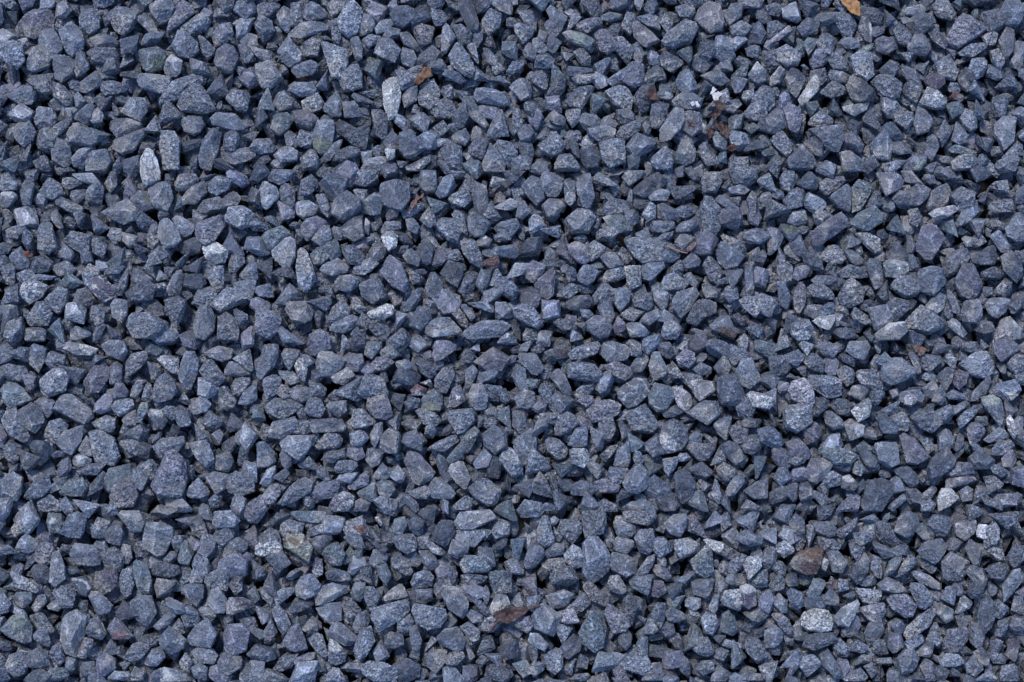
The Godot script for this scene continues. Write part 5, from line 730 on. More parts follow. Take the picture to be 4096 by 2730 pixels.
	["g", -56, 88, -15, 5.3, -7.8, -1.1, 8.3, -8.4, 12.4, -2.9, 0.3, 6.3],
	["n", -45, 95, -9.6, 6.3, -0.3, -5.6, 6.9, -12, 6.9, -3.8, 2.5, 5.4, -5.6, 9],
	["n", -35, 83, -8.5, -1.1, 4.1, -10.3, 8.6, -5.7, 2.4, 6.2, -2.1, 12.6],
	["g", -107, 112, -9.2, 4.5, 0.4, -10, 8.7, 3.6, 1.6, 5.9],
	["v", -126, 119, -12.3, 4.2, 6.2, -9.9, 8.1, -5.8, 7.4, 2.4, -4.2, 7.3],
	["p", -136, 116, -9.1, 2.1, -6.5, -2.5, 9.6, -4.3, 2.7, 4.8],
	["p/b/n", -199, 130, -9.9, 6.2, -0.6, -9.2, 6.6, -9.2, 8.2, -1, 2.6, 7.1, -6.3, 8.9],
	["g", -190, 114, -8, 1.3, 3, -6.4, 6.3, -1.4, 0.7, 5.9],
	["g", -156, 113, -5.8, -3.3, -1.9, -7.8, 3.7, -1.4, 6.5, 4.9, 3, 6.7, -4.3, 2.2],
	["n", -118, 128, -9.8, -0.5, 5.2, -9.6, 7.3, 4, 2.9, 7.6, -7.9, 4],
	["n", -104, 125, -8.1, -4.7, -4.1, -6.9, 5.8, -6.5, 8.1, 0.8, 0.7, 9.8, -5.7, 4.4],
	["g", -24, 101, -8.3, 3, 0.6, -9.7, 7.8, -3.3, 4.3, 5.8, -5.6, 7.6],
	["v/b/c", -75, 129, -11.3, -0.9, 4.3, -6.3, 8.9, 0, 4.5, 5.4, -4.5, 4.5],
	["d", -56, 109, -7.1, -7.4, -4.9, -12.8, 0.5, -10.1, 5.1, 2.7, 7.9, 10.8, 2.5, 12.6, -3.9, 2.7],
	["g", -40, 138, -12.5, 3.8, 2.6, -7.9, 7.6, -4.3, 6.3, 5.6],
	["v", -124, 139, -6.4, -2.3, -0.2, -6.3, 7.5, -2.3, 4.5, 4.9, -6.2, 4.9],
	["g", 61, 9, -13.7, 2, -6.3, -3.7, 10.2, -8.4, 12.9, -4.6, 10.1, 2, -2.8, 7.1, -11.9, 6.6],
	["d", 108, 17, -9.7, 5.6, -2.2, -6.6, 7.9, -10.9, 8.7, -4.7, 2.1, 7.4, -7, 9.8],
	["v", 90, 25, -13.4, -3.5, -2.8, -8.2, 8.9, -2.6, 11.5, 4, 4.2, 8.7, -5.7, 4],
	["p", 122, 21, -7.3, -0.8, -3.9, -12, 1.6, -12.5, 8.5, 3.9, 4.8, 9.5, -3.5, 11.8],
	["d", 130, 7, -9.8, -4.1, -5.2, -6.9, 3.1, -6.9, 7.4, 3.5, 5.4, 10, -2.7, 4.4],
	["g", 160, 24, -8.7, -0.1, -1.2, -6.2, 7.8, -1, 6.7, 3.7, -2.4, 5.1],
	["g/w/se", 151, 32, -12.7, -7.5, 6.9, -5.6, 9.5, 0, 7.5, 7.5, 1, 9.3, -7, 1.9],
	["g", 177, 21, -8.1, 0.7, 1.8, -10.5, 7, 0.7, 4.1, 6.3, -2.4, 8.2],
	["g", 189, 11, -9.7, -0.3, -4.8, -9.8, 11.4, -1.3, 9.4, 3.4, -2.7, 9.5],
	["d", 134, 60, -10.4, 0.4, 2.9, -6.1, 10.9, -0.5, 1.7, 4.1, -5.5, 5.5],
	["g", 60, 43, -8.5, 1.1, -2.1, -4.4, 9.7, -5.4, 7.8, -0.7, -1.3, 5.8, -6.8, 5.8],
	["g", 42, 36, -11, -6.4, -3.7, -12.9, 0.9, -10.1, 9.8, 10.4, 8.9, 14.6, 1.7, 10.4],
	["n", 14, 36, -10.5, -2.1, -5.5, -4, 8.6, -3.5, 7.2, 3.4, 1.8, 5.3, -6.4, 2.5],
	["g", 11, 49, -9.3, -0.8, -2.9, -9.1, 7.1, -6.3, 8.8, 2.9, 2.5, 8.5, -5.7, 7.6],
	["g", 44, 71, -10.7, 8.8, -6.1, -5.9, 2.1, -10.5, 7.5, -6.8, 11.9, -0.4, 3.8, 6.1, -5.3, 9.8],
	["g", 56, 82, -9.7, 6.2, -2.9, -8.5, 6.2, -10.3, 7, -3.9, 6, 7.1, -2.1, 8.9],
	["g", 79, 75, -7.7, 5.4, -6.6, -5.7, 5.2, -10.3, 7.8, -0.1, 2.2, 10.4, -5, 7.2],
	["d", 93, 76, -4.9, -6, -2.2, -8.8, 5.8, 2.2, 3, 6.8, -1.5, 6.8],
	["g", 37, 91, -9.5, -5.6, -5.8, -10.2, 2.3, -7.5, 10.3, 1.7, 8.5, 7.2, -0.5, 9.9, -7.7, 1.7],
	["g", 7, 69, -6.9, -10.4, 2.1, -9.5, 6.6, -1.2, 7.5, 10.8, -1.5, 9, -6.9, 2.5],
	["g", 32, 65, -9, -3.8, 8.2, -4.7, 8.2, 0.8, 2.8, 6.3, -8.1, 2.6],
	["d", 118, 90, -8.1, -3, 2.4, -11.2, 8.4, 6.2, -1.6, 8.9, -7.7, 1.6],
	["g", 157, 93, -13.1, -3.9, -9.4, -5.8, 7.7, -6.2, 11.2, -0.3, 4.6, 7.9, -2.6, 7.9],
	["g", 176, 73, -8.8, -2.3, -3.7, -6.9, 7.2, -8.8, 6, 1.4, 2.1, 11.9, -5.8, 4.1],
	["v", 188, 80, -8.1, -2, -5.2, -8, 8.2, -3.9, 6.1, 5.3, -2.1, 9],
	["g", 152, 83, -6.6, 5.7, -6.4, 0.2, 1, -7.1, 6.3, -3.5, 5.2, 3.9],
	["d", 199, 88, -10, 1.6, -2.9, -7.6, 7.9, -8.5, 7.5, 3.4, 0.1, 9.4, -7, 6.2],
	["d", 183, 95, -11.3, -5.1, -2.6, -9.7, 4.5, -6, 10.4, 4.9, 2.1, 10.9, -4.9, 4],
	["p", 131, 105, -6.1, -5.1, 7, -6.9, 5.9, 0.4, -1.5, 9.9, -5, 4.9],
	["d", 157, 109, -10.8, -1.8, 1, -7.3, 11.5, 3.6, 3.4, 5.9, -8.2, 2.7],
	["b", 177, 111, -7.3, 1.7, -7.1, -6.5, -0.8, -8.3, 8, -2, 6, 7.1, -0.4, 8.5],
	["g", 184, 122, -8.3, 3.6, 1.5, -9.1, 6.9, -11.8, 7.5, -1.9, -0.9, 9, -8.1, 9.9],
	["g", 169, 128, -5.3, 2.9, -1.4, -11.6, 1.2, -8.9, 5.3, 4.7, 1.6, 9.7],
	["g", 203, 126, -12.6, 0.6, -1.1, -6.7, 8, -10.3, 7.4, 6.9, -4.3, 7.8],
	["g", 87, 114, -8.1, -0.5, -6.2, -6.9, 9.1, -5.5, 8.1, 0.4, 0.8, 8.6, -4.6, 7.7],
	["g", 92, 98, -7.9, 8.1, -5.1, -4.7, 5, -12.9, 6.1, 2.6, 3.7, 9],
	["d", 80, 95, -8.2, 2.6, 0.9, -5.6, 8.2, -7.4, 6.3, -1.9, -2.8, 8.1],
	["d", 69, 109, -7.4, -2.4, -4.6, -6.9, 5.2, -3.3, 6.5, 2.2, 1.5, 8.5],
	["d", 24, 123, -10.3, 3.7, -1.3, -12.7, 2.3, -9.9, 10.2, 10, -0.5, 7.3],
	["d", 59, 125, -11.4, -2.1, -1.5, -7.6, 12.8, -1.2, 11, 3.3, 2.9, 6, -9.7, 5.1],
	["v", 78, 123, -11.8, -2.9, -1.9, -6.6, 11.5, -0.2, 8.7, 5.2, -4.7, 5.2],
	["d", 129, 137, -9.7, -1.8, -0.2, -7.2, 5.2, -7.2, 9.4, 0.9, 4.9, 6.3, -6.8, 6.3],
	["d", 35, 125, -4.6, -9.4, -1.9, -12.1, 1.6, -5.8, 4.2, 10.5, 0.6, 12.3],
	["g", 105, 140, -13.5, 4.4, -13.4, 0.3, -7.1, -4.2, 6.4, -6, 13.4, 1.2, 13.3, 3.9],
	["g", 77, 140, -9, -0.5, -1.3, -6.8, 7.6, -2.3, 10.1, 4, -8.6, 4.5],
	["d", 29, 141, -7.3, 2.8, -7.3, 0.6, -1, -4.4, 6.1, -1.2, 7.9, 2.4],
	["g", 196, 140, -9.1, 2.2, -2.6, -6, 8.8, 1.3, 8.7, 4],
	["d", 198, 70, -8.7, -0.6, -2.7, -4.3, 7.3, -3.4, 6.1, 4, -4.7, 4],
	["d", 223, 22, -8.3, -7.8, 3.6, -8.7, 10.5, 1.6, 4.8, 8.1, -7, 8.1],
	["g", 265, 7, -9.8, -1.8, -6, -6.5, 1.3, -6.5, 10.2, 0.1, 4.4, 7.6, -4.6, 4.8],
	["g", 252, 18, -13.2, -7.7, -9.6, -8.2, 3.1, -5.8, 10.2, -0.2, 7.9, 10.1, -3.7, 5.4],
	["p", 291, 7, -10.7, 1.3, -7.1, -7.1, 6.6, -7.1, 10, -1.5, 4, 9.8, -3.2, 7],
	["d", 282, 15, -7.2, -4.5, -4.3, -6.8, 7.2, 1.2, 5.1, 6.8, -3.8, 2.1],
	["d", 290, 44, -9.7, 1.3, -4.8, -6.1, 3.4, -6.6, 9, -0.5, 2.7, 8.3],
	["d", 276, 56, -10.4, -0.4, -4.7, -6.9, 2.6, -7.8, 9.5, -0.4, 5.5, 7.9, -4.4, 6.1],
	["g/w/e", 284, 75, -9, -5.6, -2.5, -9.3, 8.9, -2.8, 7.7, 5.4, -3.4, 10],
	["d", 256, 56, -6.9, 9.1, -3.6, -7.5, 1.9, -8.5, 8.1, -3.8, 6, 1.7, -2.4, 9.1],
	["b/d/n", 267, 68, -7.8, -7.2, -2.3, -8.2, 7.3, -0.8, 8.8, 5.7, -0.3, 7.5, -6.4, 2],
	["g", 280, 29, -8.1, -4.3, -0.6, -8.5, 6.5, -4.3, 6, 6, 0.4, 9.7, -6.5, 1.3],
	["v", 337, 18, -6.4, -8.6, -3.4, -12.4, 3.4, -3, 5.2, 12.9, 1.6, 12],
	["g", 350, 18, -9, -3.1, -4.3, -6.9, 9.3, -5, 10, -0.3, -0.6, 9, -6.8, 5.3],
	["d", 363, 31, -8.1, -1.3, 1, -8.8, 7.2, -7, 3.8, 5.2, -0.3, 11.7],
	["g", 386, 5, -8.9, 1.1, -7.6, -4.5, 4.3, -4.5, 9.8, 2.1, 1.8, 5.8],
	["g", 350, 42, -7.6, -1.6, 2.8, -9, 6.9, -0.7, 1.8, 8.6, -5.2, 4.9],
	["g", 357, 47, -7.3, 4.3, 0.7, -9.6, 5.1, -5.9, 4.5, 3.4, 0.6, 8],
	["g", 371, 46, -8.7, -1, -1.2, -5.1, 8.5, -0, 7.3, 3.7, -5.3, 3.2],
	["g", 406, 43, -7.1, -1.7, 4, -5, 6.4, 0.1, 2.5, 4.8, -5.6, 2.9],
	["p", 421, 72, -5.2, -2.6, 0.6, -8.2, 4.2, -7.2, 3.1, 8.4, -3.2, 6.6],
	["p", 323, 69, -9.8, -3.7, 2.7, -8.8, 7.5, 1.9, 5.4, 8.3, -1.8, 7.4],
	["d/p/s", 311, 72, -9.6, -6.7, -2.2, -9.5, 8.9, 1.6, 8.6, 8, -3.1, 7.1],
	["p", 345, 89, -6.7, -4.7, -0.3, -7, 4.7, -0.1, 5.3, 6.3, -0.2, 6.8],
	["d", 294, 98, -9.6, -8.4, -3.2, -9.3, 8.8, 2.6, 5.8, 9.4, -1.3, 7.1],
	["g", 264, 117, -10.3, -1.1, 0.7, -7.5, 8.6, -2.9, 7.4, 4.3, -3.5, 7.1],
	["g/w/n", 279, 120, -6.9, 3.5, -5.6, -5.6, 0.8, -7.4, 8.4, 1.6, 2.8, 7.1],
	["n", 287, 108, -5.3, 3.6, -3.2, -4.5, 0.6, -7.3, 5.6, 0, 1.7, 6.4],
	["g", 223, 115, -7.7, 1.7, -2.8, -7.3, 4.3, -7.3, 7.6, 1.7, -1.6, 9],
	["g", 236, 102, -9.1, 1.4, -2.2, -3.6, 7.7, -3.1, 6.6, 1.4, -1.6, 4.2],
	["d", 327, 114, -12.7, -5.5, 0.9, -8.2, 9.4, 0.9, 8.2, 6.3, 2.6, 10.4],
	["v/p/w", 371, 109, -12.4, 3.6, -2.9, -6.4, 8.8, -5.5, 11, 2.7, -7.2, 6.3],
	["v", 369, 119, -12, 5.1, -10.7, -2.1, 13.8, -5.7, 14.4, -1.2, -9.4, 6.9],
	["v", 385, 78, -7.3, -2.9, -5.1, -8.4, 3, -8.4, 8.9, -1.9, 5.8, 5.4, -4.5, 10.9],
	["p", 402, 81, -11.2, 3.3, 2.6, -7.7, 9.8, -1.3, 7.3, 2.4, -6.5, 6.1],
	["g", 406, 91, -9.5, 2.4, -3.5, -5.8, 7.3, -6.8, 10.6, -2.2, 2, 6.1, -8.9, 7],
	["v", 411, 101, -6.3, -1, 3.3, -10.1, 6.2, 0.8, 2.1, 7.2, -5.9, 6.3],
	["g", 397, 120, -7.5, -5, 0.6, -5.9, 9.1, 1.4, 3.5, 5.9, -5.4, 4.1],
	["v", 371, 86, -4.9, 3.8, 0.3, -8.2, 4.2, -6.3, 3.2, 2.8, -2.5, 8.3],
	["g", 378, 65, -8.5, 2.2, -1.7, -4.3, 7.7, -9.8, 9.1, -3.4, -6.3, 10.9],
	["g", 371, 58, -10.7, 3.5, 6.3, -7.1, 7.7, -1.1, -2.6, 5.4],
	["g", 401, 110, -9.5, -5.6, -1, -4.7, 8.5, 0.8, 3.6, 6.7, -3.3, 2.6],
	["g", 346, 127, -8.1, 5.2, -6, 0.7, 6.2, -9.2, 6.7, -2.9, -1, 7],
	["g", 318, 136, -8.9, 3.7, 6, -8.5, 7.5, -2.6, -3.8, 7.3],
	["d", 230, 128, -7.5, -1, -1.9, -6.4, 5.2, -5.5, 4.3, 6.3, 1.1, 8.1],
	["d", 242, 128, -6.5, 0, -3.5, -8.1, 4.4, -5.4, 7.6, 4.6, -4.1, 7.3],
	["g", 255, 133, -6.7, -7, 2.5, -3.4, 7.7, 1.1, 1.2, 7.4, -5.7, -0.7],
	["g", 343, 139, -6.1, 4.5, -5.7, -1.8, 1.7, -6.3, 6.7, -0.9, 3.7, 4.5],
	["g", 375, 129, -6.8, -1.8, 1.6, -7.2, 5.9, -3.6, 4.4, 5.4, -3.7, 6.3],
	["g", 395, 137, -9.9, -5, -4.1, -5.9, 8.9, 1.3, 7.6, 6.7, -5.4, 1.3],
	["g", -325, 162, -9.8, 2.8, -1.2, -10.7, 5.1, -9.8, 7.8, 0.1, 4.3, 9.9, -4.6, 8.1],
	["g", -337, 158, -7.5, 1.5, -2.8, -9.2, 8.1, -5.6, 7.5, -0.2, 1.8, 8.7, -6.3, 7.8],
	["n/w/c", -375, 153, -7, -8.4, 4.6, -7.5, 7.8, 1.4, 4.7, 9.1, -4.2, 7.7, -6.9, 0.6],
	["b", -404, 156, -6.9, 2.4, 0.3, -10.1, 5, -7.4, 5.3, 4.2, -2.8, 9.6],
	["p", -397, 171, -10.1, 4.1, -2.1, -9.3, 1.6, -7.5, 9.6, -0.4, 6.8, 4.9, 0.8, 7.2],
	["v", -382, 179, -10.6, 2.7, -2.9, -9.3, 6, -8.9, 8.7, -1.7, 6.1, 6.3, 0.2, 10.7],
	["g", -336, 173, -6.7, 1.6, -4.4, -6, 2.7, -5.1, 6.8, 3.4, 3.4, 6.5],
	["p", -316, 179, -5.4, -0.7, -2.7, -8.7, 3.6, -6.9, 5.9, 2.9, 1.8, 8.2, -4.5, 6.4],
	["n", -267, 178, -6.6, 4.4, -4, -6.3, 0.2, -13.4, 7, -0, 3, 9.7, -4.2, 8.8],
	["d", -257, 157, -8.6, -3.9, -3.4, -9.3, 1.9, -9.3, 8.9, 7.7, 1.8, 9.5, -5.6, 3.3],
	["g", -227, 174, -10.2, 5.9, -6.2, -5.6, 2.5, -9.2, 11.6, -4.8, 9.1, 1.5, -1.3, 8.6, -7.4, 9.5],
	["d", -283, 192, -12.8, 2.2, -9.6, -5.8, -2.6, -6.7, 11.8, -3.1, 12.9, 3.1, 3.4, 6.6, -7.3, 4.9],
	["d", -384, 195, -8.8, -1.3, -6.1, -7.5, 0, -8.4, 7.4, -4, 7.2, 7.5, -2.5, 8.4],
	["p", -396, 203, -11.9, -7.1, -9.4, -9.3, 2.5, -3.6, 12.7, 4.4, 10.3, 7.9, -4.1, 4.4],
	["g", -334, 219, -9.8, -5.5, -8.3, -9.9, -0.3, -9, 10.4, 1.5, 7.6, 7.7, -1, 10.7],
	["g", -313, 202, -6.6, -2.6, -4.8, -10.6, 4, -11.5, 6.8, 0, 1.8, 15, -4.7, 7.9],
	["d", -283, 206, -7.6, -0.8, -5.7, -7.4, 10.3, -4.3, 6.3, 3.6, -4.9, 9.4],
	["p/b/se", -257, 198, -6.1, 1.4, -2.5, -7.5, 6.6, -1.3, 5.1, 4.9, -4.7, 4.9],
	["p", -239, 217, -8.8, 1.9, -4.4, -11.3, 1.8, -10.4, 8.4, 0.2, 6.1, 9.8, -0.9, 10.3],
	["d", -224, 204, -6.9, -0.9, -0.5, -7.1, 5.3, -6.2, 4.4, 4.4, -0.8, 8.8],
	["g", -258, 211, -9, -5.8, -2.9, -7.6, 7.8, -6.7, 7.3, 3, 2.3, 10.9, -6.8, 3.9],
	["g", -411, 220, -4.4, -6.7, -1, -9.3, 5.8, -0.5, 3.6, 6.5, -3.3, 8.2],
	["n", -397, 216, -7.5, -0.6, -5.2, -5.9, 7.2, -5.4, 7.6, 1.2, 1.8, 6.9, -6.2, 5.5],
	["p", -384, 219, -6.5, 3.1, -1.8, -6.6, 4.3, -7.4, 6.5, -1.3, -1.7, 9.2],
	["g", -369, 220, -9.6, -0.9, 3.8, -5.3, 10.1, -2.7, 0.9, 5.7, -7.2, 3.5],
	["n", -380, 235, -11.1, -5.6, -0.7, -9.1, 10.7, 5.7, 6.6, 9.2, -3.4, 4.9],
	["g", -379, 246, -7.8, -1.5, -2.9, -7.6, 4.3, -5.8, 6.8, 6.4, 3.4, 8.1, -6.7, 2],
	["g", -336, 240, -9, 2.4, -4.7, -8.1, 2.3, -9, 9.1, 3.2, 5, 8.4, -4.8, 5.8],
	["g", -280, 233, -9.9, 4.7, 5.2, -10.2, 8.2, -4, 1.6, 5.6, -6.2, 7.7],
	["g", -270, 239, -7.5, 3.1, 0.4, -8.2, 5, -2.1, 5.3, 4, 1.9, 5.8],
	["p/b/w", -247, 261, -11, -2.7, -5.1, -6.6, 6.4, -5.3, 10.1, -0.2, 6.9, 6.8, -5.4, 5.9],
	["g", -302, 258, -10.7, 5.5, -3.5, -6.6, 5.2, -8.3, 10.3, -3.1, 4.1, 5.5, -2.7, 8.1],
	["g", -288, 262, -9.5, 3.4, -3.8, -6.2, 4.8, -8.8, 8.8, -0.1, 2.1, 7.7, -5.8, 6.8],
	["v", -344, 255, -6.9, 7.8, -1.7, -8.7, 6.3, -7, 5.8, -0.9, 0.2, 8.6],
	["v", -327, 268, -7.5, -3.7, -1.3, -9.8, 7.7, -4.6, 8.2, 3.2, -0.2, 9.2, -6.5, 7.5],
	["d", -366, 260, -6.8, 1.3, -3.8, -7.4, 2.1, -10, 6.5, 4.7, 0.7, 9.9],
	["g", -341, 272, -6.8, -1.5, -2.7, -5.8, 5.1, -6.7, 7.1, 4.5, -6.4, 6.2],
	["n", -365, 276, -8.6, -0.9, -5.4, -5.2, 6.9, -5.2, 9.9, 1.7, 2.3, 5.2, -8.2, 5.2],
	["g", -227, 267, -9.4, -0.6, -5.3, -9.2, 9.7, -4.9, 9.2, 3.7, -1.1, 9.8, -8.3, 4.6],
	["g", -211, 274, -8.1, 1.3, 1.1, -10.8, 5.6, -10.8, 6.2, 7.8, -7.8, 7.8],
	["g/w/w", -272, 277, -11.3, -2.5, -8, -6.9, 5.3, -4.3, 17, 4.3, -10.1, 4.8],
	["p", -262, 267, -5.6, 0, -0.7, -8.6, 4.9, -1.7, 3.5, 7.8, -4.5, 3.5],
	["p", -315, 277, -10, 2.1, -4.3, -3.9, 7.2, -3.1, 8.3, 2.1, 2.3, 3.8],
	["n", -301, 276, -5.7, -0.4, -2.5, -6.4, 5.5, -3, 5, 4.8, -4.6, 4.8],
	["g", -250, 274, -7.3, -3.1, -0.5, -7.4, 5.8, -3.1, 5.4, 7.3, -4.3, 4.7],
	["g", -181, 158, -9.8, 1.9, -8.6, -4.4, -1.6, -7.9, 10.1, -4.4, 8.6, 4.6, 2.4, 7.3, -7.4, 6.4],
	["n", -166, 148, -15.7, -1.4, -14.4, -4.1, 13.3, -4.1, 13.4, 1.3, 6.4, 5.8, -7.9, 4],
	["g/w/e", -159, 159, -12.1, 1.5, 2.9, -4.8, 10.9, -4.8, 6.6, 1.5, -4, 5.5],
	["g", -156, 169, -9.1, -2.2, 0.1, -6.6, 8.1, -8.4, 8.3, -2.2, -0.3, 10.3, -6.7, 5],
	["n", -145, 179, -10.1, 0.6, -6.8, -6.5, 2.1, -10.1, 9.4, -0.3, 5.2, 9.5, -1.9, 8.6],
	["g/b/s", -128, 168, -9.9, -2.7, -1.1, -7.1, 3.4, -7.1, 8.1, 5.4, 2.8, 8, -4.4, 3.6],
	["q", -109, 152, -3.8, -2.6, -0.2, -3.9, 3, 1.9, 1.7, 5],
	["n", -92, 156, -6.7, 1.4, -4.1, -5.8, 3.9, -7.6, 7.1, -2.2, 1.4, 8.5, -4.8, 5.9],
	["g", -87, 170, -11.4, -4, -7, -6.7, 6.3, -7.6, 9.5, -1.3, 8.3, 5.8, 1.2, 9.4, -6.8, 4.9],
	["d", -78, 156, -7, -3.3, -2.6, -7.8, 6.4, -4.2, 5.6, 5.6, 1.2, 8.3, -6, 3],
	["p", -9, 158, -7.8, 3, -3.8, -8.6, 7.8, -5, 6.9, 4.8, -4.7, 8.4],
	["g", -44, 175, -8.8, 4, -4.9, -8.5, 9.4, -3.1, 6.8, 4.9, -0.3, 7.5],
	["g/w/c", -63, 175, -8.8, -3.8, -3.9, -6.4, 8.6, 2.5, 6.9, 6, -2, 3.3],
	["g", -67, 184, -9.6, -8.7, 0.6, -9.6, 9.7, 7.3, 7.9, 10, 0.8, 9.1, -6.3, 1.1],
	["d", -31, 199, -11.1, -2.4, -2.3, -5.1, 11.9, -1.6, 6.6, 3.7, -4, 5.5],
	["g/b/s", -109, 182, -8.3, 3.4, -4, -6.4, 3.9, -8.2, 8.1, -0.2, 4.2, 6, -2.9, 7.8],
	["d", -90, 188, -9, -3.4, -6.4, -10.5, -0.2, -8.7, 9.8, 4.6, 9, 10.8, -0.8, 6.3, -8, 1],
	["n", -104, 195, -6.4, -5.6, 1.5, -8.3, 6.1, 1.5, 1.8, 10.3, -4.5, 2.3],
	["d", -119, 194, -5.9, 4.1, -3.5, -10.1, 4.6, -5.7, 4.9, 10.2],
	["d", -142, 196, -10.6, -2, -4.5, -6.4, 9.8, -2, 10.8, 4.2, 1.1, 5.1, -8.7, 3.3],
	["g", -131, 223, -7.1, -2.1, -5.6, -10, 0.7, -8.3, 8.8, 1.4, 6.3, 6.6, -2.5, 9.7],
	["n/p/n", -125, 209, -6.4, 0.9, -2.6, -7.9, 5.4, -7.1, 5.6, 2.6, 1.3, 8.8, -5, 6.1],
	["g", -114, 215, -6.3, -1.4, -4.7, -9.3, 1.5, -9.3, 7.4, -1.4, 2.7, 9.2, -1.6, 11.8],
	["b", -94, 211, -11.7, 5.3, -6.9, -0.9, 4.4, -9.7, 9.9, 2.6, 3.7, 4.4, -7.7, 6.6],
	["g", -73, 200, -9.5, 1.9, -6.5, -5.2, 3.2, -8.7, 9.5, -2.5, 7.8, 5.4, -7.2, 7.6],
	["g", -72, 213, -8.5, -4.9, 7.4, -5.8, 7.5, 3, 0.5, 7, -5.7, 5.6],
	["d", -57, 207, -7.8, -1.3, -1.7, -7.5, 6.3, -6.6, 8.1, -1.3, -2.4, 11],
	["g", -21, 212, -3.2, -4, 0.7, -8.4, 3.4, 0.4, 0.8, 9.2, -2.7, 3],
	["d", -24, 223, -8.3, -6.1, -1.2, -6.1, 6.7, 3.5, 5.9, 7.9, -1.2, 3.5],
	["g", -30, 230, -7.3, -1.2, -3.3, -6, 6.4, -1.2, 6.4, 4.1, -1.5, 5],
	["g", -33, 242, -9.5, -3.7, -1.6, -8.1, 7.2, -1.1, 6.4, 6.7, 1.1, 8.5],
	["b/g/w", -61, 264, -8.8, -3.1, -4.4, -7.4, 8.7, -8.3, 7.9, 0.4, 0.2, 11.6, -6.9, 5.6],
	["b", -46, 263, -7.9, 3.1, -4.9, -4.7, 6.5, -5.6, 8.3, -0.4, 1.3, 5.7, -5.7, 5.7],
	["d/p/w", -122, 234, -7, 4, -4.1, -5.6, 3.7, -10, 6.5, -1.3, 4.9, 5.7, -4.7, 8.8],
	["g", -187, 232, -8.9, -8.3, -2.8, -11.8, 3.6, -5.7, 8.3, 4.8, 2.4, 13.5, -2.2, 7.4],
	["p", -186, 212, -7.9, 0.4, -1, -5.7, 9.6, -5.7, 8.8, -2.2, -0.7, 5.7, -5, 9.2],
	["d", -172, 220, -10, 3.6, -4.1, -6.1, 8.3, -5.2, 11, -0.8, 3.2, 4.5, -6.4, 7.1],
	["d", -163, 238, -7.3, 1.9, -1.4, -6.8, 5.7, -3.3, 5.9, 2.8, -0.2, 6.3],
	["g", -156, 252, -9.2, -4, -2.8, -10.1, 2.6, -7.5, 8.3, 9.9, 4.8, 11.2, -4.2, 2.9],
	["v", -167, 264, -9.1, 0.8, -0.9, -4.3, 8.6, -7.4, 7.9, -1.7, 0.3, 6, -6.7, 6],
	["p", -142, 277, -7.3, 4.7, -7, -0.9, -2.4, -6.9, 2.9, -6, 9.2, 4.7],
	["g", -78, 247, -5.2, -8.9, 1, -10.6, 5.5, 2.4, 3, 11.1, -3.2, 7.6],
	["d", -95, 249, -8.2, 5, -7.4, -1.1, -4, -7.2, 6.6, -5.4, 8.5, 3.3, 0.6, 6.7],
	["p", -204, 273, -5.7, -8, 5.2, -9.3, 5.4, 8.8, -5.1, 8.8],
	["g", -196, 242, -5.2, 0.2, 0.6, -11.5, 6.3, 0.2, -0.5, 8.9, -4, 8.9],
	["d", -34, 258, -3.9, -4.8, -1.7, -8.2, 4.5, 3.9, 0.1, 7.4],
	["d", -24, 265, -5.5, 1.1, -1.2, -4.9, 6.7, -1.5, -1.1, 5.4],
	["d", -13, 263, -10.1, -3.8, 7.4, -3.8, 5.6, 1.4, 2.2, 7.4],
	["v", 10, 236, -8.6, 1.3, -4.6, -5.6, 4.2, -6.5, 7.7, 2.2, 2.4, 7.4, -4.6, 4],
	["g", 18, 180, -8.9, 6.8, -2.7, -11, 7.1, -9.2, 8.8, 0.6, 0.8, 9.5, -6.3, 11.2],
	["g", 27, 162, -6.9, -1.3, -2.4, -13.9, 2.1, -13.9, 8.2, 7.6, 0.2, 12.1, -6, 8.5],
	["d", 35, 176, -8.6, 2.3, -3.2, -5.7, 7.4, -5.7, 7.4, 3.2, -6, 6.7],
	["p", 51, 182, -8.9, -2.4, -1.7, -10.4, 3.6, -8.6, 8.8, 1.2, 6.1, 7.4, -1, 10, -7.2, 3.8],
	["g", 92, 157, -8.9, -2.8, -6.1, -10, -0.8, -10, 9.8, -1.1, 8.8, 5.2, 2.5, 9.7, -4.6, 8.8],
	["g", 105, 149, -13.7, 2.4, -13.6, -4.8, 13.2, -4.8, 13.1, 0.6, 6.8, 6.9, -7.4, 4.2],
	["p", 91, 172, -8.1, -1.5, -5.4, -6.8, 8, -4.1, 8.8, 0.3, 2.4, 7.4, -6.4, 4.8],
	["n/p/c", 106, 203, -11.2, -2.3, -6.7, -6.8, 10.2, -6.8, 8.2, 3, 3.7, 10, -8.6, 3.8],
	["v", 122, 194, -7.9, -2, -6.1, -6.4, 1.9, -5.5, 7.9, 3.3, 5.1, 7.7, -4.5, 2.4],
	["g", 85, 205, -8.2, 0.6, -5.4, -7.3, 1.7, -8.2, 8.6, 3.3, 4.9, 8.5, -5.6, 4.1],
	["g", 135, 155, -10.6, -1, -2.4, -8.2, 8.4, -9.1, 8.1, 0.8, 2.6, 10.7, -6.3, 7.1],
	["p", 142, 174, -9.7, 0.7, -9.1, -6.4, 2.5, -8.2, 12.1, -1.1, 9.3, 4.2, -5, 9.6],
	["d/p/w", 182, 200, -8, 3.2, -7.8, -2.1, -3.3, -5.6, 5.5, -4.7, 8.9, 2.3, 1.7, 5.8],
	["n", 201, 200, -9.9, 1.2, -3.1, -5, 6.9, -8.5, 6.4, 5.6, -5.2, 6.5],
	["g", 155, 206, -9.6, -4.9, -0.7, -7.1, 9.9, -6.7, 7.9, 2.1, 3.3, 9.1, -8.1, 5.6],
	["d", 132, 208, -5.9, 1.6, -3.6, -4.6, 7.1, -6.4, 4.2, 1.6, -2.1, 8.6],
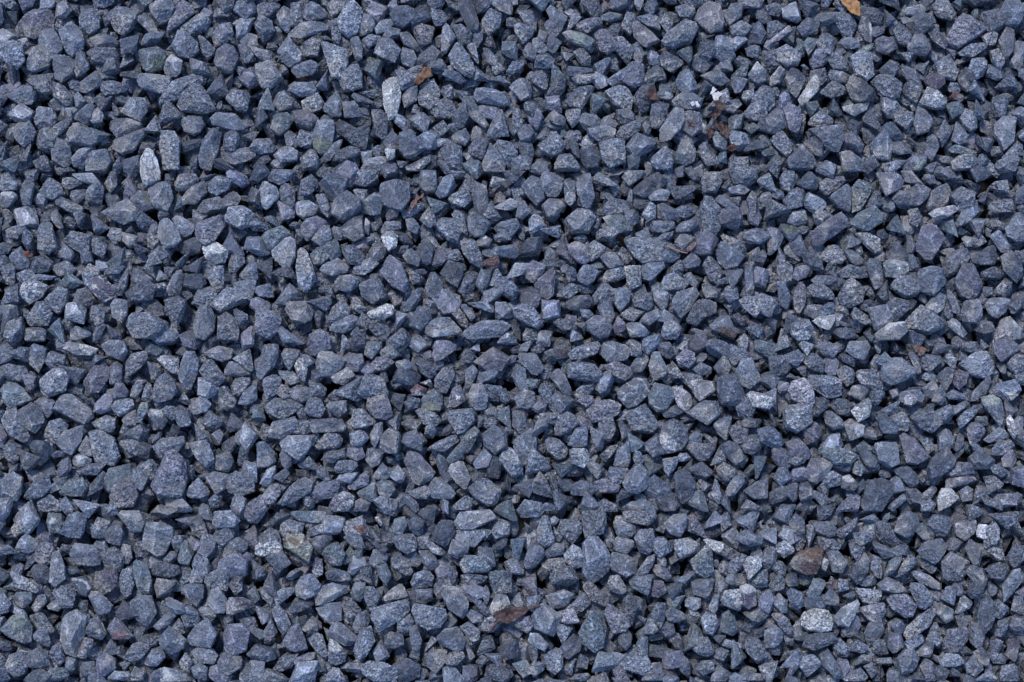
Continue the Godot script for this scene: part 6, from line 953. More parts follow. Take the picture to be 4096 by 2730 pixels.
	["p", 147, 219, -7, -3, -2.5, -5.2, 6.3, -3.9, 6.1, 3.1, 0.7, 6.2, -6.2, 2.3],
	["p/w/n", 179, 216, -10.1, 1, -6.4, -6.9, 7.8, -7.8, 8.5, -0.7, 4.6, 9.8, -6.7, 5.4],
	["p", 164, 220, -5.5, 3.4, -0.9, -5.3, 4.6, -9.7, 2.4, 4.3, -0.3, 8.3],
	["d", 119, 228, -7.3, 1.3, -1.3, -9.2, 6.6, -8.7, 4.6, 3.1, 0.9, 11.4, -4.3, 7.4],
	["g", 111, 239, -7.8, 4.9, 0.3, -9, 7.2, 2.3, 2.7, 4.9],
	["k/w/v", 45, 230, -10.7, -2.9, 3.9, -7.3, 9.5, 5, -3.2, 6.3],
	["g/b/e", 132, 229, -8, -2.4, -3.5, -6.3, 7.8, -2.4, 8.6, 2.8, -0.3, 5.9, -6.4, 3.7],
	["p", 160, 235, -7.5, -3.1, -2.5, -9.6, 4.5, -7.4, 7.8, 1.3, 2.3, 10, -4.7, 7.4],
	["n", 175, 236, -7.4, 5.5, -5.3, -7.6, 0.1, -11.1, 6, -3.2, 7.5, 5.5, 3, 9.4],
	["g", 154, 254, -11.1, -1.2, -2.6, -8.1, 3.5, -8.1, 10.2, 4, 4, 8.3, -4.7, 5.7],
	["g", 87, 264, -11.9, -4.8, -8.3, -7, 3, -3.9, 11.2, 3, 7.2, 7.3, -3.2, 3.8],
	["n", 105, 254, -5, -2.5, -0.6, -8.5, 4.7, -7.7, 3.6, 7.1, -3.5, 8.8],
	["d", 48, 254, -9.5, 0.9, 1.6, -10.4, 8.6, -5.1, 6.7, 3.5, -3.8, 10.4, -6.4, 6.1],
	["g", 34, 265, -8.9, -3.2, 0.8, -10.1, 6.9, -8.4, 6.8, 4.6, 0.6, 11.4, -5.5, 7.1],
	["p", 21, 250, -8, 0.1, -6.2, -6.9, 0.8, -6.5, 8.7, 2.7, 5.1, 7.9, -3.6, 3.5],
	["v", 87, 275, -7, -4.4, -3.4, -7, 2.7, -5.3, 7.7, 5.9, -2.7, 5.9],
	["g", 114, 275, -10.5, 6.1, -2.4, -7.7, 4.6, -8.5, 7.9, 1, 6.9, 6.1],
	["g", 156, 270, -8.5, 0.4, -4, -4.7, 7.4, -5.6, 6.3, 3, -2.6, 6.9],
	["g", 168, 276, -8.7, 5.3, -4, -8.5, 9.8, -0.7, 6.1, 5.3],
	["g", 196, 256, -9.2, -5.9, -4.2, -10.3, 1.9, -9.4, 10.3, 5.3, 1.2, 11.4, -7.2, 1.9],
	["b", 177, 252, -7.7, 1.1, -4.9, -4.6, 7.3, -0.7, 8, 3.2, -2.5, 2.8],
	["g", 169, 260, -6.4, 1.9, -1.3, -5.9, 6.5, -2.4, 1, 6.2],
	["g", 192, 278, -11.3, 1.1, -3.7, -4, 9.4, -2.3, 10.1, 2.8, -10.9, 2.8],
	["g", 20, 271, -6.1, 0.7, -2.6, -6.2, 7.1, -3.6, 5.3, 1.6, -2.6, 7.6],
	["n", 9, 271, -8.9, -3.5, 2.5, -6.9, 7.7, 3.4, -0.2, 7.7],
	["g", 55, 278, -8.3, 1.9, -4.4, -2.4, 6.1, -3.3, 7.8, -0.7, 0.8, 3.6],
	["d", 57, 266, -5.3, 4.1, -2.6, -7.1, 5.3, -2.8, 3.4, 5.9],
	["g", 109, 190, -8.3, 7.5, -8.2, 4.8, 0.9, -7.6, 8, -11.1, 6.1, -2.2, -1.2, 9.3],
	["g", 122, 184, -3.8, -2.2, -1, -7.5, 4.2, 0.5, 3.2, 5.8, -3, 4],
	["g", 184, 186, -10.4, 8.4, -7, -0.5, 9.4, -12.9, 10.1, -9.3, 4.4, 3.1, -2, 9.3, -9.9, 9.3],
	["g", 194, 167, -10.6, -3.6, -3.3, -7.2, 11.6, -1, 9.6, 4.4, -0.2, 6.6, -9, 2.6],
	["g", 175, 152, -4.5, -5.6, 3.6, -7.4, 5.1, 2.5, -3.1, 9.6],
	["n", 339, 161, -8.2, -1, -4.7, -7.8, 0.6, -7.3, 7.7, 0.8, 6, 7.9, -1.9, 6.1],
	["d", 351, 155, -11.5, -0.2, -4.3, -8.8, 8.9, -6.5, 9.4, 0.7, 4.4, 9.6, -2.7, 8.7],
	["b/v/n", 372, 158, -9.1, -3.5, -3.5, -7.1, 9.5, -7.1, 8.4, 1.9, -1, 9.9, -7.8, 5.4],
	["g", 287, 166, -7.7, -4.1, 5.7, -5, 9, 0.3, 3.5, 3.9, -1.9, 6.6, -6.3, 3.9],
	["d", 234, 155, -7.8, -1.3, -1.2, -9.4, 5.7, -4, 6.2, 6.7, -1.9, 8.1],
	["g/w/c", 223, 175, -7.2, 1.7, -7, -3.6, 0.2, -7.2, 8, -0.9, 6.9, 3.5, -1.2, 7.1],
	["g", 257, 158, -10.4, -5.2, 3, -6.1, 9, -0.7, 7.9, 5.5, 2.5, 7.3, -7.2, 2.8],
	["g/b/n", 260, 170, -11.8, -6.4, 2.4, -5.6, 12.7, 2.5, 5.4, 6, -4.3, 6],
	["g", 265, 185, -8.5, -7.4, 1.3, -9.2, 8.9, 0.5, 4, 9.4, -3.9, 8.5],
	["v", 275, 158, -9, 2, 8.5, -9.6, 8.1, -2.5, -4, 8.3, -8.3, 5.6],
	["n", 248, 206, -8.7, 5.9, -2, -7.3, 6.9, -8.2, 8, -2.9, 1.9, 6.8, -6.1, 8.5],
	["p/b/n", 270, 204, -4.5, 2.5, -3.3, -5.5, 3.7, -4.6, 5.1, 3.4, -3.8, 5.6],
	["d", 259, 215, -7.9, 0.7, 0.5, -9, 6.3, -1.1, 6.4, 6, -5.4, 5.1],
	["d", 282, 195, -8.6, 1.5, -3.4, -5.6, 4.7, -7.3, 7.9, -0.2, -0.5, 8.6],
	["g", 287, 186, -7.8, 1.3, 1.5, -8.9, 5.2, -2.2, 3.4, 8.4],
	["g", 298, 189, -5.3, 0.9, -2.9, -10.2, 4, -6.2, 4, 10.6, -1.2, 8],
	["n", 311, 188, -8, 9, -2.9, -3.4, 6.3, -9.6, 6.9, -4.3, 0.1, 6.4],
	["g", 323, 188, -9.4, 7.9, -4, -1.9, 1.6, -8.5, 9.9, -4.5, 4.6, 1.7, -6.4, 9.2],
	["g", 309, 205, -11.5, -1.5, -3.2, -7.7, 6.3, -3.3, 12.2, 2.9, 4, 6.9, -8.2, 2.9],
	["p", 291, 213, -12, -7.1, 10, -4.5, 8.7, 2.6, 4.9, 8.7, -5.5, 5.2],
	["p", 338, 200, -13.2, -6.1, -10.5, -7.8, 1.7, -4.3, 13.5, 5.4, 9, 8.1, -5.7, 1.9],
	["v", 294, 226, -12.2, -3.4, -2.4, -6.1, 8.3, -7.8, 9.2, 0.1, 2.1, 10.1, -5.6, 5.3],
	["n/q/s", 352, 227, -8.2, -0.8, -2.5, -7.8, 6.8, -2.6, 6.4, 4.4, 0.1, 7.9],
	["g", 356, 212, -8.1, 2.8, -2.2, -6.9, 6.6, -6.9, 3, 8.9],
	["g/w/c", 367, 220, -7.7, 6.9, -0.6, -8.8, 7.8, -1.8, 4, 3.4, -3.3, 6.9],
	["g", 397, 224, -5.6, 2.2, -1.8, -9.2, 7.4, -1.3, 0.6, 7.5, -4.6, 6.6],
	["d", 379, 197, -9.2, -3.4, -5.8, -8.8, 5.5, -5.2, 7.7, 2.7, 4.5, 10.7, -3.1, 5.4],
	["d", 411, 181, -7.6, 0.4, -2.6, -7.6, 6.3, -7.6, 6.5, 3, -2.9, 10.1],
	["p", 407, 203, -7.8, 16.3, -7.6, 0.5, 2.1, -11.9, 8.3, -11.9, 8.4, -1.3],
	["g", 397, 238, -6.5, 6.5, -3.1, -4.8, 7.7, -8.3, 2.5, 3.9, -1.3, 8.2],
	["k", 394, 250, -4.7, -0.4, -0.6, -3.5, 4.5, -0.4, 0.7, 3.9],
	["g", 371, 270, -6.6, -1.7, -0, -9.5, 8, 1.7, 0.7, 7.7, -5.3, 5.2],
	["d", 379, 262, -7.5, -3.8, 0.7, -8.1, 6.3, -0.3, 4, 8.3, -2.8, 5.7],
	["g", 392, 263, -6.6, -0.7, -3.7, -5.9, 6.5, -0.7, 6.2, 4.5, -3.4, 3.6],
	["v", 310, 250, -6.9, 4.2, -4.6, -7, 4.3, -8.8, 7.2, 3.4, -1.9, 9.4],
	["g", 325, 250, -8.6, 0.2, -1.3, -4.1, 7.6, -7.6, 7.2, 0.2, -4.6, 8],
	["d", 334, 256, -8.2, 2, 3.9, -9.3, 6.1, -1.5, 3, 6.3, -5.7, 5.4],
	["g", 280, 254, -8.9, 2.4, -1.5, -6.3, 8.7, -0.2, 3.2, 5],
	["n", 284, 264, -8.8, 3.5, -1.4, -4.3, 7.3, -3.4, 6.2, 1.8, -6.2, 4.4],
	["p", 239, 268, -8.3, 1.7, -4.8, -7.4, 3.9, -7.8, 9.7, -0, -2, 10.3],
	["g", 211, 246, -7.1, -4.6, 1, -9.9, 8.7, -3.8, 6.7, 4, -0.6, 9.2, -6.7, 8.4],
	["g", 219, 234, -10.3, -8.6, -3.2, -9.4, 5.3, -1.6, 8.9, 8, 3.9, 10.6, -2.8, 3.7],
	["p", 218, 219, -7.4, -1.2, -0.9, -9.1, 5, -2.1, 5.5, 7.5, 0.2, 7.5],
	["n", 216, 203, -7.7, 1.3, 1.5, -8.4, 6.5, -2.2, 4.5, 4.8, -3.5, 6.6],
	["d", 228, 200, -5.8, 0.9, -3.4, -5.3, 3.7, -5.3, 5.6, 4.4, -2.9, 5.3],
	["g", 276, 277, -9.9, -1.2, 4.4, -6.3, 10.2, 0.5, 6.5, 4, -9.2, 4.4],
	["v", 265, 271, -6.8, -0, -2.5, -7.8, 5.4, -6.9, 6.8, 0.8, 1.2, 8.6, -5.7, 6],
	["g", 289, 272, -6.1, -2.7, 1.5, -6.2, 5.4, 2.5, -0, 6.8],
	["g", 309, 277, -7.5, -1.4, -4.7, -6.5, 4.9, -4.8, 9.6, 4.6, -7, 5.1],
	["v", 335, 273, -6.6, -3.9, -1.9, -10, 4.8, -5.6, 5.8, 8.1, -2.9, 8.6],
	["d", 326, 278, -6.7, 1.2, -1.2, -4, 5.6, 0.3, 5.4, 2.9],
	["g", 400, 275, -8.1, 1.7, -5.8, -6, 3.9, -7.8, 8.7, 0, 6.5, 6, -7.5, 6.5],
	["p", 382, 278, -9, 1.3, 1.9, -5.6, 7.6, 0.5, 6.6, 3.1, -8.3, 3.1],
	["d", 345, 275, -4.9, 5.8, -4.7, -5.4, 0.1, -6.3, 6.9, -2, 2.9, 5.8],
	["v", 226, 271, -7.5, 9.9, 0.1, -6.5, 6.4, -9.1, 5.2, -2.1, -4.9, 9.9],
	["n", 300, 265, -6.4, 2.4, -6.2, -1.9, 6.1, -2.8, 5.8, 2.4],
	["g", 411, 220, -6, 4.4, -2.6, -7, 4.6, -7, 3.6, 7.9],
]


func _ready() -> void:
	rng.seed = 20240611
	_camera_and_light()
	_noises()
	_materials()
	_ground()
	_upper_layer()
	_scatter()
	_litter()


# ---------------------------------------------------------------- camera, sky, light
func _camera_and_light() -> void:
	var cam := Camera3D.new()
	cam.name = "camera"
	cam.fov = 2.0 * rad_to_deg(atan(0.2866 / 1.5))
	var pitch := deg_to_rad(76.0)
	cam.position = Vector3(0, LEVEL + 1.5 * sin(pitch), 1.5 * cos(pitch))
	cam.rotation = Vector3(-pitch, 0, 0)
	cam.near = 0.05
	cam.far = 120.0
	add_child(cam)
	cam.current = true

	var sky_mat := ProceduralSkyMaterial.new()
	sky_mat.sky_top_color = Color(0.48, 0.60, 0.81)
	sky_mat.sky_horizon_color = Color(0.49, 0.61, 0.785)
	sky_mat.sky_curve = 0.25
	sky_mat.ground_horizon_color = Color(0.40, 0.43, 0.48)
	sky_mat.ground_bottom_color = Color(0.18, 0.19, 0.21)
	var sky := Sky.new()
	sky.sky_material = sky_mat
	var env := Environment.new()
	env.background_mode = Environment.BG_SKY
	env.sky = sky
	env.background_energy_multiplier = 0.9
	env.tonemap_mode = Environment.TONE_MAPPER_LINEAR
	env.tonemap_exposure = 2.75
	env.sdfgi_enabled = true
	env.ssao_enabled = true
	env.ssil_enabled = true
	var we := WorldEnvironment.new()
	we.name = "environment"
	we.environment = env
	add_child(we)

	var sun := DirectionalLight3D.new()
	sun.name = "daylight"
	sun.light_energy = 0.5
	sun.light_color = Color(1.0, 0.975, 0.95)
	sun.light_angular_distance = 14.0
	sun.shadow_enabled = true
	sun.rotation = Vector3(deg_to_rad(-63.0), deg_to_rad(-145.0), 0)
	add_child(sun)


func _noises() -> void:
	rough.noise_type = FastNoiseLite.TYPE_SIMPLEX_SMOOTH
	rough.seed = 11
	rough.frequency = 1.0
	rough.fractal_type = FastNoiseLite.FRACTAL_FBM
	rough.fractal_octaves = 4
	rough.fractal_gain = 0.55
	blotch.noise_type = FastNoiseLite.TYPE_SIMPLEX_SMOOTH
	blotch.seed = 29
	blotch.frequency = 1.0
	blotch.fractal_type = FastNoiseLite.FRACTAL_FBM
	blotch.fractal_octaves = 3


# ---------------------------------------------------------------- materials
func _grain(size: int, kind: int, freq: float, octaves: int, seed_: int) -> PackedByteArray:
	var n := FastNoiseLite.new()
	n.noise_type = kind
	n.seed = seed_
	n.frequency = freq
	n.fractal_octaves = octaves
	if octaves <= 1:
		n.fractal_type = FastNoiseLite.FRACTAL_NONE
	var im := n.get_seamless_image(size, size, false, false, 0.1, true)
	im.convert(Image.FORMAT_L8)
	return im.get_data()


func _materials() -> void:
	# fine crystalline grain: light flecks and dark specks about a millimetre across, on softer cloudy patches
	var size := 1024
	var fine := _grain(size, FastNoiseLite.TYPE_SIMPLEX, 0.115, 2, 5)
	var flecks := _grain(size, FastNoiseLite.TYPE_SIMPLEX, 0.06, 2, 71)
	var blobs := _grain(size, FastNoiseLite.TYPE_SIMPLEX_SMOOTH, 0.05, 2, 33)
	var cloud := _grain(size, FastNoiseLite.TYPE_SIMPLEX_SMOOTH, 0.018, 4, 9)
	var bump := _grain(size, FastNoiseLite.TYPE_SIMPLEX_SMOOTH, 0.045, 4, 15)
	var bump_im := Image.create_from_data(size, size, false, Image.FORMAT_L8, bump)
	bump_im.convert(Image.FORMAT_RGBA8)
	bump_im.bump_map_to_normal_map(10.0)
	var normal_tex := ImageTexture.create_from_image(bump_im)
	# three kinds of rock: dusty and close-grained, speckled, and streaked
	for kind in 3:
		var data := PackedByteArray()
		data.resize(size * size * 3)
		for i in size * size:
			var j := i
			if kind == 2:                                       # drawn out across the grain
				j = (((i >> 10) * 3) & 1023) * size + (i & 1023)
			var f := (fine[j] - 128) / 128.0
			var k := (flecks[j] - 128) / 128.0
			var b := (blobs[j] - 128) / 128.0
			var c := (cloud[i] - 128) / 128.0
			var v := 0.0
			if kind == 0:
				v = 0.52 + 0.28 * f + 0.15 * b + 0.22 * c + 0.65 * maxf(0.0, k - 0.38)
			elif kind == 1:
				v = 0.47 + 0.36 * f + 0.20 * b + 0.13 * c + 1.10 * maxf(0.0, k - 0.30) - 0.35 * maxf(0.0, -k - 0.32)
			else:
				v = 0.49 + 0.31 * f + 0.22 * b + 0.17 * c + 0.95 * maxf(0.0, k - 0.33)
			var w := clampf(v, 0.06, 0.95)
			data[i * 3] = int(255.0 * pow(w * (1.0 + 0.04 * c), 0.4545))
			data[i * 3 + 1] = int(255.0 * pow(w, 0.4545))
			data[i * 3 + 2] = int(255.0 * pow(w * (1.0 - 0.04 * c), 0.4545))
		var m := StandardMaterial3D.new()
		m.resource_name = ["dusty_stone", "speckled_stone", "streaked_stone"][kind]
		m.vertex_color_use_as_albedo = true
		m.albedo_texture = ImageTexture.create_from_image(Image.create_from_data(size, size, false, Image.FORMAT_RGB8, data))
		m.roughness = [0.88, 0.72, 0.78][kind]
		m.metallic_specular = [0.3, 0.5, 0.45][kind]
		m.normal_enabled = true
		m.normal_texture = normal_tex
		m.normal_scale = [0.85, 1.25, 1.05][kind]
		m.uv1_triplanar = true
		m.uv1_world_triplanar = kind != 2
		m.uv1_scale = Vector3(4.6, 4.6, 4.6) * [1.15, 0.95, 1.0][kind]
		m.uv1_triplanar_sharpness = 4.0
		skins.append(m)


func _ground() -> void:
	var st := SurfaceTool.new()
	st.begin(Mesh.PRIMITIVE_TRIANGLES)
	st.set_normal(Vector3.UP)
	for p in [Vector3(-40, 0, -40), Vector3(40, 0, -40), Vector3(40, 0, 40), Vector3(-40, 0, -40), Vector3(40, 0, 40), Vector3(-40, 0, 40)]:
		st.set_color(Color(0.060, 0.058, 0.058))
		st.add_vertex(p)
	var o := MeshInstance3D.new()
	o.name = "ground"
	o.mesh = st.commit()
	o.material_override = skins[0]
	o.set_meta("kind", "structure")
	o.set_meta("label", "dark gritty soil under the loose gravel")
	add_child(o)


# ---------------------------------------------------------------- stones
func _sphere(level: int) -> Array:
	if ball.has(level):
		return ball[level]
	var t := (1.0 + sqrt(5.0)) / 2.0
	var v := PackedVector3Array([Vector3(-1, t, 0), Vector3(1, t, 0), Vector3(-1, -t, 0), Vector3(1, -t, 0), Vector3(0, -1, t), Vector3(0, 1, t),
		Vector3(0, -1, -t), Vector3(0, 1, -t), Vector3(t, 0, -1), Vector3(t, 0, 1), Vector3(-t, 0, -1), Vector3(-t, 0, 1)])
	for i in v.size():
		v[i] = v[i].normalized()
	var f := PackedInt32Array([0, 11, 5, 0, 5, 1, 0, 1, 7, 0, 7, 10, 0, 10, 11, 1, 5, 9, 5, 11, 4, 11, 10, 2, 10, 7, 6, 7, 1, 8,
		3, 9, 4, 3, 4, 2, 3, 2, 6, 3, 6, 8, 3, 8, 9, 4, 9, 5, 2, 4, 11, 6, 2, 10, 8, 6, 7, 9, 8, 1])
	for l in level:
		var mid := {}
		var g := PackedInt32Array()
		for k in range(0, f.size(), 3):
			var e := [0, 0, 0]
			for s in 3:
				var a := f[k + s]
				var b := f[k + (s + 1) % 3]
				var key := Vector2i(mini(a, b), maxi(a, b))
				if not mid.has(key):
					mid[key] = v.size()
					v.append(((v[a] + v[b]) * 0.5).normalized())
				e[s] = mid[key]
			g.append_array(PackedInt32Array([f[k], e[0], e[2], f[k + 1], e[1], e[0], f[k + 2], e[2], e[1], e[0], e[1], e[2]]))
		f = g
	# Godot's front faces run clockwise
	for k in range(0, f.size(), 3):
		var s := f[k + 1]
		f[k + 1] = f[k + 2]
		f[k + 2] = s
	ball[level] = [v, f]
	return ball[level]


# The planes that cut a stone with this outline (metres, round its middle): walls, chamfers, and a top and a bottom of a few facets.
func _planes(corners: PackedVector2Array, high: float) -> Array:
	var normals := PackedVector3Array()
	var dists := PackedFloat32Array()
	var n := corners.size()
	var turn := 0.0
	for i in n:
		var a := corners[i]
		var b := corners[(i + 1) % n]
		turn += a.x * b.y - a.y * b.x
	for i in n:
		var a := corners[i]
		var b := corners[(i + 1) % n]
		var out := Vector2(b.y - a.y, a.x - b.x).normalized()
		if turn < 0.0:
			out = -out
		var d := out.dot(a)
		var t := rng.randf_range(-0.10, 0.16)
		normals.append(Vector3(out.x * cos(t), sin(t), out.y * cos(t)))
		dists.append(d * cos(t))
		if rng.randf() < 0.8:                                   # a chamfer towards the top
			t = rng.randf_range(0.45, 1.05)
			var y := rng.randf_range(-0.05, 0.62) * high
			normals.append(Vector3(out.x * cos(t), sin(t), out.y * cos(t)))
			dists.append(d * rng.randf_range(0.93, 1.0) * cos(t) + y * sin(t))
		t = rng.randf_range(0.5, 1.0)                           # and one below
		normals.append(Vector3(out.x * cos(t), -sin(t), out.y * cos(t)))
		dists.append(d * cos(t) + rng.randf_range(0.1, 0.5) * high * sin(t))
	var spin := rng.randf() * TAU
	var facets := rng.randi_range(1, 3)
	for k in facets:
		var az := spin + TAU * (k + rng.randf_range(-0.2, 0.2)) / facets
		var tilt := rng.randf_range(0.10, 0.50) if facets == 1 else rng.randf_range(0.24, 0.74)
		normals.append(Vector3(cos(az) * sin(tilt), cos(tilt), sin(az) * sin(tilt)))
		dists.append(high * rng.randf_range(0.86, 1.06) * cos(tilt))
	for k in rng.randi_range(2, 5):                             # places where a corner broke off
		var az := rng.randf() * TAU
		var tilt := rng.randf_range(0.35, 1.2)
		var out := Vector3(cos(az) * sin(tilt), cos(tilt), sin(az) * sin(tilt))
		var far := 0.0
		for c in corners:
			far = maxf(far, out.x * c.x + out.z * c.y)
		normals.append(out)
		dists.append((far + high * out.y) * rng.randf_range(0.66, 0.82))
	normals.append(Vector3(rng.randf_range(-0.2, 0.2), -1, rng.randf_range(-0.2, 0.2)).normalized())
	dists.append(high)
	return [normals, dists]


const WAY := {"n": Vector3(0, 0.35, -1), "s": Vector3(0, 0.35, 1), "e": Vector3(1, 0.35, 0), "w": Vector3(-1, 0.35, 0), "c": Vector3(0, 1, 0),
	"se": Vector3(0.7, 0.35, 0.7), "sw": Vector3(-0.7, 0.35, 0.7), "ne": Vector3(0.7, 0.35, -0.7), "nw": Vector3(-0.7, 0.35, -0.7)}


# Positions, normals, colours and indices of one stone.
func _stone(corners: PackedVector2Array, high: float, level: int, tag: String, dusting := 0.58) -> Array:
	var cut := _planes(corners, high)
	var normals: PackedVector3Array = cut[0]
	var dists: PackedFloat32Array = cut[1]
	var count := normals.size()
	var base: Array = _sphere(level)
	var dirs: PackedVector3Array = base[0]
	var tris: PackedInt32Array = base[1]
	var reach := 0.0
	for c in corners:
		reach = maxf(reach, c.length())
	# squash the directions to the stone's proportions so that vertices are spread evenly over it
	var sx := 0.0
	var sz := 0.0
	for c in corners:
		sx = maxf(sx, absf(c.x))
		sz = maxf(sz, absf(c.y))
	var squash := Vector3(sx, maxf(high * 1.15, 0.45 * minf(sx, sz)), sz)
	var away := Vector3(rng.randf_range(-90, 90), rng.randf_range(-90, 90), rng.randf_range(-90, 90))
	var parts := tag.split("/")
	var tone: Color = TONE[parts[0]] * rng.randf_range(0.82, 1.18)
	var warm := rng.randf_range(-0.035, 0.035)
	tone = Color(tone.r * (1.0 + warm), tone.g, tone.b * (1.0 - warm))
	var patched := parts.size() > 2
	var patch := TONE["g"] as Color
	var way := Vector3.ZERO
	if patched:
		patch = TONE[parts[1]]
		if WAY.has(parts[2]):
			way = (WAY[parts[2]] as Vector3).normalized()
	# pale stone dust clings to some sides of a stone
	var dusty := Color(0.300, 0.285, 0.268)
	var dust_way := Vector3(rng.randf_range(-0.6, 0.6), rng.randf_range(-0.4, 0.3), rng.randf_range(-0.3, 1.0)).normalized()
	var dust_amount := rng.randf_range(-0.35, 0.62)
	var edge := 0.009 * reach
	var rough_amount := rng.randf_range(0.55, 1.15)
	var pos := PackedVector3Array()
	pos.resize(dirs.size())
	var col := PackedColorArray()
	col.resize(dirs.size())
	for i in dirs.size():
		var d := (dirs[i] * squash).normalized()
		var m1 := 1e9
		var m2 := 1e9
		for k in count:
			var s := normals[k].dot(d)
			if s > 1e-4:
				var r := dists[k] / s
				if r < m1:
					m2 = m1
					m1 = r
				elif r < m2:
					m2 = r
		var gap := (m2 - m1) / edge
		if gap < 1.0:
			m1 -= edge * 0.25 * (1.0 - gap) * (1.0 - gap)
		var p := d * m1
		var worn := clampf(1.0 - (m2 - m1) / (0.095 * reach), 0.0, 1.0)   # along the edges of the facets
		var at := p * 150.0 + away
		var w := rough.get_noise_3dv(at)
		var w2 := blotch.get_noise_3dv(at * 3.1)
		# chips: the noise only bites where it is strong, so that facets stay fairly flat
		var bite := 0.034 * w + 0.052 * w2 - 0.30 * maxf(0.0, w - 0.24)
		p *= 1.0 + bite * rough_amount
		pos[i] = p
		var b := blotch.get_noise_3dv(p * 95.0 - away)
		var c := tone * (1.0 + 0.24 * b + 0.24 * w2 + 0.18 * w)
		var dust := smoothstep(0.25, 0.75, d.dot(dust_way) * 0.6 + b * 0.5 + dust_amount)
		c = c.lerp(dusty, dust * dusting)
		c *= 1.0 + 1.0 * worn * worn * clampf(0.55 + 1.6 * w2 + 0.8 * b, 0.0, 1.3)   # bruised, paler edges
		if patched:
			var share := 0.0
			if parts[2] == "v":
				share = 1.0 - smoothstep(0.03, 0.10, absf(blotch.get_noise_3dv(p * 60.0 + away)))
			elif parts[2] == "c" and parts[1] in ["w", "c", "m"]:
				share = smoothstep(0.10, 0.24, d.dot(way) * 0.35 + blotch.get_noise_3dv(p * 75.0 + away * 2.0) - 0.20)
			else:
				share = smoothstep(0.15 if parts[1] == "W" else 0.50, 0.30 if parts[1] == "W" else 0.66, d.dot(way) + 0.55 * blotch.get_noise_3dv(p * 90.0 + away * 2.0))
			c = c.lerp(patch * (1.0 + 0.25 * b), share * (0.6 if parts[1] in ["l", "m"] else 0.8))
		col[i] = Color(clampf(c.r, 0.01, 0.9), clampf(c.g, 0.01, 0.9), clampf(c.b, 0.01, 0.9))
	var nor := PackedVector3Array()
	nor.resize(pos.size())
	for k in range(0, tris.size(), 3):
		var a := pos[tris[k]]
		var n := (pos[tris[k + 2]] - a).cross(pos[tris[k + 1]] - a)
		nor[tris[k]] += n
		nor[tris[k + 1]] += n
		nor[tris[k + 2]] += n
	for i in nor.size():
		nor[i] = nor[i].normalized()
	return [pos, nor, col, tris]


func _mesh(a: Array, skin: int) -> ArrayMesh:
	var arrays := []
	arrays.resize(Mesh.ARRAY_MAX)
	arrays[Mesh.ARRAY_VERTEX] = a[0]
	arrays[Mesh.ARRAY_NORMAL] = a[1]
	arrays[Mesh.ARRAY_COLOR] = a[2]
	arrays[Mesh.ARRAY_INDEX] = a[3]
	var m := ArrayMesh.new()
	m.add_surface_from_arrays(Mesh.PRIMITIVE_TRIANGLES, arrays)
	m.surface_set_material(0, skins[skin])
	return m


func _cell(x: float, z: float) -> int:
	var i := int(floor(x / CELL)) + NX / 2
	var k := int(floor(z / CELL)) + NZ / 2
	return k * NX + i if i >= 0 and k >= 0 and i < NX and k < NZ else -1


func _swell(x: float, z: float) -> float:
	return 0.0035 * blotch.get_noise_2d(x * 4.0, z * 4.0) + 0.0050 * blotch.get_noise_2d(x * 9.0 + 40.0, z * 9.0)


func _mark(corners: PackedVector2Array, x: float, z: float) -> void:
	var lo := corners[0]
	var hi := corners[0]
	for c in corners:
		lo = lo.min(c)
		hi = hi.max(c)
	var zz := lo.y
	while zz <= hi.y:
		var xx := lo.x
		while xx <= hi.x:
			if Geometry2D.is_point_in_polygon(Vector2(xx, zz), corners):
				var i := _cell(x + xx, z + zz)
				if i >= 0:
					taken[i] = 1
			xx += CELL
		zz += CELL


func _corners(row: Array, first: int) -> PackedVector2Array:
	var c := PackedVector2Array()
	for i in range(first, row.size(), 2):
		c.append(Vector2(row[i], row[i + 1]) * 0.00104)
	return c


func _half_height(c: PackedVector2Array) -> float:
	# half the thickness: stones mostly lie on their flat side
	var area := 0.0
	var longest := 0.0
	for i in c.size():
		var b := c[(i + 1) % c.size()]
		area += 0.5 * (c[i].x * b.y - c[i].y * b.x)
		for k in c.size():
			longest = maxf(longest, c[i].distance_to(c[k]))
	var width := absf(area) * 1.25 / longest
	return clampf(width * rng.randf_range(0.40, 0.58), 0.0042, 0.0130)


func _upper_layer() -> void:
	tops.resize(NX * NZ)
	tops.fill(LEVEL - 0.02)
	taken.resize(NX * NZ)
	var n := 0
	for row in STONES:
		var c := _corners(row, 4)
		var high := _half_height(c)
		var x: float = row[2] * 0.001
		var z: float = row[3] * 0.001
		var y := LEVEL + _swell(x, z) + rng.randf_range(-0.0030, 0.0034) + (0.0015 if row[1][0] in ["w", "q", "k"] else 0.0)
		var a := _stone(c, high, 4, row[1])
		var o := MeshInstance3D.new()
		o.name = "gravel_stone" if n == 0 else "gravel_stone_%03d" % n
		o.position = Vector3(x, y, z)
		o.set_meta("label", row[0])
		o.set_meta("category", "stone")
		o.set_meta("group", "stones lying loose in the gravel bed")
		add_child(o)
		_mark(c, x, z)
		_raise(a[0], o.position)
		var spin := rng.randf() * TAU                            # the stone's own axes, so that streaks run in every direction
		var back := Basis(Vector3.UP, -spin)
		for k in 2:
			var v: PackedVector3Array = a[k]
			for i in v.size():
				v[i] = back * v[i]
			a[k] = v
		o.rotation.y = spin
		o.mesh = _mesh(a, [0, 0, 1, 1, 2][rng.randi() % 5])
		n += 1


func _raise(pos: PackedVector3Array, at: Vector3) -> void:
	for p in pos:
		if p.y > 0.0:
			var i := _cell(p.x + at.x, p.z + at.z)
			if i >= 0:
				tops[i] = maxf(tops[i], p.y + at.y)


var gravel: Node3D


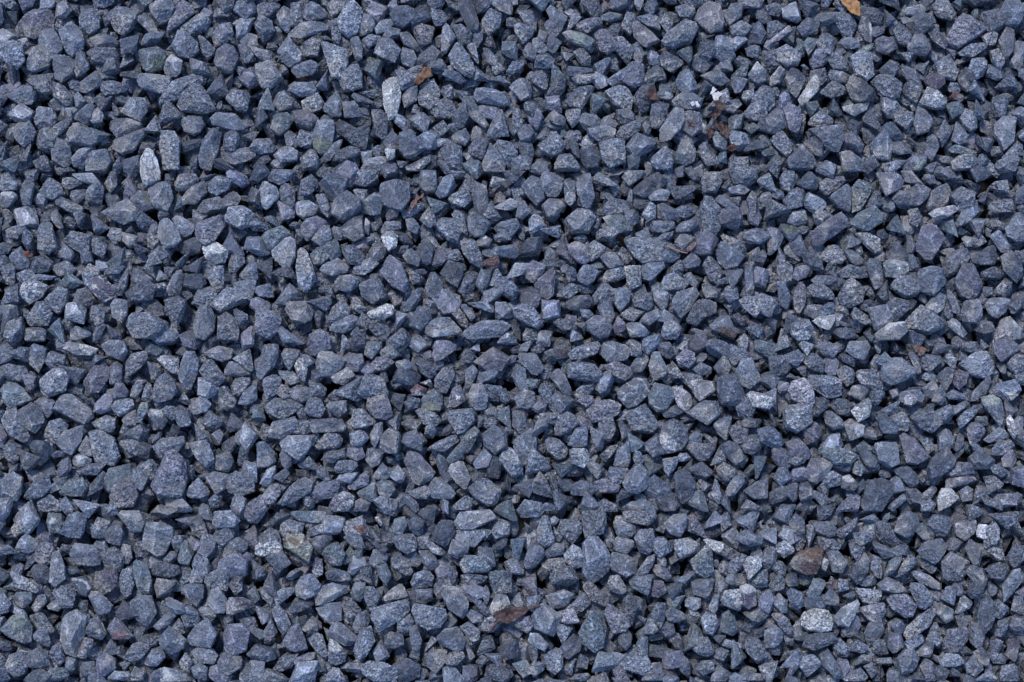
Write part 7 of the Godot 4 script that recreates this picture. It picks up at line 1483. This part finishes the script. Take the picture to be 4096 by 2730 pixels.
func _scatter() -> void:
	gravel = Node3D.new()
	gravel.name = "gravel"
	gravel.set_meta("kind", "stuff")
	gravel.set_meta("label", "bed of loose crushed blue-grey gravel")
	gravel.set_meta("category", "gravel")
	add_child(gravel)
	# the traced smaller stones of the upper layer, joined
	for kind in 2:
		var pos := PackedVector3Array()
		var nor := PackedVector3Array()
		var col := PackedColorArray()
		var tri := PackedInt32Array()
		for r in range(kind, UNDER.size(), 2):
			var row: Array = UNDER[r]
			var c := _corners(row, 3)
			var high := _half_height(c)
			var x: float = row[1] * 0.001
			var z: float = row[2] * 0.001
			var at := Vector3(x, LEVEL + _swell(x, z) + rng.randf_range(-0.0035, 0.0005), z)
			var a := _stone(c, high, 3, row[0])
			var first := pos.size()
			for p in a[0]:
				pos.append(p + at)
			nor.append_array(a[1])
			col.append_array(a[2])
			for t in a[3]:
				tri.append(t + first)
			_mark(c, x, z)
			_raise(a[0], at)
		var o := MeshInstance3D.new()
		o.name = "loose_stones" if kind == 0 else "loose_stones_001"
		o.mesh = _mesh([pos, nor, col, tri], kind)
		o.set_meta("kind", "stuff")
		gravel.add_child(o)

	# unit stones for everything else: about 10 mm in radius, turned and stretched copy by copy
	var kinds := 56
	var meshes := []
	var places := []
	for k in kinds:
		var c := PackedVector2Array()
		var m := rng.randi_range(3, 6)
		var lean := rng.randf_range(0.45, 0.95)
		var spin := rng.randf() * TAU
		for i in m:
			var an := TAU * (i + rng.randf_range(-0.28, 0.28)) / m
			c.append(Vector2(cos(an), sin(an) * lean).rotated(spin) * 0.0118 * rng.randf_range(0.85, 1.2))
		var hull := Geometry2D.convex_hull(c)
		hull.remove_at(hull.size() - 1)
		var centre := Vector2.ZERO
		for q in hull:
			centre += q / hull.size()
		var far := 0.0
		for q in hull:
			far = maxf(far, q.distance_to(centre))
		for i in hull.size():
			hull[i] = (hull[i] - centre) * 0.0112 / far
		var tags := ["g", "g", "g", "d", "d", "v", "n", "p", "g", "g", "d", "p"]
		meshes.append(_mesh(_stone(hull, rng.randf_range(0.0055, 0.0085), 4, tags[k % tags.size()], 0.16), k % 3))
		places.append([])
	# stones of the upper layer that fill what is still free, large first; then two layers beneath
	for step in [[0.0112, 9000, -0.002], [0.0099, 18000, -0.003], [0.0086, 26000, -0.0042], [0.0072, 30000, -0.0055], [0.0058, 30000, -0.006]]:
		var r: float = step[0]
		for k in step[1]:
			var x := rng.randf_range(-0.5, 0.5) * NX * CELL
			var z := rng.randf_range(-0.5, 0.5) * NZ * CELL
			var i := _cell(x, z)
			if i < 0 or taken[i]:
				continue
			var hits := 0
			for s in 12:
				var q := Vector2.from_angle(TAU * s / 12.0) * r * (0.92 if s % 2 else 0.55)
				var j := _cell(x + q.x, z + q.y)
				if j >= 0 and taken[j]:
					hits += 1
					if hits > 3:
						break
			if hits > 3:
				continue
			var y: float = LEVEL + _swell(x, z) + step[2] + rng.randf_range(-0.0025, 0.0015)
			_drop(places, x, z, y, r * 1.2, 0.75)
			for dz in range(-7, 8):
				for dx in range(-7, 8):
					if Vector2(dx, dz).length() * CELL < r * 0.92:
						var j := _cell(x + dx * CELL, z + dz * CELL)
						if j >= 0:
							taken[j] = 1
							tops[j] = maxf(tops[j], y + 0.0055)
	for depth in [0.0128, 0.0220]:
		var pitch := 0.0128
		for a in int(NX * CELL / pitch):
			for b in int(NZ * CELL / pitch):
				var x := (a + rng.randf()) * pitch - NX * CELL * 0.5
				var z := (b + rng.randf()) * pitch - NZ * CELL * 0.5
				_drop(places, x, z, LEVEL + _swell(x, z) - depth + rng.randf_range(-0.0035, 0.0015), rng.randf_range(0.0080, 0.0120), 0.9)
	for k in kinds:
		var mm := MultiMesh.new()
		mm.transform_format = MultiMesh.TRANSFORM_3D
		mm.use_colors = true
		mm.mesh = meshes[k]
		mm.instance_count = places[k].size()
		for i in places[k].size():
			mm.set_instance_transform(i, places[k][i][0])
			mm.set_instance_color(i, places[k][i][1])
		var mi := MultiMeshInstance3D.new()
		mi.name = "small_stones" if k == 0 else "small_stones_%03d" % k
		mi.multimesh = mm
		mi.set_meta("kind", "stuff")
		gravel.add_child(mi)


func _drop(places: Array, x: float, z: float, y: float, r: float, wild: float) -> void:
	var s := r / 0.0105
	var b := Basis.from_euler(Vector3(rng.randf_range(-wild, wild), rng.randf() * TAU, rng.randf_range(-wild, wild)))
	b = b.scaled_local(Vector3(s * rng.randf_range(0.95, 1.15), s * rng.randf_range(0.75, 1.05), s * rng.randf_range(0.85, 1.05)))
	var shade := rng.randf_range(0.70, 1.24)
	var tint := rng.randf_range(-0.05, 0.05)
	places[rng.randi() % places.size()].append([Transform3D(b, Vector3(x, y, z)), Color(shade * (1.0 + tint), shade, shade * (1.0 - tint))])


# ---------------------------------------------------------------- leaves, stalks, droppings
# name, label, colour, lift of the sheet in mm, drape (0 flat, 1 follows the stones), outline in mm
const SCRAPS := [
	["dried_leaf", "curled tan dead leaf hanging in at the top edge of the photo", Color(0.24, 0.125, 0.050), 0.5, 0.3, [284.7, -317.7, 292.9, -320.0, 303.2, -310.7, 306.5, -300.8, 305.0, -291.5, 298.4, -294.7, 291.1, -303.7]],
	["dried_leaf", "orange-brown crumpled leaf between two stones in the upper middle", Color(0.100, 0.046, 0.018), 1.5, 0.4, [-85.4, -230.5, -78.1, -241.9, -71.8, -246.4, -69.8, -237.3, -76.4, -232.5, -81.1, -228.8]],
	["leaf_scrap", "square dark red-brown leaf scrap beside a white-spotted stone at the top", Color(0.052, 0.026, 0.021), 1.0, 0.6, [116.1, -222.0, 122.4, -225.0, 124.6, -229.6, 126.9, -214.3, 122.2, -214.8, 115.8, -216.3]],
	["leaf_scrap", "rust-red rotten leaf shred under the largest white bird dropping", Color(0.045, 0.023, 0.018), 1.0, 0.9, [174.6, -213.2, 179.9, -214.3, 184.5, -209.2, 183.0, -204.2, 177.9, -200.0, 175.0, -196.3, 173.0, -201.4, 177.6, -207.0]],
	["leaf_scrap", "rust-red leaf shred lying below the rotten one under the white dropping", Color(0.040, 0.021, 0.017), 0.6, 0.95, [175.1, -192.3, 182.0, -195.9, 185.5, -190.1, 188.5, -182.2, 184.9, -178.3, 178.6, -186.5]],
	["leaf_scrap", "tiny rust-red shred with a pale rim left of the other rust-red shreds", Color(0.056, 0.022, 0.017), 0.6, 0.95, [150.8, -192.9, 155.6, -195.3, 160.3, -192.3, 157.5, -188.9]],
	["leaf_scrap", "small rust-red shred wedged beside a pale greenish stone", Color(0.050, 0.019, 0.015), 0.3, 0.95, [167.7, -186.4, 172.6, -192.0, 174.5, -184.7, 171.2, -179.7]],
	["leaf_scrap", "thin rust-red shred lowest of the rust-red shreds", Color(0.048, 0.020, 0.016), 0.3, 0.95, [183.5, -170.7, 191.0, -173.7, 195.6, -169.5, 188.7, -167.8]],
	["leaf_scrap", "curled salmon-brown leaf strip beside the very large blocky grey stone", Color(0.105, 0.060, 0.050), 2.0, 0.35, [-88.6, -113.0, -85.7, -120.4, -82.7, -124.3, -81.9, -129.2, -79.4, -126.8, -75.2, -129.4, -75.8, -126.1, -80.3, -123.2, -81.7, -119.1, -86.1, -113.6]],
	["leaf_scrap", "grey-brown shrivelled leaf at the right end of the thin pale stalk", Color(0.13, 0.09, 0.082), 1.0, 0.5, [148.2, -80.8, 153.5, -84.9, 157.6, -85.8, 156.2, -82.2, 149.7, -77.5]],
	["leaf_scrap", "chestnut leaf scrap perched on stones in the right part below halfway", Color(0.100, 0.060, 0.048), 2.0, 0.4, [334.6, 5.6, 340.8, 4.9, 346.3, 9.1, 343.1, 13.6, 339.3, 13.8, 336.4, 10.7]],
	["leaf_scrap", "brick-red fragment tucked under a flat stone left of the lower middle", Color(0.085, 0.042, 0.034), 0.6, 0.6, [-130.5, 157.3, -120.1, 156.1, -118.6, 162.3, -121.7, 164.1, -126.0, 161.1]],
	["dried_leaf", "long dark brown curled leaf with a thin stalk near the bottom", Color(0.044, 0.024, 0.022), 2.5, 0.45, [-15.9, 230.0, -7.5, 224.4, -0.5, 222.4, 12.2, 223.1, 22.1, 220.6, 23.3, 222.6, 13.2, 225.3, 11.3, 228.3, 1.6, 234.5, -2.6, 236.1, -12.4, 235.5]],
	["leaf_scrap", "tiny straw-coloured chip below the stalk of the long brown leaf", Color(0.23, 0.125, 0.07), 0.6, 0.7, [-7.2, 264.5, -5.6, 264.7, -4.5, 268.7, -6.3, 269.3]],
	["leaf_scrap", "dark red scrap deep between stones near the left edge", Color(0.11, 0.040, 0.030), 0.3, 0.8, [-415.1, -78.7, -411.1, -77.3, -406.6, -74.9, -407.7, -72.9, -413.4, -74.0]],
	["bird_dropping", "largest white bird dropping splashed above the rust-red leaf shred", Color(0.33, 0.31, 0.31), 0.4, 1.0, [173.5, -220.6, 178.9, -222.8, 184.1, -220.8, 180.2, -217.8, 179.0, -213.6, 181.3, -210.7, 176.9, -211.9, 174.7, -216.7]],
	["bird_dropping", "white splash at the top left of the largest bird dropping", Color(0.34, 0.33, 0.33), 0.4, 1.0, [172.0, -220.2, 174.9, -227.0, 177.9, -224.3, 175.0, -220.9]],
	["bird_dropping", "small white splash on a flat grey stone, left of a twin splash", Color(0.35, 0.345, 0.345), 0.4, 1.0, [153.8, -210.7, 156.8, -212.3, 159.5, -209.3, 155.9, -208.3]],
	["bird_dropping", "small white splash on a flat grey stone, right of its twin splash", Color(0.35, 0.345, 0.345), 0.4, 1.0, [158.5, -212.1, 161.0, -211.9, 162.8, -208.2, 159.6, -207.2]],
]
# label, colour, radius in mm, points in mm
const STALKS := [
	["thin pale straw-coloured stalk pointing from a shrivelled leaf to the widest stone", Color(0.22, 0.13, 0.08), 0.75, [131.4, -81.5, 138.9, -79.5, 144.4, -77.7, 149.2, -76.9]],
	["thin reddish stalk slanting in at the top edge of the photo", Color(0.16, 0.075, 0.065), 0.6, [78.3, -313.3, 81.6, -306.5, 84.9, -302.4, 89.2, -300.3]],
	["short orange-brown straw leaning in a gap beside a dusty stone", Color(0.17, 0.08, 0.05), 0.55, [167.4, 106.3, 169.2, 111.3, 173.2, 114.9]],
	["thin dark curved stalk at the bottom edge of the photo", Color(0.075, 0.055, 0.045), 0.5, [72.7, 273.9, 74.7, 277.8, 75.4, 283.8]],
]
const LEAF_STALK := [-9.8, 233.8, -13.3, 235.8, -15.9, 238.9, -18.7, 242.8]


func _top(x: float, z: float) -> float:
	var y := LEVEL - 0.012
	for dz in range(-1, 2):
		for dx in range(-1, 2):
			var i := _cell(x + dx * CELL, z + dz * CELL)
			if i >= 0:
				y = maxf(y, tops[i])
	return y


func _points(a: Array) -> PackedVector2Array:
	var p := PackedVector2Array()
	for i in range(0, a.size(), 2):
		p.append(Vector2(a[i], a[i + 1]) * 0.001)
	return p


# A thin sheet with this outline that lies on the stones: two faces and a rim.
func _sheet(edge: PackedVector2Array, tint: Color, lift: float, drape: float, thick: float, curl: float) -> Array:
	var middle := Vector2.ZERO
	for p in edge:
		middle += p / edge.size()
	var ring := PackedVector2Array()
	for i in edge.size():
		var a := edge[i]
		var b := edge[(i + 1) % edge.size()]
		var parts := maxi(2, int(a.distance_to(b) / 0.0012))
		for k in parts:
			var p := a.lerp(b, k / float(parts))
			var off := p - middle
			ring.append(p + off.normalized() * 0.0009 * blotch.get_noise_2d(p.x * 420.0, p.y * 420.0))
	var pts := ring.duplicate()
	var lo := ring[0]
	var hi := ring[0]
	for p in ring:
		lo = lo.min(p)
		hi = hi.max(p)
	var z := lo.y
	while z < hi.y:
		var x := lo.x
		while x < hi.x:
			var p := Vector2(x + rng.randf_range(-0.0003, 0.0003), z + rng.randf_range(-0.0003, 0.0003))
			if Geometry2D.is_point_in_polygon(p, ring):
				pts.append(p)
			x += 0.0012
		z += 0.0012
	var heights := []
	for p in pts:
		heights.append(_top(p.x, p.y))
	var order := heights.duplicate()
	order.sort()
	var plane: float = order[int(order.size() * 0.55)]
	var pos := PackedVector3Array()
	var col := PackedColorArray()
	var n := pts.size()
	# the long axis of the sheet: a leaf is folded along its midrib
	var axis := Vector2.RIGHT
	var reach := 0.0
	for p in ring:
		if (p - middle).length() > reach:
			reach = (p - middle).length()
			axis = (p - middle).normalized()
	for i in n:
		var p := pts[i]
		var local: float = clampf(heights[i], plane - 0.008, plane + 0.005)
		var y := lerpf(plane, local, drape)
		if drape < 0.95:
			y = maxf(y, minf(local + 0.0003, plane + 0.002))
		y += lift * 0.001 + curl * blotch.get_noise_2d(p.x * 110.0 + 7.0, p.y * 110.0) + 0.35 * curl * blotch.get_noise_2d(p.x * 400.0, p.y * 400.0)
		var across := absf((p - middle).cross(axis))
		if curl > 0.001:
			y += 0.55 * across
		pos.append(Vector3(p.x - middle.x, y - plane, p.y - middle.y))
		var vein := 1.0 - 0.45 * (1.0 - smoothstep(0.0002, 0.0009, across)) if curl > 0.001 else 1.0
		var c := tint * vein * (1.0 + 0.6 * blotch.get_noise_2d(p.x * 260.0, p.y * 260.0) + 0.2 * rng.randf_range(-1.0, 1.0))
		col.append(Color(clampf(c.r, 0, 0.9), clampf(c.g, 0, 0.9), clampf(c.b, 0, 0.9)))
	for i in n:
		pos.append(pos[i] - Vector3(0, thick, 0))
		col.append(col[i])
	var tri := PackedInt32Array()
	var d := Geometry2D.triangulate_delaunay(pts)
	for k in range(0, d.size(), 3):
		var a := pts[d[k]]
		var b := pts[d[k + 1]]
		var c := pts[d[k + 2]]
		if not Geometry2D.is_point_in_polygon((a + b + c) / 3.0, ring):
			continue
		var flip := (b - a).cross(c - a) < 0.0
		var q := [d[k], d[k + 2], d[k + 1]] if flip else [d[k], d[k + 1], d[k + 2]]
		tri.append_array(PackedInt32Array([q[0], q[1], q[2], q[0] + n, q[2] + n, q[1] + n]))
	var m := ring.size()
	for i in m:
		var j := (i + 1) % m
		tri.append_array(PackedInt32Array([i, i + n, j, j, i + n, j + n]))
	var st := SurfaceTool.new()
	st.begin(Mesh.PRIMITIVE_TRIANGLES)
	for i in pos.size():
		st.set_color(col[i])
		st.add_vertex(pos[i])
	for i in tri:
		st.add_index(i)
	st.generate_normals()
	return [st.commit(), Vector3(middle.x, plane, middle.y)]


func _tube(path: PackedVector2Array, tint: Color, radius: float, lift: float) -> Array:
	var curve := Curve3D.new()
	for p in path:
		curve.add_point(Vector3(p.x, 0, p.y))
	var length := curve.get_baked_length()
	var count := maxi(8, int(length / 0.0015))
	var spine := PackedVector3Array()
	for i in count + 1:
		var p := curve.sample_baked(length * i / count)
		p.y = _top(p.x, p.z)
		spine.append(p)
	for pass_ in 6:                                            # a stalk is stiff
		for i in range(1, count):
			spine[i].y = maxf((spine[i - 1].y + spine[i + 1].y) * 0.5, spine[i].y - 0.0008)
	var at := spine[0]
	var st := SurfaceTool.new()
	st.begin(Mesh.PRIMITIVE_TRIANGLES)
	var sides := 7
	for i in count + 1:
		var ahead := (spine[mini(i + 1, count)] - spine[maxi(i - 1, 0)]).normalized()
		var side := ahead.cross(Vector3.UP).normalized()
		var over := side.cross(ahead)
		var r := radius * 0.001 * (1.15 - 0.5 * i / count) * (1.0 + 0.2 * rng.randf_range(-1, 1))
		for k in sides:
			var an := TAU * k / sides
			st.set_color(tint * rng.randf_range(0.8, 1.15))
			st.add_vertex(spine[i] - at + Vector3(0, lift * 0.001, 0) + (side * cos(an) + over * sin(an)) * r)
	for i in count:
		for k in sides:
			var a := i * sides + k
			var b := i * sides + (k + 1) % sides
			for v in [a, b, a + sides, b, b + sides, a + sides]:
				st.add_index(v)
	for end in [0, count * sides]:
		for k in range(1, sides - 1):
			for v in ([end, end + k + 1, end + k] if end == 0 else [end, end + k, end + k + 1]):
				st.add_index(v)
	st.generate_normals()
	return [st.commit(), at]


func _litter() -> void:
	var dead := StandardMaterial3D.new()
	dead.resource_name = "dead_leaf"
	dead.vertex_color_use_as_albedo = true
	dead.roughness = 0.6
	dead.metallic_specular = 0.45
	dead.backlight_enabled = true
	dead.backlight = Color(0.10, 0.06, 0.04)
	var chalk := StandardMaterial3D.new()
	chalk.resource_name = "chalky_dropping"
	chalk.vertex_color_use_as_albedo = true
	chalk.roughness = 0.9
	var used := {}
	for row in SCRAPS:
		var white: bool = row[0] == "bird_dropping"
		var a := _sheet(_points(row[5]), row[2], row[3], row[4], 0.0006 if white else 0.0004, 0.0005 if white else 0.0035)
		var o := MeshInstance3D.new()
		var k: int = used.get(row[0], 0)
		used[row[0]] = k + 1
		o.name = row[0] if k == 0 else "%s_%03d" % [row[0], k]
		o.mesh = a[0]
		o.position = a[1]
		o.material_override = chalk if white else dead
		o.set_meta("label", row[1])
		o.set_meta("category", {"dried_leaf": "leaf", "leaf_scrap": "leaf", "bird_dropping": "bird dropping"}[row[0]])
		o.set_meta("group", {"dried_leaf": "dead leaves on the gravel", "leaf_scrap": "scraps of dead leaf on the gravel", "bird_dropping": "white bird droppings"}[row[0]])
		add_child(o)
		if row[1].begins_with("long dark brown"):
			var s := _tube(_points(LEAF_STALK), Color(0.075, 0.036, 0.032), 1.1, 1.2)
			var p := MeshInstance3D.new()
			p.name = "leaf_stalk"
			p.mesh = s[0]
			p.position = s[1] - o.position
			p.material_override = dead
			o.add_child(p)
	var n := 0
	for row in STALKS:
		var a := _tube(_points(row[3]), row[1], row[2], 0.6)
		var o := MeshInstance3D.new()
		o.name = "plant_stalk" if n == 0 else "plant_stalk_%03d" % n
		o.mesh = a[0]
		o.position = a[1]
		o.material_override = dead
		o.set_meta("label", row[0])
		o.set_meta("category", "stalk")
		o.set_meta("group", "dry stalks on the gravel")
		add_child(o)
		n += 1
